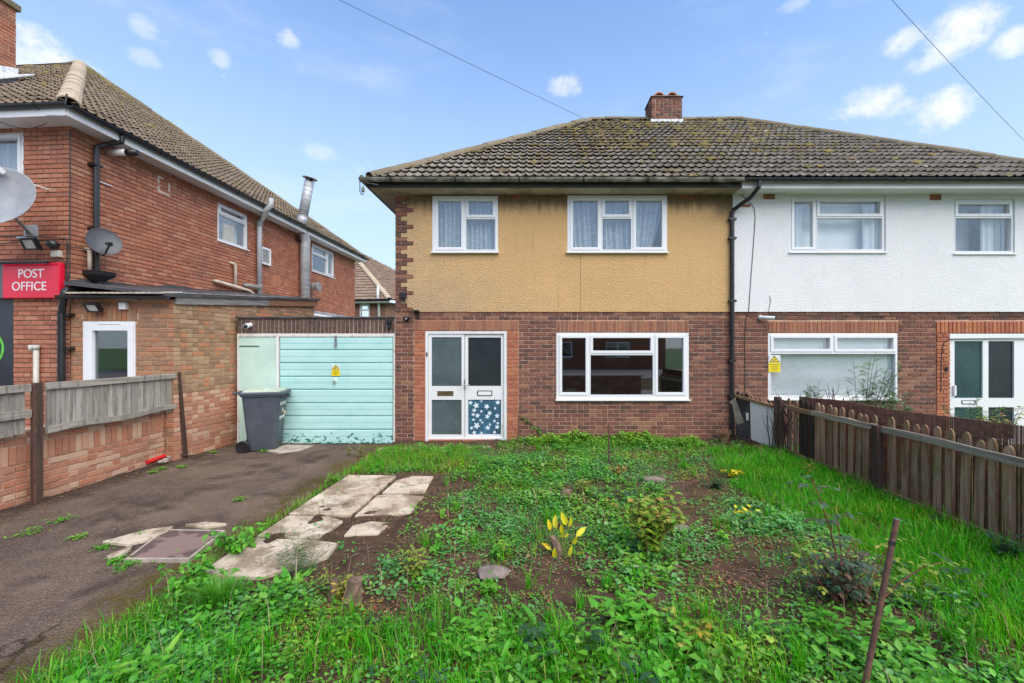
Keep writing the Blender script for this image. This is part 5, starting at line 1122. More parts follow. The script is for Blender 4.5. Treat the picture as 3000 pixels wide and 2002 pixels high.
roof_face(fh, fr_, [fel, fe, fap], 'tile_far', 150); roof_face(fh, fr_, [fe, fer, fap], 'tile_far', 200); ridge_run(fr_, fe+Vector((0, 0, .03)), fap+Vector((0, 0, .03)), 'ridge_pale', r=.16)
MB(FF).box(-7, .43, fz-.06, fz+.07, .40, .44).build('fascia', 'fascia_white', fh); gutter('gutter', fh, FF.p(-7, fz+.08, .5), FF.p(.5, fz+.08, .5), FF.W, 'black_plastic', r=.06); MB(FF).box(-7, .45, fz-.07, fz-.06, 0, .42).build('soffit', 'fascia_white', fh)
tubep('downpipe', 'white_plastic', [FF.p(-.30, fz+.9, .35), FF.p(-.30, fz+.2, .40), FF.p(-.38, fz-.2, .10), FF.p(-.38, 1, .10)], .07, fh)
# ================================================================ ground
def soft(a, lo, hi): t = np.clip((np.asarray(a, float)-lo)/(hi-lo), 0, 1); return t*t*(3-2*t)
def gh(x, y):          # garden height
    x = np.asarray(x, float); y = np.asarray(y, float)
    edge = soft(x, -2.75, -2.3)*soft(4.2-x, 0, .3); path = 1-soft(x, -2.75, -2.55)*soft(-1.15-x, 0, .25)*soft(y, 3.0, 3.3)*soft(6.0-y, 0, .2)
    n = fbm(x, y, 1.3, 4)-.5; n2 = fbm(x+31, y+7, 6.0, 3)-.5
    return -.02+edge*(.03+path*(.10*np.clip(n, -.3, .5)+.045*n2+.03)+(1-path)*np.clip(.06*n+.14*n2-.022, -.01, .03))
def sheet(name, x0, x1, y0, y1, z, mat):
    o = MB().box(x0, x1, y0, y1, z-.05, z).build(name, mat, None); o['kind'] = 'structure'; return o
g0 = MB().quad((-600, -600, -.10), (600, -600, -.10), (600, 900, -.10), (-600, 900, -.10)).build('ground', 'grass_flat', None); g0['kind'] = 'structure'
# driveway: slightly uneven asphalt sheet
def grid(name, x0, x1, y0, y1, st, hf, mat, kind='structure'):
    nx, ny = int((x1-x0)/st)+1, int((y1-y0)/st)+1; X, Y = np.meshgrid(np.linspace(x0, x1, nx), np.linspace(y0, y1, ny)); Z = hf(X, Y)
    V = np.stack([X.ravel(), Y.ravel(), Z.ravel()], 1); i = np.arange(nx-1)[None, :]+np.arange(ny-1)[:, None]*nx; F = np.stack([i, i+1, i+1+nx, i+nx], -1).reshape(-1, 4)
    me = tri_mesh(name, V, F); me.polygons.foreach_set('use_smooth', np.ones(len(F), bool)); o = obj(name, me, mat); o['kind'] = kind; return o
def dh(x, y): return -.035+.03*(fbm(x, y, .9, 3)-.5)+.012*(fbm(x+9, y, 5, 3)-.5)
grid('driveway', -5.85, -2.45, .6, 8.0, .05, dh, 'asphalt')
grid('garden_bed', -2.6, 4.25, .6, 8.0, .035, gh, 'soil')
sheet('forecourt', -20, -5.84, .6, 18, -.06, 'paving'); sheet('neighbour_garden', 4.26, 16, .6, 8.0, -.05, 'grass_flat')
sheet('pavement', -40, 40, -2.2, .55, -.06, 'paving'); sheet('road', -60, 60, -9, -2.25, -.09, 'asphalt'); sheet('far_pavement', -60, 60, -19.9, -9.05, -.06, 'paving')
# concrete strip by the door step and kerb edging of the bed
tag(MB().poly([(-2.62, 7.28, -.03), (-.62, 7.42, -.03), (-.62, 7.48, -.03), (-2.62, 7.34, -.03)], (0, 0, .07)).build('edging_strip', 'slab', None, bevel=.008), 'thin pale concrete edging strip between grass and tarmac by the front door', 'edging')
sheet('door_apron', -2.62, -.3, 7.45, 7.99, -.005, 'asphalt')
# paving slabs of the path
path = thing('path', (-1.95, 4.5, 0), None, None); path['kind'] = 'structure'
def slab_(pts, z, t=.05):
    MB().poly([(x, y, z-t) for x, y in pts], (random.uniform(-.004, .004), 0, t)).build('paving_slab', 'slab', path, bevel=.012)
for pts, z in [([(-2.52, 5.11), (-1.86, 5.08), (-1.84, 5.80), (-2.50, 5.83)], .032), ([(-1.80, 5.12), (-1.30, 5.15), (-1.34, 5.78), (-1.62, 5.80), (-1.78, 5.6)], .028),
               ([(-2.53, 4.46), (-1.88, 4.44), (-1.86, 5.05), (-2.52, 5.08)], .034), ([(-1.83, 4.42), (-1.28, 4.5), (-1.26, 5.0), (-1.55, 5.06), (-1.82, 5.04)], .028),
               ([(-2.54, 3.95), (-1.95, 3.90), (-1.90, 4.30), (-2.10, 4.41), (-2.53, 4.43)], .026), ([(-1.75, 3.98), (-1.45, 4.02), (-1.40, 4.26), (-1.62, 4.30), (-1.76, 4.2)], .022),
               ([(-2.55, 3.27), (-2.05, 3.24), (-1.70, 3.55), (-1.72, 3.80), (-1.95, 3.86), (-2.54, 3.90)], .032)]: slab_(pts, z)
# access cover with broken concrete round it
ac = thing('access_cover', (-3.2, 3.9, 0), 'pinkish brown metal access cover set in the tarmac drive', 'access cover')
c_ = [gnd(380, 1214), gnd(508, 1216), gnd(432, 1276), gnd(298, 1276)]; hz = -.012
MB().poly([(p.x, p.y, hz-.03) for p in c_], (0, 0, .03)).build('cover_plate', 'cover', ac, bevel=.004)
mb = MB(); cc = sum(c_, Vector())/4; o4 = [cc+(p-cc)*1.10 for p in c_]; i4 = [cc+(p-cc)*1.015 for p in c_]
for k in range(4): mb.poly([(o4[k].x, o4[k].y, hz-.035), (o4[(k+1) % 4].x, o4[(k+1) % 4].y, hz-.035), (i4[(k+1) % 4].x, i4[(k+1) % 4].y, hz-.035), (i4[k].x, i4[k].y, hz-.035)], (0, 0, .034))
mb.build('cover_frame', 'concrete', ac)
def blob(name, pix, z, t, mat, label, cat):
    p = [gnd(*q) for q in pix]; return tag(MB().poly([(a.x, a.y, z-t) for a in p], (0, 0, t)).build(name, mat, None, bevel=.006), label, cat)
blob('concrete_patch', [(235, 1240), (300, 1222), (340, 1212), (398, 1205), (385, 1218), (330, 1238), (290, 1246)], -.008, .03, 'slab', 'broken pale concrete strip beside the access cover', 'concrete')
blob('concrete_patch', [(243, 1272), (280, 1258), (306, 1244), (300, 1256), (272, 1272), (248, 1276)], -.010, .03, 'slab', 'narrow pale concrete sliver at the front corner of the access cover', 'concrete')
blob('concrete_patch', [(425, 1200), (475, 1194), (520, 1198), (470, 1206)], -.012, .03, 'slab', 'thin pale concrete scrap behind the access cover', 'concrete')
blob('concrete_patch', [(600, 1030), (660, 1018), (720, 1020), (690, 1030), (640, 1037)], -.018, .03, 'concrete', 'stained concrete patch in front of the garage door', 'concrete')
# ================================================================ left boundary wall and grey board fence
FBW = Frame((-5.80, 0, 0), (0, 1, 0), (0, 0, 1), (1, 0, 0))
bw = thing('boundary_wall', (-5.9, 4.8, 0), 'low orange brick boundary wall beneath the grey board fence', 'wall')
bwm = MB(FBW).box(2.6, 6.79, -.3, .80, -.2, -.012).build('wall_core', 'mortar', bw)
bricks(bw, bwm, FBW, soldiers(2.6, 6.79, .42, .645, .077), 'brick_low', jit=.006); bricks(bw, bwm, FBW, lay(2.6, 6.79, -.105, .42, phase=0, headers=.25), 'brick_low', jit=.007); bricks(bw, bwm, FBW, lay(2.6, 6.79, .645, .795, phase=0), 'brick_low')
bf_ = thing('board_fence', (-5.7, 5.5, 0), 'weathered grey board fence on dark posts above the low brick wall', 'fence')
FBF = Frame((-5.74, 0, 0), (0, 1, 0), (0, 0, 1), (1, 0, 0))
def lean(y): return 0
ya, yb = 5.02, 6.86
nb = 17; u = ya+.03; wsum = []
for k in range(nb): wsum.append(random.uniform(.085, .125))
sc_ = (yb-ya-.06)/sum(wsum)
for k in range(nb):
    w_ = wsum[k]*sc_; z0 = .755+random.uniform(-.015, .01); MB(FBF).box(u+.004, u+w_-.004, z0, 1.31, .03+random.uniform(0, .006), .048).build('board', 'wood_grey', bf_); u += w_
MB(FBF).box(ya+.01, yb-.01, 1.255, 1.335, .05, .085).build('rail', 'wood_grey_rail', bf_, bevel=.006)
rl = [FBF.p(ya+.01+(yb-ya-.02)*k/8, .742+.018*math.sin(k*1.1)+.004*k, .0) for k in range(9)]
mb = MB(FBF)
for a_, b_ in zip(rl[:-1], rl[1:]): mb.poly([a_+FBF.W*.05, b_+FBF.W*.05, b_+FBF.W*.05+Vector((0, 0, .07)), a_+FBF.W*.05+Vector((0, 0, .07))], FBF.W*.035)
mb.build('rail', 'wood_grey_rail', bf_)
MB(FBF).box(4.88, 4.965, -.1, 1.345, .055, .11).build('post', 'post_dark', bf_, bevel=.004); MB().poly([FBF.p(6.865, 1.36, .05), FBF.p(6.905, 1.36, .05), FBF.p(6.98, -.1, .12), FBF.p(6.94, -.1, .12)], FBF.W*.05).build('post', 'post_dark', bf_)
MB(FBF).box(4.87, 4.89, -.1, 1.33, .10, .118).build('post_edge', 'rust', bf_)
u = 3.4
while u < 4.78: w_ = random.uniform(.09, .13); MB(FBF).box(u, u+w_-.004, .79-.02*random.random(), 1.27, .03, .048).build('board', 'wood_grey', bf_); u += w_
MB(FBF).box(3.3, 4.87, 1.25, 1.335, .05, .085).build('rail', 'wood_grey_rail', bf_, bevel=.006); MB(FBF).box(3.3, 4.87, .96, 1.05, .05, .09).build('rail', 'wood_grey_rail', bf_, bevel=.006)
# ================================================================ wheelie bin
B0 = Vector((-4.74, 7.60, float(dh(-4.74, 7.6)))); ang = R(16); BS = .93
FB = Frame(B0, (math.cos(ang), math.sin(ang), 0), (0, 0, 1), (math.sin(ang), -math.cos(ang), 0))   # U: handle to front, W: side facing the camera
bn = thing('wheelie_bin', B0, 'dark grey wheelie bin with pale dirty lid in front of the garage', 'bin')
def ring(hu0, hu1, hw, z, r=.06): 
    pts = []
    for cx, cw, a0 in ((hu1-r, hw-r, 0), (hu0+r, hw-r, 90), (hu0+r, -hw+r, 180), (hu1-r, -hw+r, 270)):
        for k in range(4): a = R(a0+k*30); pts.append(FB.p(BS*(cx+r*math.cos(a)), z, BS*(cw+r*math.sin(a))))
    return pts
def loft(rings, name, mat, bevel=0):
    n = len(rings[0]); vs = [v for r_ in rings for v in r_]; fs = [(i*n+k, i*n+(k+1) % n, (i+1)*n+(k+1) % n, (i+1)*n+k) for i in range(len(rings)-1) for k in range(n)]+[tuple(range(n))[::-1], tuple((len(rings)-1)*n+k for k in range(n))]
    return MB().add(vs, fs).build(name, mat, bn)
loft([ring(-.20, .25, .215, .02), ring(-.22, .265, .225, .10), ring(-.29, .325, .268, .86), ring(-.30, .33, .272, .94), ring(-.325, .36, .295, .945), ring(-.325, .36, .295, .985)], 'body', 'bin_grey')
loft([ring(-.345, .39, .315, .975, .05), ring(-.345, .39, .315, 1.005, .05), ring(-.33, .375, .30, 1.02, .05)], 'lid_rim', 'bin_grey'); loft([ring(-.31, .35, .275, 1.0, .05), ring(-.29, .32, .25, 1.045, .05), ring(-.2, .22, .17, 1.06, .05)], 'lid', 'bin_lid')
MB().tube([FB.p(-.37, .99, -.2), FB.p(-.41, 1.0, -.18), FB.p(-.41, 1.0, .18), FB.p(-.37, .99, .2)], .018, 8).build('handle', 'bin_grey', bn)
for sg in (1, -1):
    wh = MB().lathe(FB.p(-.25, .10, sg*.215), FB.W*sg, [(.04, 0), (.10, 0), (.105, .01), (.105, .045), (.09, .05), (.085, .035), (.03, .03), (.03, .055)], 20).build('wheel', 'black_plastic', bn)
MB().tube([FB.p(-.25, .10, -.25), FB.p(-.25, .10, .25)], .014, 8).build('axle', 'steel', bn)
for k in range(5): MB(FB).box(.325, .36, .885, .945, -.2+k*.09, -.185+k*.09).build('rib', 'bin_grey', bn)
FBT = Frame(FB.p(.325, 0, 0), -FB.W*-1*-1, (0, 0, 1), FB.U)
FBT = Frame(FB.p(.0, 0, 0), FB.U.cross(Vector((0, 0, 1)))*-1, (FB.U*.085+Vector((0, 0, 1))), FB.U)
for tx, z, s in (('DO NOT', .80, .085), ('31', .68, .10), ('REMOVE', .55, .085)): text_mesh('lettering', tx, s, FBT, .0, z, .262*BS-.012, 'paper_white', bn, depth=.006)
MB(FBT).box(.06, .11, .60, .66, .235, .255).build('sticker', 'card_cream', bn)
# red plastic pipes and rubble by the fence post
for k, (a_, b_, l_) in enumerate([((310, 1054), (402, 1046), 'longer red plastic pipe lying by the wall under the fence'), ((338, 1066), (378, 1054), 'shorter red plastic pipe lying in rubble by the wall')]):
    p, q = gnd(*a_), gnd(*b_); tag(MB().tube([p+Vector((0, 0, .03)), q+Vector((0, 0, .05))], .030, 10).build('red_pipe', 'red_plastic', None), l_, 'pipe')
p, q = gnd(408, 1048), gnd(492, 1046); tag(MB().tube([p+Vector((0, 0, .02)), q+Vector((0, 0, .0))], .012, 6).build('stick', 'twig_dark', None), 'thin pale stick lying on the tarmac beside the fence post', 'stick')
def stone(name, p, r, mat, label, sq=(1, 1, .7), cat='stone', seed=0):
    rs = np.random.RandomState(seed+3); bm = bmesh.new(); bmesh.ops.create_icosphere(bm, subdivisions=2, radius=r)
    for v in bm.verts:
        n_ = rs.uniform(.82, 1.12); v.co = Vector((v.co.x*sq[0], v.co.y*sq[1], v.co.z*sq[2]))*n_
    me = bpy.data.meshes.new(name); bm.to_mesh(me); bm.free(); o = obj(name, me, mat, None, (p[0], p[1], p[2]+r*sq[2]*.55)); return tag(o, label, cat)
for k, (x, y, r_) in enumerate([(372, 1053, .06), (386, 1052, .045), (380, 1060, .05), (368, 1062, .035)]):
    g_ = gnd(x, y); stone('rubble_stone', g_, r_, 'concrete', ['largest pale rubble lump, wedged between the two red pipes', 'pale rubble lump nearest the leaning fence post', 'medium rubble lump in front of the longer red pipe', 'smallest rubble lump beside the shorter red pipe'][k], seed=k)['group'] = 'rubble by the red pipes'
# ================================================================ right picket fence
pf_ = thing('picket_fence', (4.08, 4.6, 0), 'brown mossy picket fence between the two front gardens', 'fence')
FP = Frame((4.08, 0, 0), (0, -1, 0), (0, 0, 1), (-1, 0, 0))
pm = []
def picket(y, x, h, w=.09, t=.018, tilt=0.0, mat='wood_picket', rotz=0.0, base=.02):
    key = (round(h, 2), mat)
    pts = [(-w/2, base), (w/2, base), (w/2, h-.055), (w*.40, h-.025), (w*.22, h-.006), (0, h), (-w*.22, h-.006), (-w*.40, h-.025), (-w/2, h-.055)]
    fr2 = Frame((x, y, 0), (math.sin(rotz), -math.cos(rotz), 0), (0, math.sin(tilt), math.cos(tilt)), (-math.cos(rotz), -math.sin(rotz), 0)); MB(fr2).lpoly(pts, -t, 0).build('picket', mat, pf_)
y = 6.93; k = 0
while y > 2.05:
    if abs(y-5.08) > .07: picket(y, 4.10+random.uniform(-.006, .006), .935+random.uniform(-.022, .022)-(.02 if y < 4 else 0), w=random.uniform(.068, .088), tilt=random.gauss(0, .018), mat='wood_picket_dark' if 6.35 < y < 6.75 else 'wood_picket', base=random.uniform(.02, .06))
    y -= .1345*random.uniform(.94, 1.06); k += 1
def rail(y0, y1, z0, z1, h, x, mat, t=.04):
    fr2 = FP; pts = [Vector((x, y0, z0)), Vector((x, y1, z1))]
    n_ = 8; mb = MB()
    P_ = [pts[0].lerp(pts[1], k/n_)+Vector((0, 0, .006*math.sin(k*1.7+y0))) for k in range(n_+1)]
    mb.add([p+Vector((dx, 0, dz)) for p in P_ for dx, dz in ((0, 0), (0, h), (-t, h), (-t, 0))], [(k*4+j, k*4+(j+1) % 4, k*4+4+(j+1) % 4, k*4+4+j) for k in range(n_) for j in range(4)]+[(0, 1, 2, 3), (n_*4+3, n_*4+2, n_*4+1, n_*4)]).build('rail', mat, pf_)
rail(6.98, 5.13, .755, .765, .065, 4.078, 'wood_rail_brown'); rail(6.3, 5.12, .7575, .767, .067, 4.0765, 'wood_rail', .042); rail(5.03, 2.1, .765, .755, .07, 4.078, 'wood_rail')
rail(6.98, 5.12, .03, .045, .08, 4.078, 'wood_rail_brown', .03); rail(5.03, 3.35, .03, .03, .075, 4.07, 'wood_rail_brown', .03); rail(3.3, 2.1, .0, .0, .09, 4.07, 'post_dark', .03)
for (x, y, h, w) in ((4.03, 7.03, .90, .05), (4.035, 7.12, .93, .06), (4.05, 5.08, .83, .055)): MB().box(x-w, x+.02, y-.045, y+.045, -.1, h).build('post', 'post_dark', pf_, bevel=.005)
# first bay, closed with boards, running to the house wall
A1, B1 = Vector((3.68, 7.94, 0)), Vector((4.02, 7.16, 0)); ax = (B1-A1).normalized(); FB1 = Frame(A1, ax, (0, 0, 1), (ax.y, -ax.x, 0)); Lb = (B1-A1).length
hts = [.95, .93, .955, .94, .93, .92, .90, .89, .90, .87]
for k in range(9):
    u = .04+k*Lb/9; h = hts[k]-.01*k; MB(FB1).lpoly([(u-.036, .05), (u+.036, .05), (u+.036, h-.05), (u, h), (u-.036, h-.05)], -.06, -.042).build('picket', 'wood_picket_dark' if k < 3 else 'wood_picket', pf_)
MB().poly([FB1.p(-.12, .86, -.03), FB1.p(Lb, .72, -.03), FB1.p(Lb, .775, -.03), FB1.p(-.12, .90, -.03)], FB1.W*.045).build('rail', 'wood_rail_brown', pf_)
MB(FB1).lpoly([(.36, .13), (Lb-.03, .06), (Lb-.03, .72), (.34, .80)], -.012, .0).build('painted_panel', 'painted_board', pf_); MB(FB1).lpoly([(.03, .16), (.36, .13), (.34, .80), (.06, .85)], -.03, -.014).build('dark_panel', 'board_dark', pf_)
MB(FB1).lpoly([(.0, .06), (Lb, -.02), (Lb, .06), (.0, .15)], -.01, .03).build('gravel_board', 'post_dark', pf_); MB(FB1).box(.25, .30, .45, .58, -.013, -.010).build('paper_label', 'paper_white', pf_)
sheetm = MB(); FSH = Frame(FB1.p(.10, .62, .045), (ax+Vector((0, 0, -.0))), (-.18, -.05, 1), FB1.W); MB(FSH).lpoly([(-.14, .12), (.0, .22), (.12, -.22), (-.04, -.30), (-.10, -.1)], 0, .004).build('loose_sheet', 'sheet_rusty', pf_)
# reed screen behind the fence
rs_ = thing('reed_screen', (4.2, 4.6, 0), 'brown reed screening roll fixed behind the picket fence', 'screen')
V = []; F = []; yy = 6.9; n5 = 4
while yy > 1.9:
    top = .95+.10*float(soft(6.9-yy, 0, 1.2))+.02*math.sin(yy*1.9+.8)+.02*math.sin(yy*.9)+.008*random.random(); r_ = .0042; x = 4.23+.012*math.sin(yy*3)+random.uniform(-.002, .002); b = len(V)
    for z in (.0, top): 
        for k in range(n5): V.append((x+r_*math.cos(2*math.pi*k/n5)-4.2, yy+r_*math.sin(2*math.pi*k/n5)-4.6, z))
    F += [(b+k, b+(k+1) % n5, b+n5+(k+1) % n5, b+n5+k) for k in range(n5)]+[(b+7, b+6, b+5, b+4)]; yy -= .0088
me = bpy.data.meshes.new('reeds'); me.from_pydata(V, [], F); o = obj('reeds', me, 'reed', rs_, (4.2, 4.6, 0)); o['kind'] = 'stuff'
for z in (.3, .6, .88): MB().tube([(4.22+.012*math.sin(y_*3), y_, z+.03*math.sin(y_*1.9+.8)) for y_ in np.linspace(6.9, 1.9, 40)], .0025, 4).build('tie_wire', 'stem_tan', rs_)
# rods and poles
pole = thing('rusty_pole', (1.573, 2.1, 0), 'tall leaning rusty hollow pole stuck in the grass near the rose', 'pole')
pa, pb = Vector((1.55, 2.08, -.1)), Vector((1.848, 2.2, .878)); MB().tube([pa, pb], .0135, 14, cap=False).tube([pb, pb-(pb-pa).normalized()*.05], .0095, 14, cap=False).build('pole_tube', 'rust', pole)
pd_ = (pb-pa).normalized(); MB().lathe(pb-pd_*.006, pd_, [(.0095, .006), (.0138, .0065), (.0138, .002), (.0095, .002), (.0095, .006)], 14).build('pole_rim', 'steel', pole); MB().tube([pb-pd_*.135, pb-pd_*.115], .0145, 14).build('pole_band', 'black_plastic', pole)
g_ = gnd(1397, 1077); tag(MB().tube([g_, g_+Vector((-.005, 0, .64))], [.013, .011], 8).build('rusty_rod', 'rust', None), 'upright rusty iron rod in the middle of the weedy bed', 'rod')
tag(MB().tube([(-.28, 7.55, -.05), (-.26, 7.58, .55)], .011, 8).build('rusty_rod', 'rust', None), 'thin dark rod standing in front of the pier beside the front door', 'rod')
# ================================================================ planting
def leaves_arr(P, az, el, L, W, droop=.25, fold=.12, shape=0):
    """P (n,3) base, az/el direction, L/W length and width -> vertices (n*7,3), triangles."""
    n = len(P); az, el, L, W = [np.broadcast_to(np.asarray(a, float), (n,)) for a in (az, el, L, W)]
    d = np.stack([np.cos(az)*np.cos(el), np.sin(az)*np.cos(el), np.sin(el)], 1); s = np.stack([-np.sin(az), np.cos(az), np.zeros(n)], 1); up = np.cross(d, s)
    up = np.where(up[:, 2:3] < 0, -up, up)
    pts = [[(0, 0), (.30, .5), (.68, .42), (1, 0), (.68, -.42), (.30, -.5), (.5, 0)], [(0, 0), (.22, .48), (.80, .46), (1, 0), (.80, -.46), (.22, -.48), (.5, 0)], [(0, 0), (.12, .5), (.50, .34), (1, 0), (.50, -.34), (.12, -.5), (.4, 0)]][shape]
    V = np.zeros((n, 7, 3))
    for i, (a, b) in enumerate(pts):
        V[:, i] = P+d*(a*L)[:, None]+s*(b*W)[:, None]+up*((fold*abs(b)*2*W)-(droop*a*a*L))[:, None]
    tri = np.array([(6, 0, 1), (6, 1, 2), (6, 2, 3), (6, 3, 4), (6, 4, 5), (6, 5, 0)]); F = (np.arange(n)[:, None, None]*7+tri[None]).reshape(-1, 3)
    return V.reshape(-1, 3), F
def blades_arr(P, az, lean_, L, W):
    n = len(P); az, lean_, L, W = [np.broadcast_to(np.asarray(a, float), (n,)) for a in (az, lean_, L, W)]
    d = np.stack([np.cos(az), np.sin(az), np.zeros(n)], 1); s = np.stack([-np.sin(az), np.cos(az), np.zeros(n)], 1); z = np.array([0, 0, 1.0])
    m = P+d*(L*lean_*.30)[:, None]+z*(L*.58)[:, None]; t = P+d*(L*lean_)[:, None]+z*(L*np.sqrt(np.clip(1-(lean_*.8)**2, .05, 1)))[:, None]
    V = np.stack([P-s*(W/2)[:, None], P+s*(W/2)[:, None], m-s*(W*.4)[:, None], m+s*(W*.4)[:, None], t], 1)
    F = (np.arange(n)[:, None, None]*5+np.array([(0, 1, 3), (0, 3, 2), (2, 3, 4)])[None]).reshape(-1, 3); return V.reshape(-1, 3), F
def stuff(name, parts, mat, label, cat):
    V = []; F = []; b = 0
    for v, f in parts: V.append(v); F.append(f+b); b += len(v)
    o = obj(name, tri_mesh(name, np.concatenate(V), np.concatenate(F)), mat); o['kind'] = 'stuff'; o['label'] = label; o['category'] = cat; return o
def on_ground(x, y): return np.stack([x, y, gh(x, y)], 1)
U_ = RNG.uniform
# --- where things grow
SOIL = [(.25, 3.42, .55, .20, 1.0), (1.45, 3.25, .55, .26, 1.0), (-.55, 3.42, .45, .20, .9), (-1.03, 2.82, .34, .24, 1.1), (1.7, 5.6, .5, .25, .8), (.55, 4.1, .35, .25, .7), (1.9, 3.7, .45, .25, .75), (.9, 5.0, .3, .2, .5), (-1.25, 4.8, .22, .7, .55),
        (-.9, 4.15, .3, .3, .6), (.3, 5.1, .3, .2, .5), (-.4, 2.55, .3, .12, .5), (.7, 2.75, .4, .12, .5), (2.2, 2.75, .35, .15, .6), (-1.7, 6.3, .5, .2, .6), (1.3, 6.9, .5, .15, .5), (2.75, 2.5, .3, .2, .45), (-1.75, 3.1, .3, .15, .8), (-1.6, 2.6, .4, .1, .5)]
def soilness(x, y):
    t = np.zeros_like(x)
    for cx, cy, sx, sy, a in SOIL: t = np.maximum(t, .86*a*np.exp(-((x-cx)/sx)**2-((y-cy)/sy)**2))
    return t
def on_path(x, y): return (x > -2.58) & (x < -1.22) & (y > 3.15) & (y < 5.88)
def grassy(x, y):      # lush turf along the fence
    return soft(x+.22*(fbm(x, y, 1.5)-.5)*4, 2.45, 2.95)*soft(y, 1.5, 2.6)
def pick(n, x0, x1, y0, y1, dens):
    x, y = U_(x0, x1, n), U_(y0, y1, n); k = U_(0, 1, n) < np.clip(dens(x, y), 0, 1); return x[k], y[k]
EDGE = lambda x: soft(x, -2.72, -2.52)*soft(4.12-x, 0, .06)
# turf by the fence
x, y = pick(62000, 2.1, 4.12, 1.55, 7.2, lambda x, y: grassy(x, y)*EDGE(x)*(.45+.55*soft(6.9-y, 0, 1.0))*(.45+.9*soft(fbm(x, y, 3.0), .25, .5)))
n = len(x); parts = [blades_arr(on_ground(x, y), U_(0, 6.28, n), np.abs(RNG.normal(.55, .28, n)), RNG.gamma(7, .0125, n)*(.55+.9*fbm(x, y, 2.6)), U_(.0035, .007, n))]
stuff('turf', parts, 'grass', 'lush bright green grass growing along the picket fence', 'grass')
# rough mixed grass: foreground, back left by the tarmac, thin elsewhere
def rough(x, y):
    fore = soft(3.0-y, 0, .5)*(.12+.9*soft(fbm(x+4, y, 1.6), .44, .62)); back = soft(-.9-x+.5*(fbm(x, y, 1.3)-.5), -.3, .5)*soft(y, 5.85, 6.1)*.75; edge = soft(-2.1-x, 0, .3)*.8
    mid = .16*soft(fbm(x, y, 2.2), .5, .62); near_tuft = .5*np.exp(-((x+.1)/.5)**2-((y-5.1)/.5)**2)+.5*np.exp(-((x+.6)/.4)**2-((y-6.2)/.5)**2)
    return np.maximum.reduce([fore, back, edge, mid, near_tuft])*(1-.85*soilness(x, y))*(1-.96*on_path(x, y))*EDGE(x)*(y < 7.42+.5*(x > -.6))
x, y = pick(105000, -2.72, 3.2, 1.5, 7.9, rough); n = len(x)
stuff('rough_grass', [blades_arr(on_ground(x, y), U_(0, 6.28, n), np.abs(RNG.normal(.65, .28, n)), RNG.gamma(6, .0125, n)*np.where(y > 4.5, .85, 1.1), U_(.0035, .007, n))], 'grass', 'uneven patches of rough grass among the weeds', 'grass')
x, y = pick(26000, -2.75, -1.0, 1.5, 7.4, lambda x, y: np.maximum(soft(-2.2-x, -.1, .35)*.8, soft(y, 5.9, 6.1)*.8*soft(-.8-x, 0, .5))*(1-on_path(x, y))*EDGE(x)); n = len(x)
stuff('pale_grass', [blades_arr(on_ground(x, y), U_(0, 6.28, n), np.abs(RNG.normal(.5, .25, n)), RNG.gamma(6, .0125, n), U_(.003, .006, n))], 'grass_pale', 'pale yellowish grass along the edge of the drive', 'grass')
# low creeping leaf cover (several kinds)
def rosettes(x, y, kmin, kmax, size, el=(.15, .9), hmax=.05, asp=.75, droop=.3, shape=0):
    n = len(x); k = RNG.randint(kmin, kmax+1, n); idx = np.repeat(np.arange(n), k); m = len(idx)
    sc = np.clip(RNG.lognormal(0, .30, n), .5, 1.4)*(.55+.65*soft(fbm(x+7, y+2, 1.8), .3, .7)); P = on_ground(x, y)[idx]+np.stack([RNG.normal(0, size*.7, m), RNG.normal(0, size*.7, m), U_(0, 1, m)**1.3*hmax*sc[idx]], 1)
    L = size*sc[idx]*U_(.7, 1.25, m); return leaves_arr(P, U_(0, 6.28, m), U_(el[0], el[1], m), L, L*asp*U_(.8, 1.15, m), droop, shape=shape)
def base_cover(x, y): return (1-1.0*soilness(x, y))*(1-.985*on_path(x, y))*EDGE(x)*(y < 7.45+.5*(x > -.6))*(1-.8*grassy(x, y))
def clov(x, y): return base_cover(x, y)*soft(x, -2.6, -1.9)*soft(fbm(x, y, 1.9), .32, .55)*(.35+.65*soft(y, 2.9, 3.6))*np.where((y > 5.9) & (x < -1), .15, 1)
x, y = pick(30000, -2.6, 3.6, 2.0, 7.9, clov)
stuff('clover_cover', [rosettes(x, y, 3, 6, .025, hmax=.05, asp=.85, shape=1)], 'leaf_clover', 'low blue-green leafy weed cover spreading over the bed', 'weeds')
x, y = pick(13000, -2.6, 3.9, 1.6, 7.9, lambda x, y: base_cover(x, y)*soft(fbm(x+20, y+3, 1.6), .40, .60)*np.where(y < 3.1, 1, .75))
stuff('leafy_weeds', [rosettes(x, y, 4, 7, .028, hmax=.06, asp=.6)], 'leaf_mid', 'mid green leafy weeds scattered through the bed', 'weeds')
x, y = pick(5200, -2.6, 3.6, 1.6, 7.9, lambda x, y: base_cover(x, y)*np.maximum(soft(fbm(x+50, y+13, 1.2), .50, .66)*.8, np.exp(-((y-7.7)/.3)**2)*soft(x, -.4, .3)*soft(3.3-x, 0, .6)))
stuff('bright_weeds', [rosettes(x, y, 4, 8, .034, hmax=.08, asp=.7, shape=2)], 'leaf_bright', 'bright green weeds in patches and along the house wall', 'weeds')
x, y = pick(2600, -.1, 3.0, 7.35, 7.93, lambda x, y: .9*soft(y, 7.3, 7.6)*(.5+fbm(x, y, 2)*.7))
stuff('wall_weeds', [rosettes(x, y, 4, 8, .042, hmax=.11, asp=.8)], 'leaf_bright', 'taller bright green weeds under the downstairs window', 'weeds')
x, y = pick(1500, -2.5, 3.9, 1.5, 2.95, lambda x, y: soft(fbm(x+70, y+33, 1.5), .42, .58)*(1-soilness(x, y))*EDGE(x)*soft(3.0-y, 0, .4))
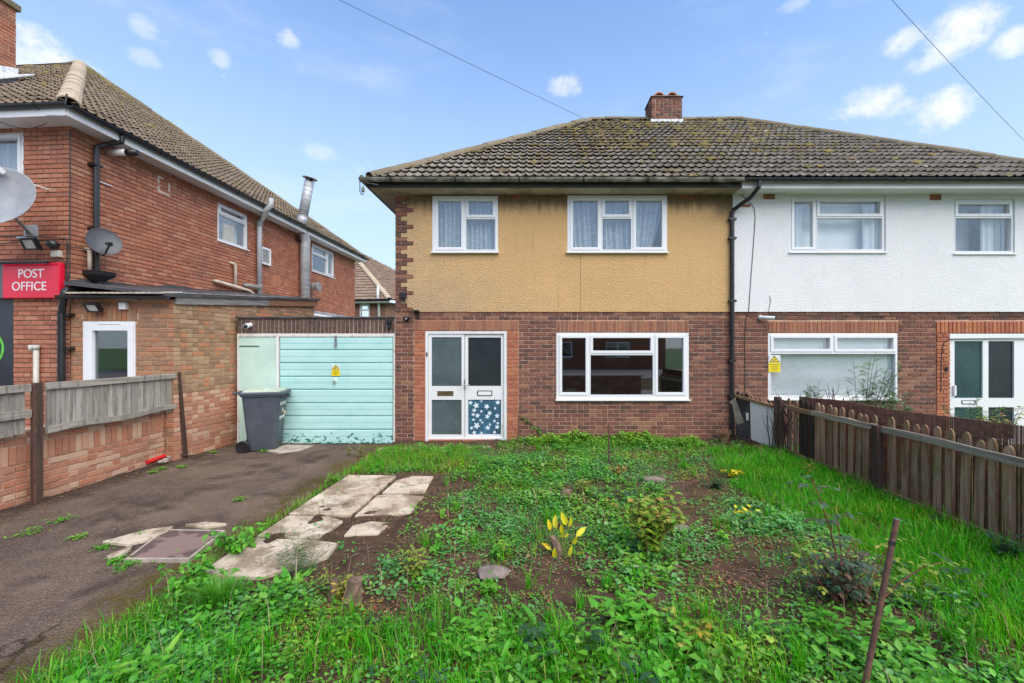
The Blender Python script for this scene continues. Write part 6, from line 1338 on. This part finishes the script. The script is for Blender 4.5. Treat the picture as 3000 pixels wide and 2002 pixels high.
stuff('broad_weeds', [rosettes(x, y, 4, 8, .042, hmax=.11, asp=.55, el=(.0, .8))], 'leaf_mid', 'broad-leaved green weeds across the front of the bed', 'weeds')
x, y = pick(800, 2.0, 4.1, 1.7, 4.4, lambda x, y: .9*np.maximum(np.exp(-((x-2.75)/.35)**2-((y-2.9)/.35)**2), np.maximum(np.exp(-((x-3.75)/.4)**2-((y-2.75)/.5)**2), np.exp(-((x-1.75)/.35)**2-((y-3.55)/.3)**2))))
x3, y3 = pick(420, -1.6, 2.6, 1.8, 2.9, lambda x, y: .9*np.maximum.reduce([np.exp(-((x-.2)/.28)**2-((y-2.35)/.2)**2), np.exp(-((x+.7)/.25)**2-((y-2.2)/.2)**2), np.exp(-((x-1.2)/.25)**2-((y-2.55)/.2)**2)])); x = np.concatenate([x, x3]); y = np.concatenate([y, y3])
x2, y2 = pick(260, .7, 2.9, 3.9, 6.6, lambda x, y: soft(fbm(x+90, y+3, 1.7), .55, .68))
stuff('periwinkle_cover', [rosettes(np.concatenate([x, x2]), np.concatenate([y, y2]), 6, 11, .050, hmax=.12, asp=.52, el=(.0, .7))], 'leaf_dark', 'dark glossy periwinkle leaves in clumps near the fence and rose', 'weeds')
x, y = pick(7000, -2.66, -1.6, 1.6, 3.1, lambda x, y: np.exp(-((x+2.0)/.5)**2-((y-2.3)/.45)**2)*.9*EDGE(x))
stuff('small_clover', [rosettes(x, y, 3, 5, .018, hmax=.035, asp=.95)], 'leaf_clover', 'tiny-leaved pale clover at the front left corner of the bed', 'weeds')
x, y = pick(420, -2.4, 3.7, 1.7, 7.3, lambda x, y: .75*(1-soilness(x, y))*(1-on_path(x, y))*soft(fbm(x+11, y+41, 1.3), .40, .6))
stuff('long_leaf_weeds', [rosettes(x, y, 7, 12, .10, hmax=.02, asp=.22, el=(.1, .9), droop=.35)], 'leaf_mid', 'rosettes of long narrow green leaves scattered through the bed', 'weeds')
x, y = pick(9000, -2.5, 3.4, 1.7, 7.6, lambda x, y: soft(fbm(x+140, y+13, 1.4), .56, .66)*base_cover(x, y))
stuff('chickweed', [rosettes(x, y, 4, 7, .012, hmax=.05, asp=.7)], 'leaf_lime', 'tiny pale yellow-green weed leaves in small patches', 'weeds')
tx, ty = pick(520, -2.6, 3.3, 1.6, 7.3, lambda x, y: (.25+.75*soft(2.9-y, 0, .5))*(1-soilness(x, y))*(1-on_path(x, y))); nb_ = 34; n = len(tx)*nb_
bx_ = np.repeat(tx, nb_)+RNG.normal(0, .018, n); by_ = np.repeat(ty, nb_)+RNG.normal(0, .018, n); hs = np.repeat(U_(.09, .20, len(tx)), nb_)*U_(.5, 1.1, n)
stuff('grass_tufts', [blades_arr(on_ground(bx_, by_), U_(0, 6.28, n), np.abs(RNG.normal(.55, .3, n)), hs, U_(.003, .006, n))], 'grass', 'loose tufts of taller grass dotted through the weeds', 'grass')
x, y = pick(2600, -2.5, 4.0, 1.6, 7.0, lambda x, y: .5+0*x); n = len(x)
stuff('dry_stalks', [blades_arr(on_ground(x, y), U_(0, 6.28, n), np.abs(RNG.normal(.8, .3, n)), U_(.08, .30, n), U_(.002, .0035, n))], 'twig', 'thin dry straw-coloured stalks standing among the weeds', 'stalks')
# litter of twigs and dead leaves
x, y = pick(42000, -2.4, 3.4, 1.7, 7.6, lambda x, y: (.16+.84*soilness(x, y))*(1-.55*on_path(x, y))); n = len(x); P = on_ground(x, y)+np.array([0, 0, .006])
k = n//2
stuff('leaf_litter', [leaves_arr(P[:k], U_(0, 6.28, k), RNG.normal(0, .2, k), RNG.gamma(5, .005, k)+.005, RNG.gamma(4, .003, k)+.003, .1)], 'leaf_dead', 'brown dead leaf litter on the bare soil', 'litter')
stuff('twig_litter', [leaves_arr(P[k:]+np.array([0, 0, .004]), U_(0, 6.28, n-k), RNG.normal(0, .12, n-k), RNG.gamma(3, .022, n-k), U_(.0025, .006, n-k), .02)], 'twig', 'thin dry twigs and straw on the bare soil', 'litter')
x, y = pick(2600, -5.8, -4.4, 4.0, 8.0, lambda x, y: np.exp(-((x+5.65)/.22)**2)*.8); n = len(x)
stuff('wall_litter', [leaves_arr(np.stack([x, y, dh(x, y)+.006], 1), U_(0, 6.28, n), RNG.normal(0, .25, n), RNG.gamma(4, .006, n), RNG.gamma(3, .0035, n), .1)], 'leaf_dead', 'dead leaves and grit gathered along the foot of the brick wall', 'litter')
x, y = pick(900, 3.5, 4.05, 6.6, 7.9, lambda x, y: .8*np.exp(-((x-3.85)/.15)**2)); n = len(x)
stuff('fence_litter', [leaves_arr(on_ground(x, y)+np.array([0, 0, .03]), U_(0, 6.28, n), RNG.normal(.2, .3, n), RNG.gamma(5, .009, n), RNG.gamma(4, .007, n), .15)], 'leaf_dead', 'reddish dead leaves heaped under the white fence board', 'litter')
# --- single plants
def plant(name, base, label, cat, stems, leafspec, stem_mat='stem_brown', group=None):
    """stems: list of (points, r0, r1); leafspec: list of (mat, V, F)"""
    t = thing(name, base, label, cat, group); mb = MB()
    for pts, r0, r1 in stems: m = len(pts); mb.tube(pts, [r0+(r1-r0)*i/max(1, m-1) for i in range(m)], 5)
    if stems: mb.build('stems', stem_mat, t)
    for mat, V, F in leafspec:
        o = obj('foliage', tri_mesh('foliage', np.asarray(V)-np.asarray(ORI[t.name]), F), mat, t, ORI[t.name])
    return t
def stems_fan(base, n, h, spread, bend=.3, seed=0, lean=(0, 0)):
    rs = np.random.RandomState(seed); out = []
    for k in range(n):
        a = rs.uniform(0, 6.28); s = spread*rs.uniform(.2, 1); hh = h*rs.uniform(.65, 1.0); p0 = Vector(base)+Vector((rs.normal(0, .02), rs.normal(0, .02), -.02)); pts = []
        for j in range(6): t = j/5; pts.append(p0+Vector((math.cos(a)*s*t**1.4+lean[0]*t*t+rs.normal(0, .006), math.sin(a)*s*t**1.4+lean[1]*t*t+rs.normal(0, .006), hh*t-bend*.1*hh*t*t)))
        out.append(pts)
    return out
def along(stems, per, L, asp, t0=.15, el=(.0, .7), seed=0, droop=.3, jitter=.01):
    rs = np.random.RandomState(seed+91); P = []; A = []
    for pts in stems:
        for k in range(per):
            t = t0+(1-t0)*(k+rs.uniform(0, 1))/per; f = t*(len(pts)-1); i = min(int(f), len(pts)-2); P.append(pts[i].lerp(pts[i+1], f-i)+Vector((rs.normal(0, jitter), rs.normal(0, jitter), 0))); A.append(k*2.4+rs.normal(0, .5))
    n = len(P); LL = L*rs.uniform(.6, 1.2, n); return leaves_arr(np.array(P), np.array(A), rs.uniform(el[0], el[1], n), LL, LL*asp*rs.uniform(.85, 1.1, n), droop)
def gp(x, y): p = gnd(x, y); return Vector((p.x, p.y, float(gh(p.x, p.y))))
# yellow laurel shoots on a stump
b = gp(1290, 1282); st = stems_fan(b, 6, .30, .10, seed=4)
def leaves_dir(P, D, S, L, W, droop=.08, fold=.15):
    P, D, S = [np.array([list(Vector(v)) for v in a]) for a in (P, D, S)]; L = np.asarray(L); W = np.asarray(W); N = np.cross(D, S); n = len(P); V = np.zeros((n, 7, 3))
    for i, (a, b) in enumerate([(0, 0), (.30, .5), (.68, .42), (1, 0), (.68, -.42), (.30, -.5), (.5, 0)]): V[:, i] = P+D*(a*L)[:, None]+S*(b*W)[:, None]+N*((fold*abs(b)*2*W)-(droop*a*a*L))[:, None]
    return V.reshape(-1, 3), (np.arange(n)[:, None, None]*7+np.array([(6, 0, 1), (6, 1, 2), (6, 2, 3), (6, 3, 4), (6, 4, 5), (6, 5, 0)])[None]).reshape(-1, 3)
def yl():
    P = []; D = []; S = []; L = []
    for (x, y, a, l) in [(1263, 1218, 100, .11), (1276, 1214, 95, .13), (1300, 1206, 110, .14), (1305, 1210, 75, .11), (1306, 1226, 190, .10), (1322, 1232, 40, .13), (1314, 1250, 65, .10), (1266, 1262, 150, .09), (1274, 1284, 95, .11), (1300, 1284, 60, .09), (1306, 1275, 75, .10), (1290, 1226, 95, .10), (1322, 1270, 15, .07), (1258, 1250, 165, .07)]:
        P.append(at(x, y, b.y+random.uniform(-.06, .06))); d = Vector((math.cos(R(a)), random.uniform(-.4, .3), math.sin(R(a)))).normalized(); D.append(d)
        s_ = Vector((-math.sin(R(a)), random.uniform(-.6, .6), math.cos(R(a)))); S.append((s_-d*s_.dot(d)).normalized()); L.append(l)
    return leaves_dir(P, D, S, np.array(L)*.88, np.array(L)*.36, droop=.18, fold=.28), P
(lv_, lf_), LP_ = yl()
st = [[b+Vector((random.uniform(-.04, .04), 0, -.02)), b.lerp(p, .5)+Vector((0, 0, .03)), p] for p in LP_]
plant('laurel_shoot', b, 'bright yellow upright laurel shoots sprouting from a cut stump', 'plant', [(s, .006, .003) for s in st], [('leaf_yellow', lv_, lf_)], 'stem_green')
def stump(name, p, h, r, label, lean_=(0, 0)):
    rs = np.random.RandomState(int(abs(p.x)*100)); mb = MB(); n_ = 10; rings = []
    for j in range(5):
        t = j/4; rings.append([p+Vector(((r*(1.25-.35*t)*math.cos(a)*rs.uniform(.85, 1.12))+lean_[0]*t, (r*(1.25-.35*t)*math.sin(a)*rs.uniform(.85, 1.12))+lean_[1]*t, -.03+(h+.03)*t+(rs.uniform(-.015, .015) if j == 4 else 0))) for a in np.linspace(0, 2*math.pi, n_+1)[:-1]])
    vs = [v for q in rings for v in q]; fs = [(i*n_+k, i*n_+(k+1) % n_, (i+1)*n_+(k+1) % n_, (i+1)*n_+k) for i in range(4) for k in range(n_)]+[tuple(4*n_+k for k in range(n_))]
    return tag(mb.add(vs, fs).build(name, 'stump', None), label, 'stump')
stump('tree_stump', gp(1283, 1283), .14, .035, 'narrow brown cut stump among the yellow laurel shoots', (-.04, 0))
stump('tree_stump', gp(805, 1398), .17, .055, 'thicker brown cut stump with lime sprouts near the path', (.03, 0)); stump('tree_stump', gp(768, 1385), .12, .035, 'small split stump next to the thicker sprouting stump', (.0, 0))
stump('tree_stump', gp(1297, 1152), .10, .06, 'short reddish broken stump in the middle of the weedy bed', (.01, 0))
# rounded shrub with orange-tinted tips
b = gp(1490, 1288); st = stems_fan(b, 26, .62, .28, seed=5, bend=1.5)
v1_, f1_ = along(st, 16, .066, .62, .12, seed=5, el=(-.2, .6)); v2_, f2_ = along([s[3:] for s in st[:14]], 5, .075, .75, .3, seed=6)
plant('shrub', b, 'rounded leafy shrub with lime leaves and orange tips in the bed', 'shrub', [(s, .006, .002) for s in st], [('leaf_bright', *along(st, 14, .062, .62, .05, seed=8, el=(-.2, .6))), ('leaf_lime', v1_, f1_), ('leaf_orange', *along([s[3:] for s in st[:9]], 3, .07, .7, .4, seed=6))], 'stem_red')
# tall dark rose by the pole
b = gp(1925, 1402); main = [at(x, y, 2.88) for x, y in ((1925, 1402), (1921, 1340), (1918, 1270), (1905, 1215), (1890, 1170), (1872, 1120), (1862, 1100))]; st2 = [[at(x, y, 2.92) for x, y in ((1930, 1400), (1935, 1310), (1925, 1220), (1915, 1165))], [at(x, y, 2.80) for x, y in ((1985, 1410), (2000, 1340), (2030, 1270), (2045, 1225))], [at(x, y, 2.85) for x, y in ((1940, 1390), (1890, 1350), (1850, 1290), (1835, 1250))], [at(x, y, 2.75) for x, y in ((2000, 1400), (2060, 1340), (2120, 1300), (2170, 1290))]]
bush = stems_fan(b, 16, .42, .26, seed=9)
def compound(pts, n, L, seed, t0=.2):
    rs = np.random.RandomState(seed); P = []; A = []; E = []
    for k in range(n):
        t = t0+(1-t0)*k/n; f = t*(len(pts)-1); i = min(int(f), len(pts)-2); p = pts[i].lerp(pts[i+1], f-i); a = k*2.3+rs.normal(0, .3); d = Vector((math.cos(a), math.sin(a), .15))
        for j in range(5):
            q = p+d*(.04+.028*(j//2+ (1 if j == 4 else 0))); P.append(q); A.append(a+(0 if j == 4 else (.9 if j % 2 else -.9))); E.append(rs.uniform(-.3, .3))
    n_ = len(P); LL = L*rs.uniform(.75, 1.15, n_); return leaves_arr(np.array([list(p) for p in P]), np.array(A), np.array(E), LL, LL*.62, .25)
lv = [compound(main, 15, .052, 1), compound(st2[0], 9, .045, 2)]+[compound(s, 6, .046, 20+i) for i, s in enumerate(bush)]
V = np.concatenate([a for a, c in lv]); off = 0; FF_ = []
for a, c in lv: FF_.append(c+off); off += len(a)
lv3 = [compound(s, 9, .036, 50+i) for i, s in enumerate(st2[1:])]; off = 0; F3 = []; V3 = np.concatenate([a for a, c in lv3])
for a, c in lv3: F3.append(c+off); off += len(a)
plant('rose_bush', b, 'tall straggly rose with dark purplish leaves near the rusty pole', 'shrub', [(main, .008, .003)]+[(s, .006, .002) for s in st2]+[(s, .004, .002) for s in bush], [('leaf_rose', V, np.concatenate(FF_)), ('leaf_lime', V3, np.concatenate(F3))], 'stem_red')
# nettles along the drive edge
for k, (x, y, h, sp, ns, lb) in enumerate([(545, 1268, .26, .26, 20, 'clump of green nettles between the access cover and the path slabs'), (440, 1360, .22, .30, 20, 'spreading clump of nettles at the drive edge near the dark grass tuft'), (765, 1108, .16, .14, 14, 'small dark green bushy weed at the drive edge behind the slabs')]):
    b = gp(x, y); st = stems_fan(b, ns, h, sp, seed=30+k); plant('nettle_clump', b, lb, 'nettles', [(s, .003, .002) for s in st], [('leaf_mid', *along(st, 12, .062 if k < 2 else .035, .62, .2, seed=31+k, el=(-.4, .4), droop=.4))], 'stem_green')
# dark tuft of grass
b = gp(505, 1402); n = 900; P = np.array(b)+np.stack([RNG.normal(0, .045, n), RNG.normal(0, .045, n), np.zeros(n)], 1); d_ = P[:, :2]-np.array(b)[:2]
tt = thing('grass_tuft', b, 'dense dark green tuft of fine grass near the front of the path', 'grass tuft'); v_, f_ = blades_arr(P, np.arctan2(d_[:, 1], d_[:, 0])+RNG.normal(0, .4, n), np.abs(RNG.normal(.4, .2, n)), U_(.10, .21, n), U_(.003, .005, n)); o = obj('blades', tri_mesh('blades', v_-np.array(ORI[tt.name]), f_), 'leaf_mid', tt, ORI[tt.name])
# feathery fennel over the slabs
b = gp(690, 1335); rs = np.random.RandomState(3); P = []; A = []; E = []
st = stems_fan(b, 14, .34, .30, seed=12)
fz = along(st, 70, .085, .018, .25, seed=13, el=(-.3, .9), droop=.3, jitter=.04)
plant('fennel_plant', b, 'wispy feathery green fennel spreading over the concrete slabs', 'plant', [(s, .003, .001) for s in st], [('leaf_fennel', *fz)], 'stem_green')
# other seedlings
SEED = [(950, 1338, .24, .13, 9, 9, .055, 'leaf_lime', 'upright lime-brown seedling shrub right of the sprouting stumps'), (790, 1385, .20, .10, 8, 10, .04, 'leaf_lime', 'lime green sprouts growing from the thicker stump'), (745, 1380, .24, .05, 5, 10, .035, 'leaf_lime', 'thin yellowish sprout rising beside the split stump'),
        (1145, 1288, .16, .07, 9, 9, .05, 'leaf_mid', 'compact dark leafy plant left of the yellow laurel'), (1342, 1140, .20, .15, 14, 9, .042, 'leaf_lime', 'lime green feathery plant behind the reddish broken stump'), (1420, 1100, .17, .13, 12, 9, .04, 'leaf_orange', 'orange-brown plant at the foot of the upright iron rod'),
        (1685, 1103, .14, .16, 9, 8, .07, 'leaf_yellow', 'yellow-leaved plant in the weeds toward the picket fence'), (1715, 1195, .12, .14, 8, 7, .055, 'leaf_yellow', 'smaller yellow-flowering plant between the shrub and the rose'), (1640, 1130, .14, .15, 14, 9, .05, 'leaf_dark', 'dark green clump behind the rounded shrub'),
        (1580, 1500, .20, .16, 16, 11, .045, 'leaf_lime', 'lime green small-leaved shrub at the front of the bed'), (1440, 1450, .17, .22, 16, 10, .075, 'leaf_mid', 'broad-leaved green plant in front of the bare soil'), (1090, 1520, .17, .24, 16, 10, .07, 'leaf_mid', 'large-leaved green plant in the front grass'), (780, 1480, .13, .2, 14, 10, .045, 'leaf_mid', 'low bushy weed with pointed leaves below the stumps'),
        (1660, 1262, .15, .06, 6, 8, .05, 'leaf_mid', 'small dark seedling on bare soil right of the rounded shrub'), (1350, 1310, .09, .10, 8, 8, .04, 'leaf_clover', 'low blue-green seedling on the bare soil below the laurel'), (830, 1045, .22, .06, 8, 9, .03, 'leaf_lime', 'pale spindly weed by the drive in front of the garage'), (800, 1040, .17, .05, 6, 9, .03, 'leaf_lime', 'small pale weed on the tarmac in front of the garage'),
        (1120, 1370, .10, .12, 8, 8, .06, 'leaf_mid', 'green seedling cluster at the front edge of the bare soil'), (1920, 1095, .18, .12, 8, 7, .06, 'leaf_dark', 'dark leafy ivy sprig at the foot of the picket fence'), (2300, 1300, .30, .2, 12, 9, .06, 'leaf_dark', 'dark ivy climbing the pickets beyond the lush grass'), (2150, 1225, .2, .1, 8, 8, .05, 'leaf_dark', 'small ivy sprig on the lower fence rail'), (1855, 1112, .25, .06, 3, 6, .05, 'leaf_orange', 'reddish twiggy seedling against the picket fence')]
for k, (x, y, h, sp, ns, per, L, mt, lb) in enumerate(SEED):
    b = gp(x, y); st = stems_fan(b, ns, h, sp, seed=60+k); plant('weed_plant', b, lb, 'plant', [(s, .003, .0015) for s in st], [(mt, *along(st, per, L, .55, .15, seed=60+k, el=(-.2, .7)))], 'stem_brown' if mt != 'leaf_mid' else 'stem_green')
# weeds in the drive
DW = [(140, 1188, .10, 'in bare tarmac nearest the thick fence post'), (70, 1217, .10, 'in tarmac in front of the brick wall below the left fence bay'), (550, 1143, .08, 'alone in the middle of the tarmac drive toward the garage'), (330, 1222, .06, 'on the broken concrete strip beside the access cover'), (240, 1248, .08, 'at the tip of the broken concrete strip'), (400, 1258, .12, 'against the front edge of the access cover'), (460, 1255, .10, 'at the corner of the access cover next to the nettles'), (370, 1072, .06, 'just in front of the red plastic pipes'), (420, 1068, .07, 'by the foot of the leaning fence post'), (350, 1080, .05, 'in the grit below the shorter red pipe'),
      (605, 1032, .06, 'under the wheelie bin in front of the garage'), (700, 1150, .12, 'where the tarmac meets the grass beside the path slabs'), (290, 1290, .09, 'in a crack in front of the access cover'), (180, 1228, .06, 'between the fence post and the broken concrete'), (270, 1278, .07, 'beside the narrow concrete sliver'), (490, 1035, .05, 'at the foot of the buff brick extension wall')]
for k, (x, y, r_, lb) in enumerate(DW):
    p = gnd(x, y); b = Vector((p.x, p.y, float(dh(p.x, p.y)))); n = 60; P = np.array(b)+np.stack([RNG.normal(0, r_*.5, n), RNG.normal(0, r_*.5, n), U_(0, .03, n)], 1)
    plant('drive_weed', b, 'small green weed '+lb, 'weed', [], [('leaf_bright' if k % 2 else 'leaf_mid', *leaves_arr(P, U_(0, 6.28, n), U_(0, .8, n), U_(.02, .045, n), U_(.01, .022, n)))], group='weeds in the tarmac drive')
# vine creeping on the wall by the door
b = Vector((-.12, 7.9, 0)); vn = [Vector((FX(x), 7.95, FZ(y))) for x, y in ((1196, 955), (1212, 966), (1224, 976), (1240, 990), (1262, 1004))]; rs = np.random.RandomState(2)
plant('creeping_vine', vn[-1]-Vector((0, 0, .05)), 'green vine creeping up the brick right of the front door', 'vine', [(vn, .005, .003)], [('leaf_mid', *along([vn]*3, 14, .055, .8, .0, seed=44, el=(-.6, .4), jitter=.03))], 'stem_brown')
vn2 = [Vector((FX(x), 7.93, FZ(y))) for x, y in ((1160, 1012), (1156, 1000), (1152, 985), (1154, 972))]
plant('creeping_vine', vn2[0], 'thin green tendril climbing the right jamb of the front door', 'vine', [(vn2, .003, .002)], [('leaf_mid', *along([vn2], 12, .035, .7, .0, seed=45, el=(-.5, .4), jitter=.02))], 'stem_green')
# dead clump against the wall and small stones
b = Vector((FX(1650), 7.8, .03)); st = stems_fan(b, 40, .28, .14, seed=70); plant('dead_clump', b, 'dry brown cut-back clump against the wall below the downpipe', 'plant', [(s, .007, .003) for s in st], [('leaf_dead', *along(st, 3, .05, .4, .1, seed=71))], 'stem_tan')
for k, (x, y, r_, m_, lb) in enumerate([(1065, 1155, .055, 'stone_grey', 'grey rounded stone in the weeds beyond the path'), (1565, 1225, .07, 'stone_grey', 'flat pinkish stone on the soil right of the rounded shrub'), (1130, 1338, .11, 'stone_grey', 'flat half-buried slab on the bare soil near the front'), (1490, 1335, .07, 'stone_red', 'small brown stone on the bare soil in front of the shrub'), (1500, 1115, .12, 'stone_grey', 'flat grey stone in the weeds behind the rounded shrub'), (690, 1190, .04, 'stone_grey', 'little stone at the drive edge beside the slabs')]):
    stone('garden_stone', gp(x, y), r_, m_, lb, (1.2, .9, .35), seed=20+k)
p = gp(1455, 1322); tag(MB().tube([p+Vector((-.09, .02, .02)), p+Vector((.0, 0, .025)), p+Vector((.11, -.01, .03))], [.009, .012, .004], 6).build('plant_label', 'paper_white', None), 'white plastic plant label lying on the bare soil', 'plant label')
p = gp(1478, 1333); stone('red_scrap', p, .022, 'red_plastic', 'small scrap of red plastic on the bare soil', (1.2, .8, .6), 'litter', 77)
# ---- behind the fence: feathery shrubs and bare twigs in the neighbour's garden
def feathery(base, h, sp, n, seed, label, lean_=(0, 0)):
    st = stems_fan(base, n, h, sp, seed=seed, lean=lean_); sub = []
    rs = np.random.RandomState(seed)
    for s in st:
        for k in range(16):
            t = .25+.7*k/16; f = t*5; i = min(int(f), 4); p = s[i].lerp(s[i+1], f-i); a = rs.uniform(0, 6.28); l_ = h*.26*(1.1-t); sub.append([p, p+Vector((math.cos(a)*l_*.5, math.sin(a)*l_*.5, l_*.35)), p+Vector((math.cos(a)*l_, math.sin(a)*l_, l_*.5))])
    plant('feathery_shrub', base, label, 'shrub', [(s, .007, .002) for s in st]+[(s, .002, .001) for s in sub], [('leaf_feather', *along(sub, 26, .048, .22, .1, seed=seed, el=(-.2, .9), droop=.2, jitter=.012))], 'twig_dark')
YN = 6.9
for k, (x, h, sp, n_, ln, lb) in enumerate([(1860, 1.34, .34, 9, (-.1, 0), 'feathery grey-green shrub under the left of the white house window'), (1985, 1.85, .48, 12, (.12, 0), 'tall feathery grey-green shrub behind the fence at the right of the window'), (2050, 1.28, .38, 9, (.1, 0), 'low feathery shrub between the white house window and door'), (2235, 1.12, .38, 6, (-.1, 0), 'wispy green shrub in front of the white plastic door')]):
    feathery(Vector(((x-1225)*YN/FPX, YN, -.05)), h, sp, n_, 200+k, lb, ln)
def twigs(x, h, sp, n_, seed, label):
    b = Vector(((x-1225)*YN/FPX, YN+.1, -.05)); st = stems_fan(b, n_, h, sp, seed=seed); rs = np.random.RandomState(seed); sub = []
    for s in st:
        for k in range(4): p = s[2+k % 3]; a = rs.uniform(0, 6.28); l_ = h*.22; sub.append([p, p+Vector((math.cos(a)*l_*.4, math.sin(a)*l_*.4, l_*.7)), p+Vector((math.cos(a)*l_*.5, math.sin(a)*l_*.5, l_*1.2))])
    plant('bare_shrub', b, label, 'shrub', [(s, .011, .005) for s in st]+[(s, .005, .002) for s in sub], [], 'twig_dark')
twigs(1930, 1.25, .22, 6, 301, 'bare twiggy shrub in front of the white house window behind the fence'); twigs(1815, 1.15, .16, 6, 302, 'small bare shrub near the left edge of the white house window'); twigs(1780, 1.1, .18, 4, 303, 'thin bare twigs beside the yellow window sticker')
b = Vector(((2290-1225)*6.2/FPX, 6.2, -.05)); st = stems_fan(b, 10, 1.02, .28, seed=310); plant('leafy_shrub', b, 'shrub with autumn yellow and green leaves beside the white plastic door', 'shrub', [(s, .006, .002) for s in st], [('leaf_lime', *along(st, 12, .075, .6, .4, seed=311)), ('leaf_orange', *along(st[:5], 5, .08, .6, .6, seed=312)), ('leaf_mid', *along(st, 8, .07, .6, .2, seed=313))], 'twig_dark')
# ================================================================ across the street (seen only mirrored in the glass)
fwl_ = thing('front_wall', (0, -.4, 0), 'low brick front wall of the garden mirrored in the downstairs window', 'wall')
FWf = Frame((0, -.45, 0), (-1, 0, 0), (0, 0, 1), (0, 1, 0)); fwm = MB(FWf).box(-4.1, 2.4, -.1, .62, -.2, -.012).build('wall_core', 'mortar_dark', fwl_); bricks(fwl_, fwm, FWf, lay(-4.1, 2.4, -.1, .62, phase=0), 'brick_low', single=False)
MB(FWf).box(-4.15, 2.45, .62, .68, -.24, .03).build('coping', 'concrete', fwl_)
def opposite(xc, label):
    oh = thing('opposite_house', (xc, -22, 0), label, 'house')
    FO = Frame((xc, -20, 0), (-1, 0, 0), (0, 0, 1), (0, 1, 0)); ow = [(-6, -4, .9, 2.2), (-1.2, 1.0, .9, 2.2), (4, 6, .9, 2.2), (-6, -4.2, 3.3, 4.4), (-1, .9, 3.3, 4.4), (4, 6, 3.3, 4.4)]
    shell(FO, -9, 9, -.1, 5, ow, -.3, 0, MB(FO)).build('wall', 'brick_lintel', oh)
    for w_ in ow: window(oh, FO, *w_, [(w_[0]+.05, (w_[0]+w_[1])/2-.02, w_[2]+.05, w_[3]-.05, 1), ((w_[0]+w_[1])/2+.02, w_[1]-.05, w_[2]+.05, w_[3]-.05, 0)], wf=-.03)
    MB(FO).box(-9, 9, -.1, 5, -6, -5.9).build('back_wall', 'interior', oh)
    MB().poly([(xc+9.4, -19.6, 5.0), (xc+9.4, -26.4, 5.0), (xc+9.4, -23, 7.8)], (-18.8, 0, 0)).build('roof', 'tile_grey', oh)
opposite(2, 'brick house across the street mirrored in the downstairs window'); opposite(-22, 'brick house across the street mirrored in the glazed door of the extension')
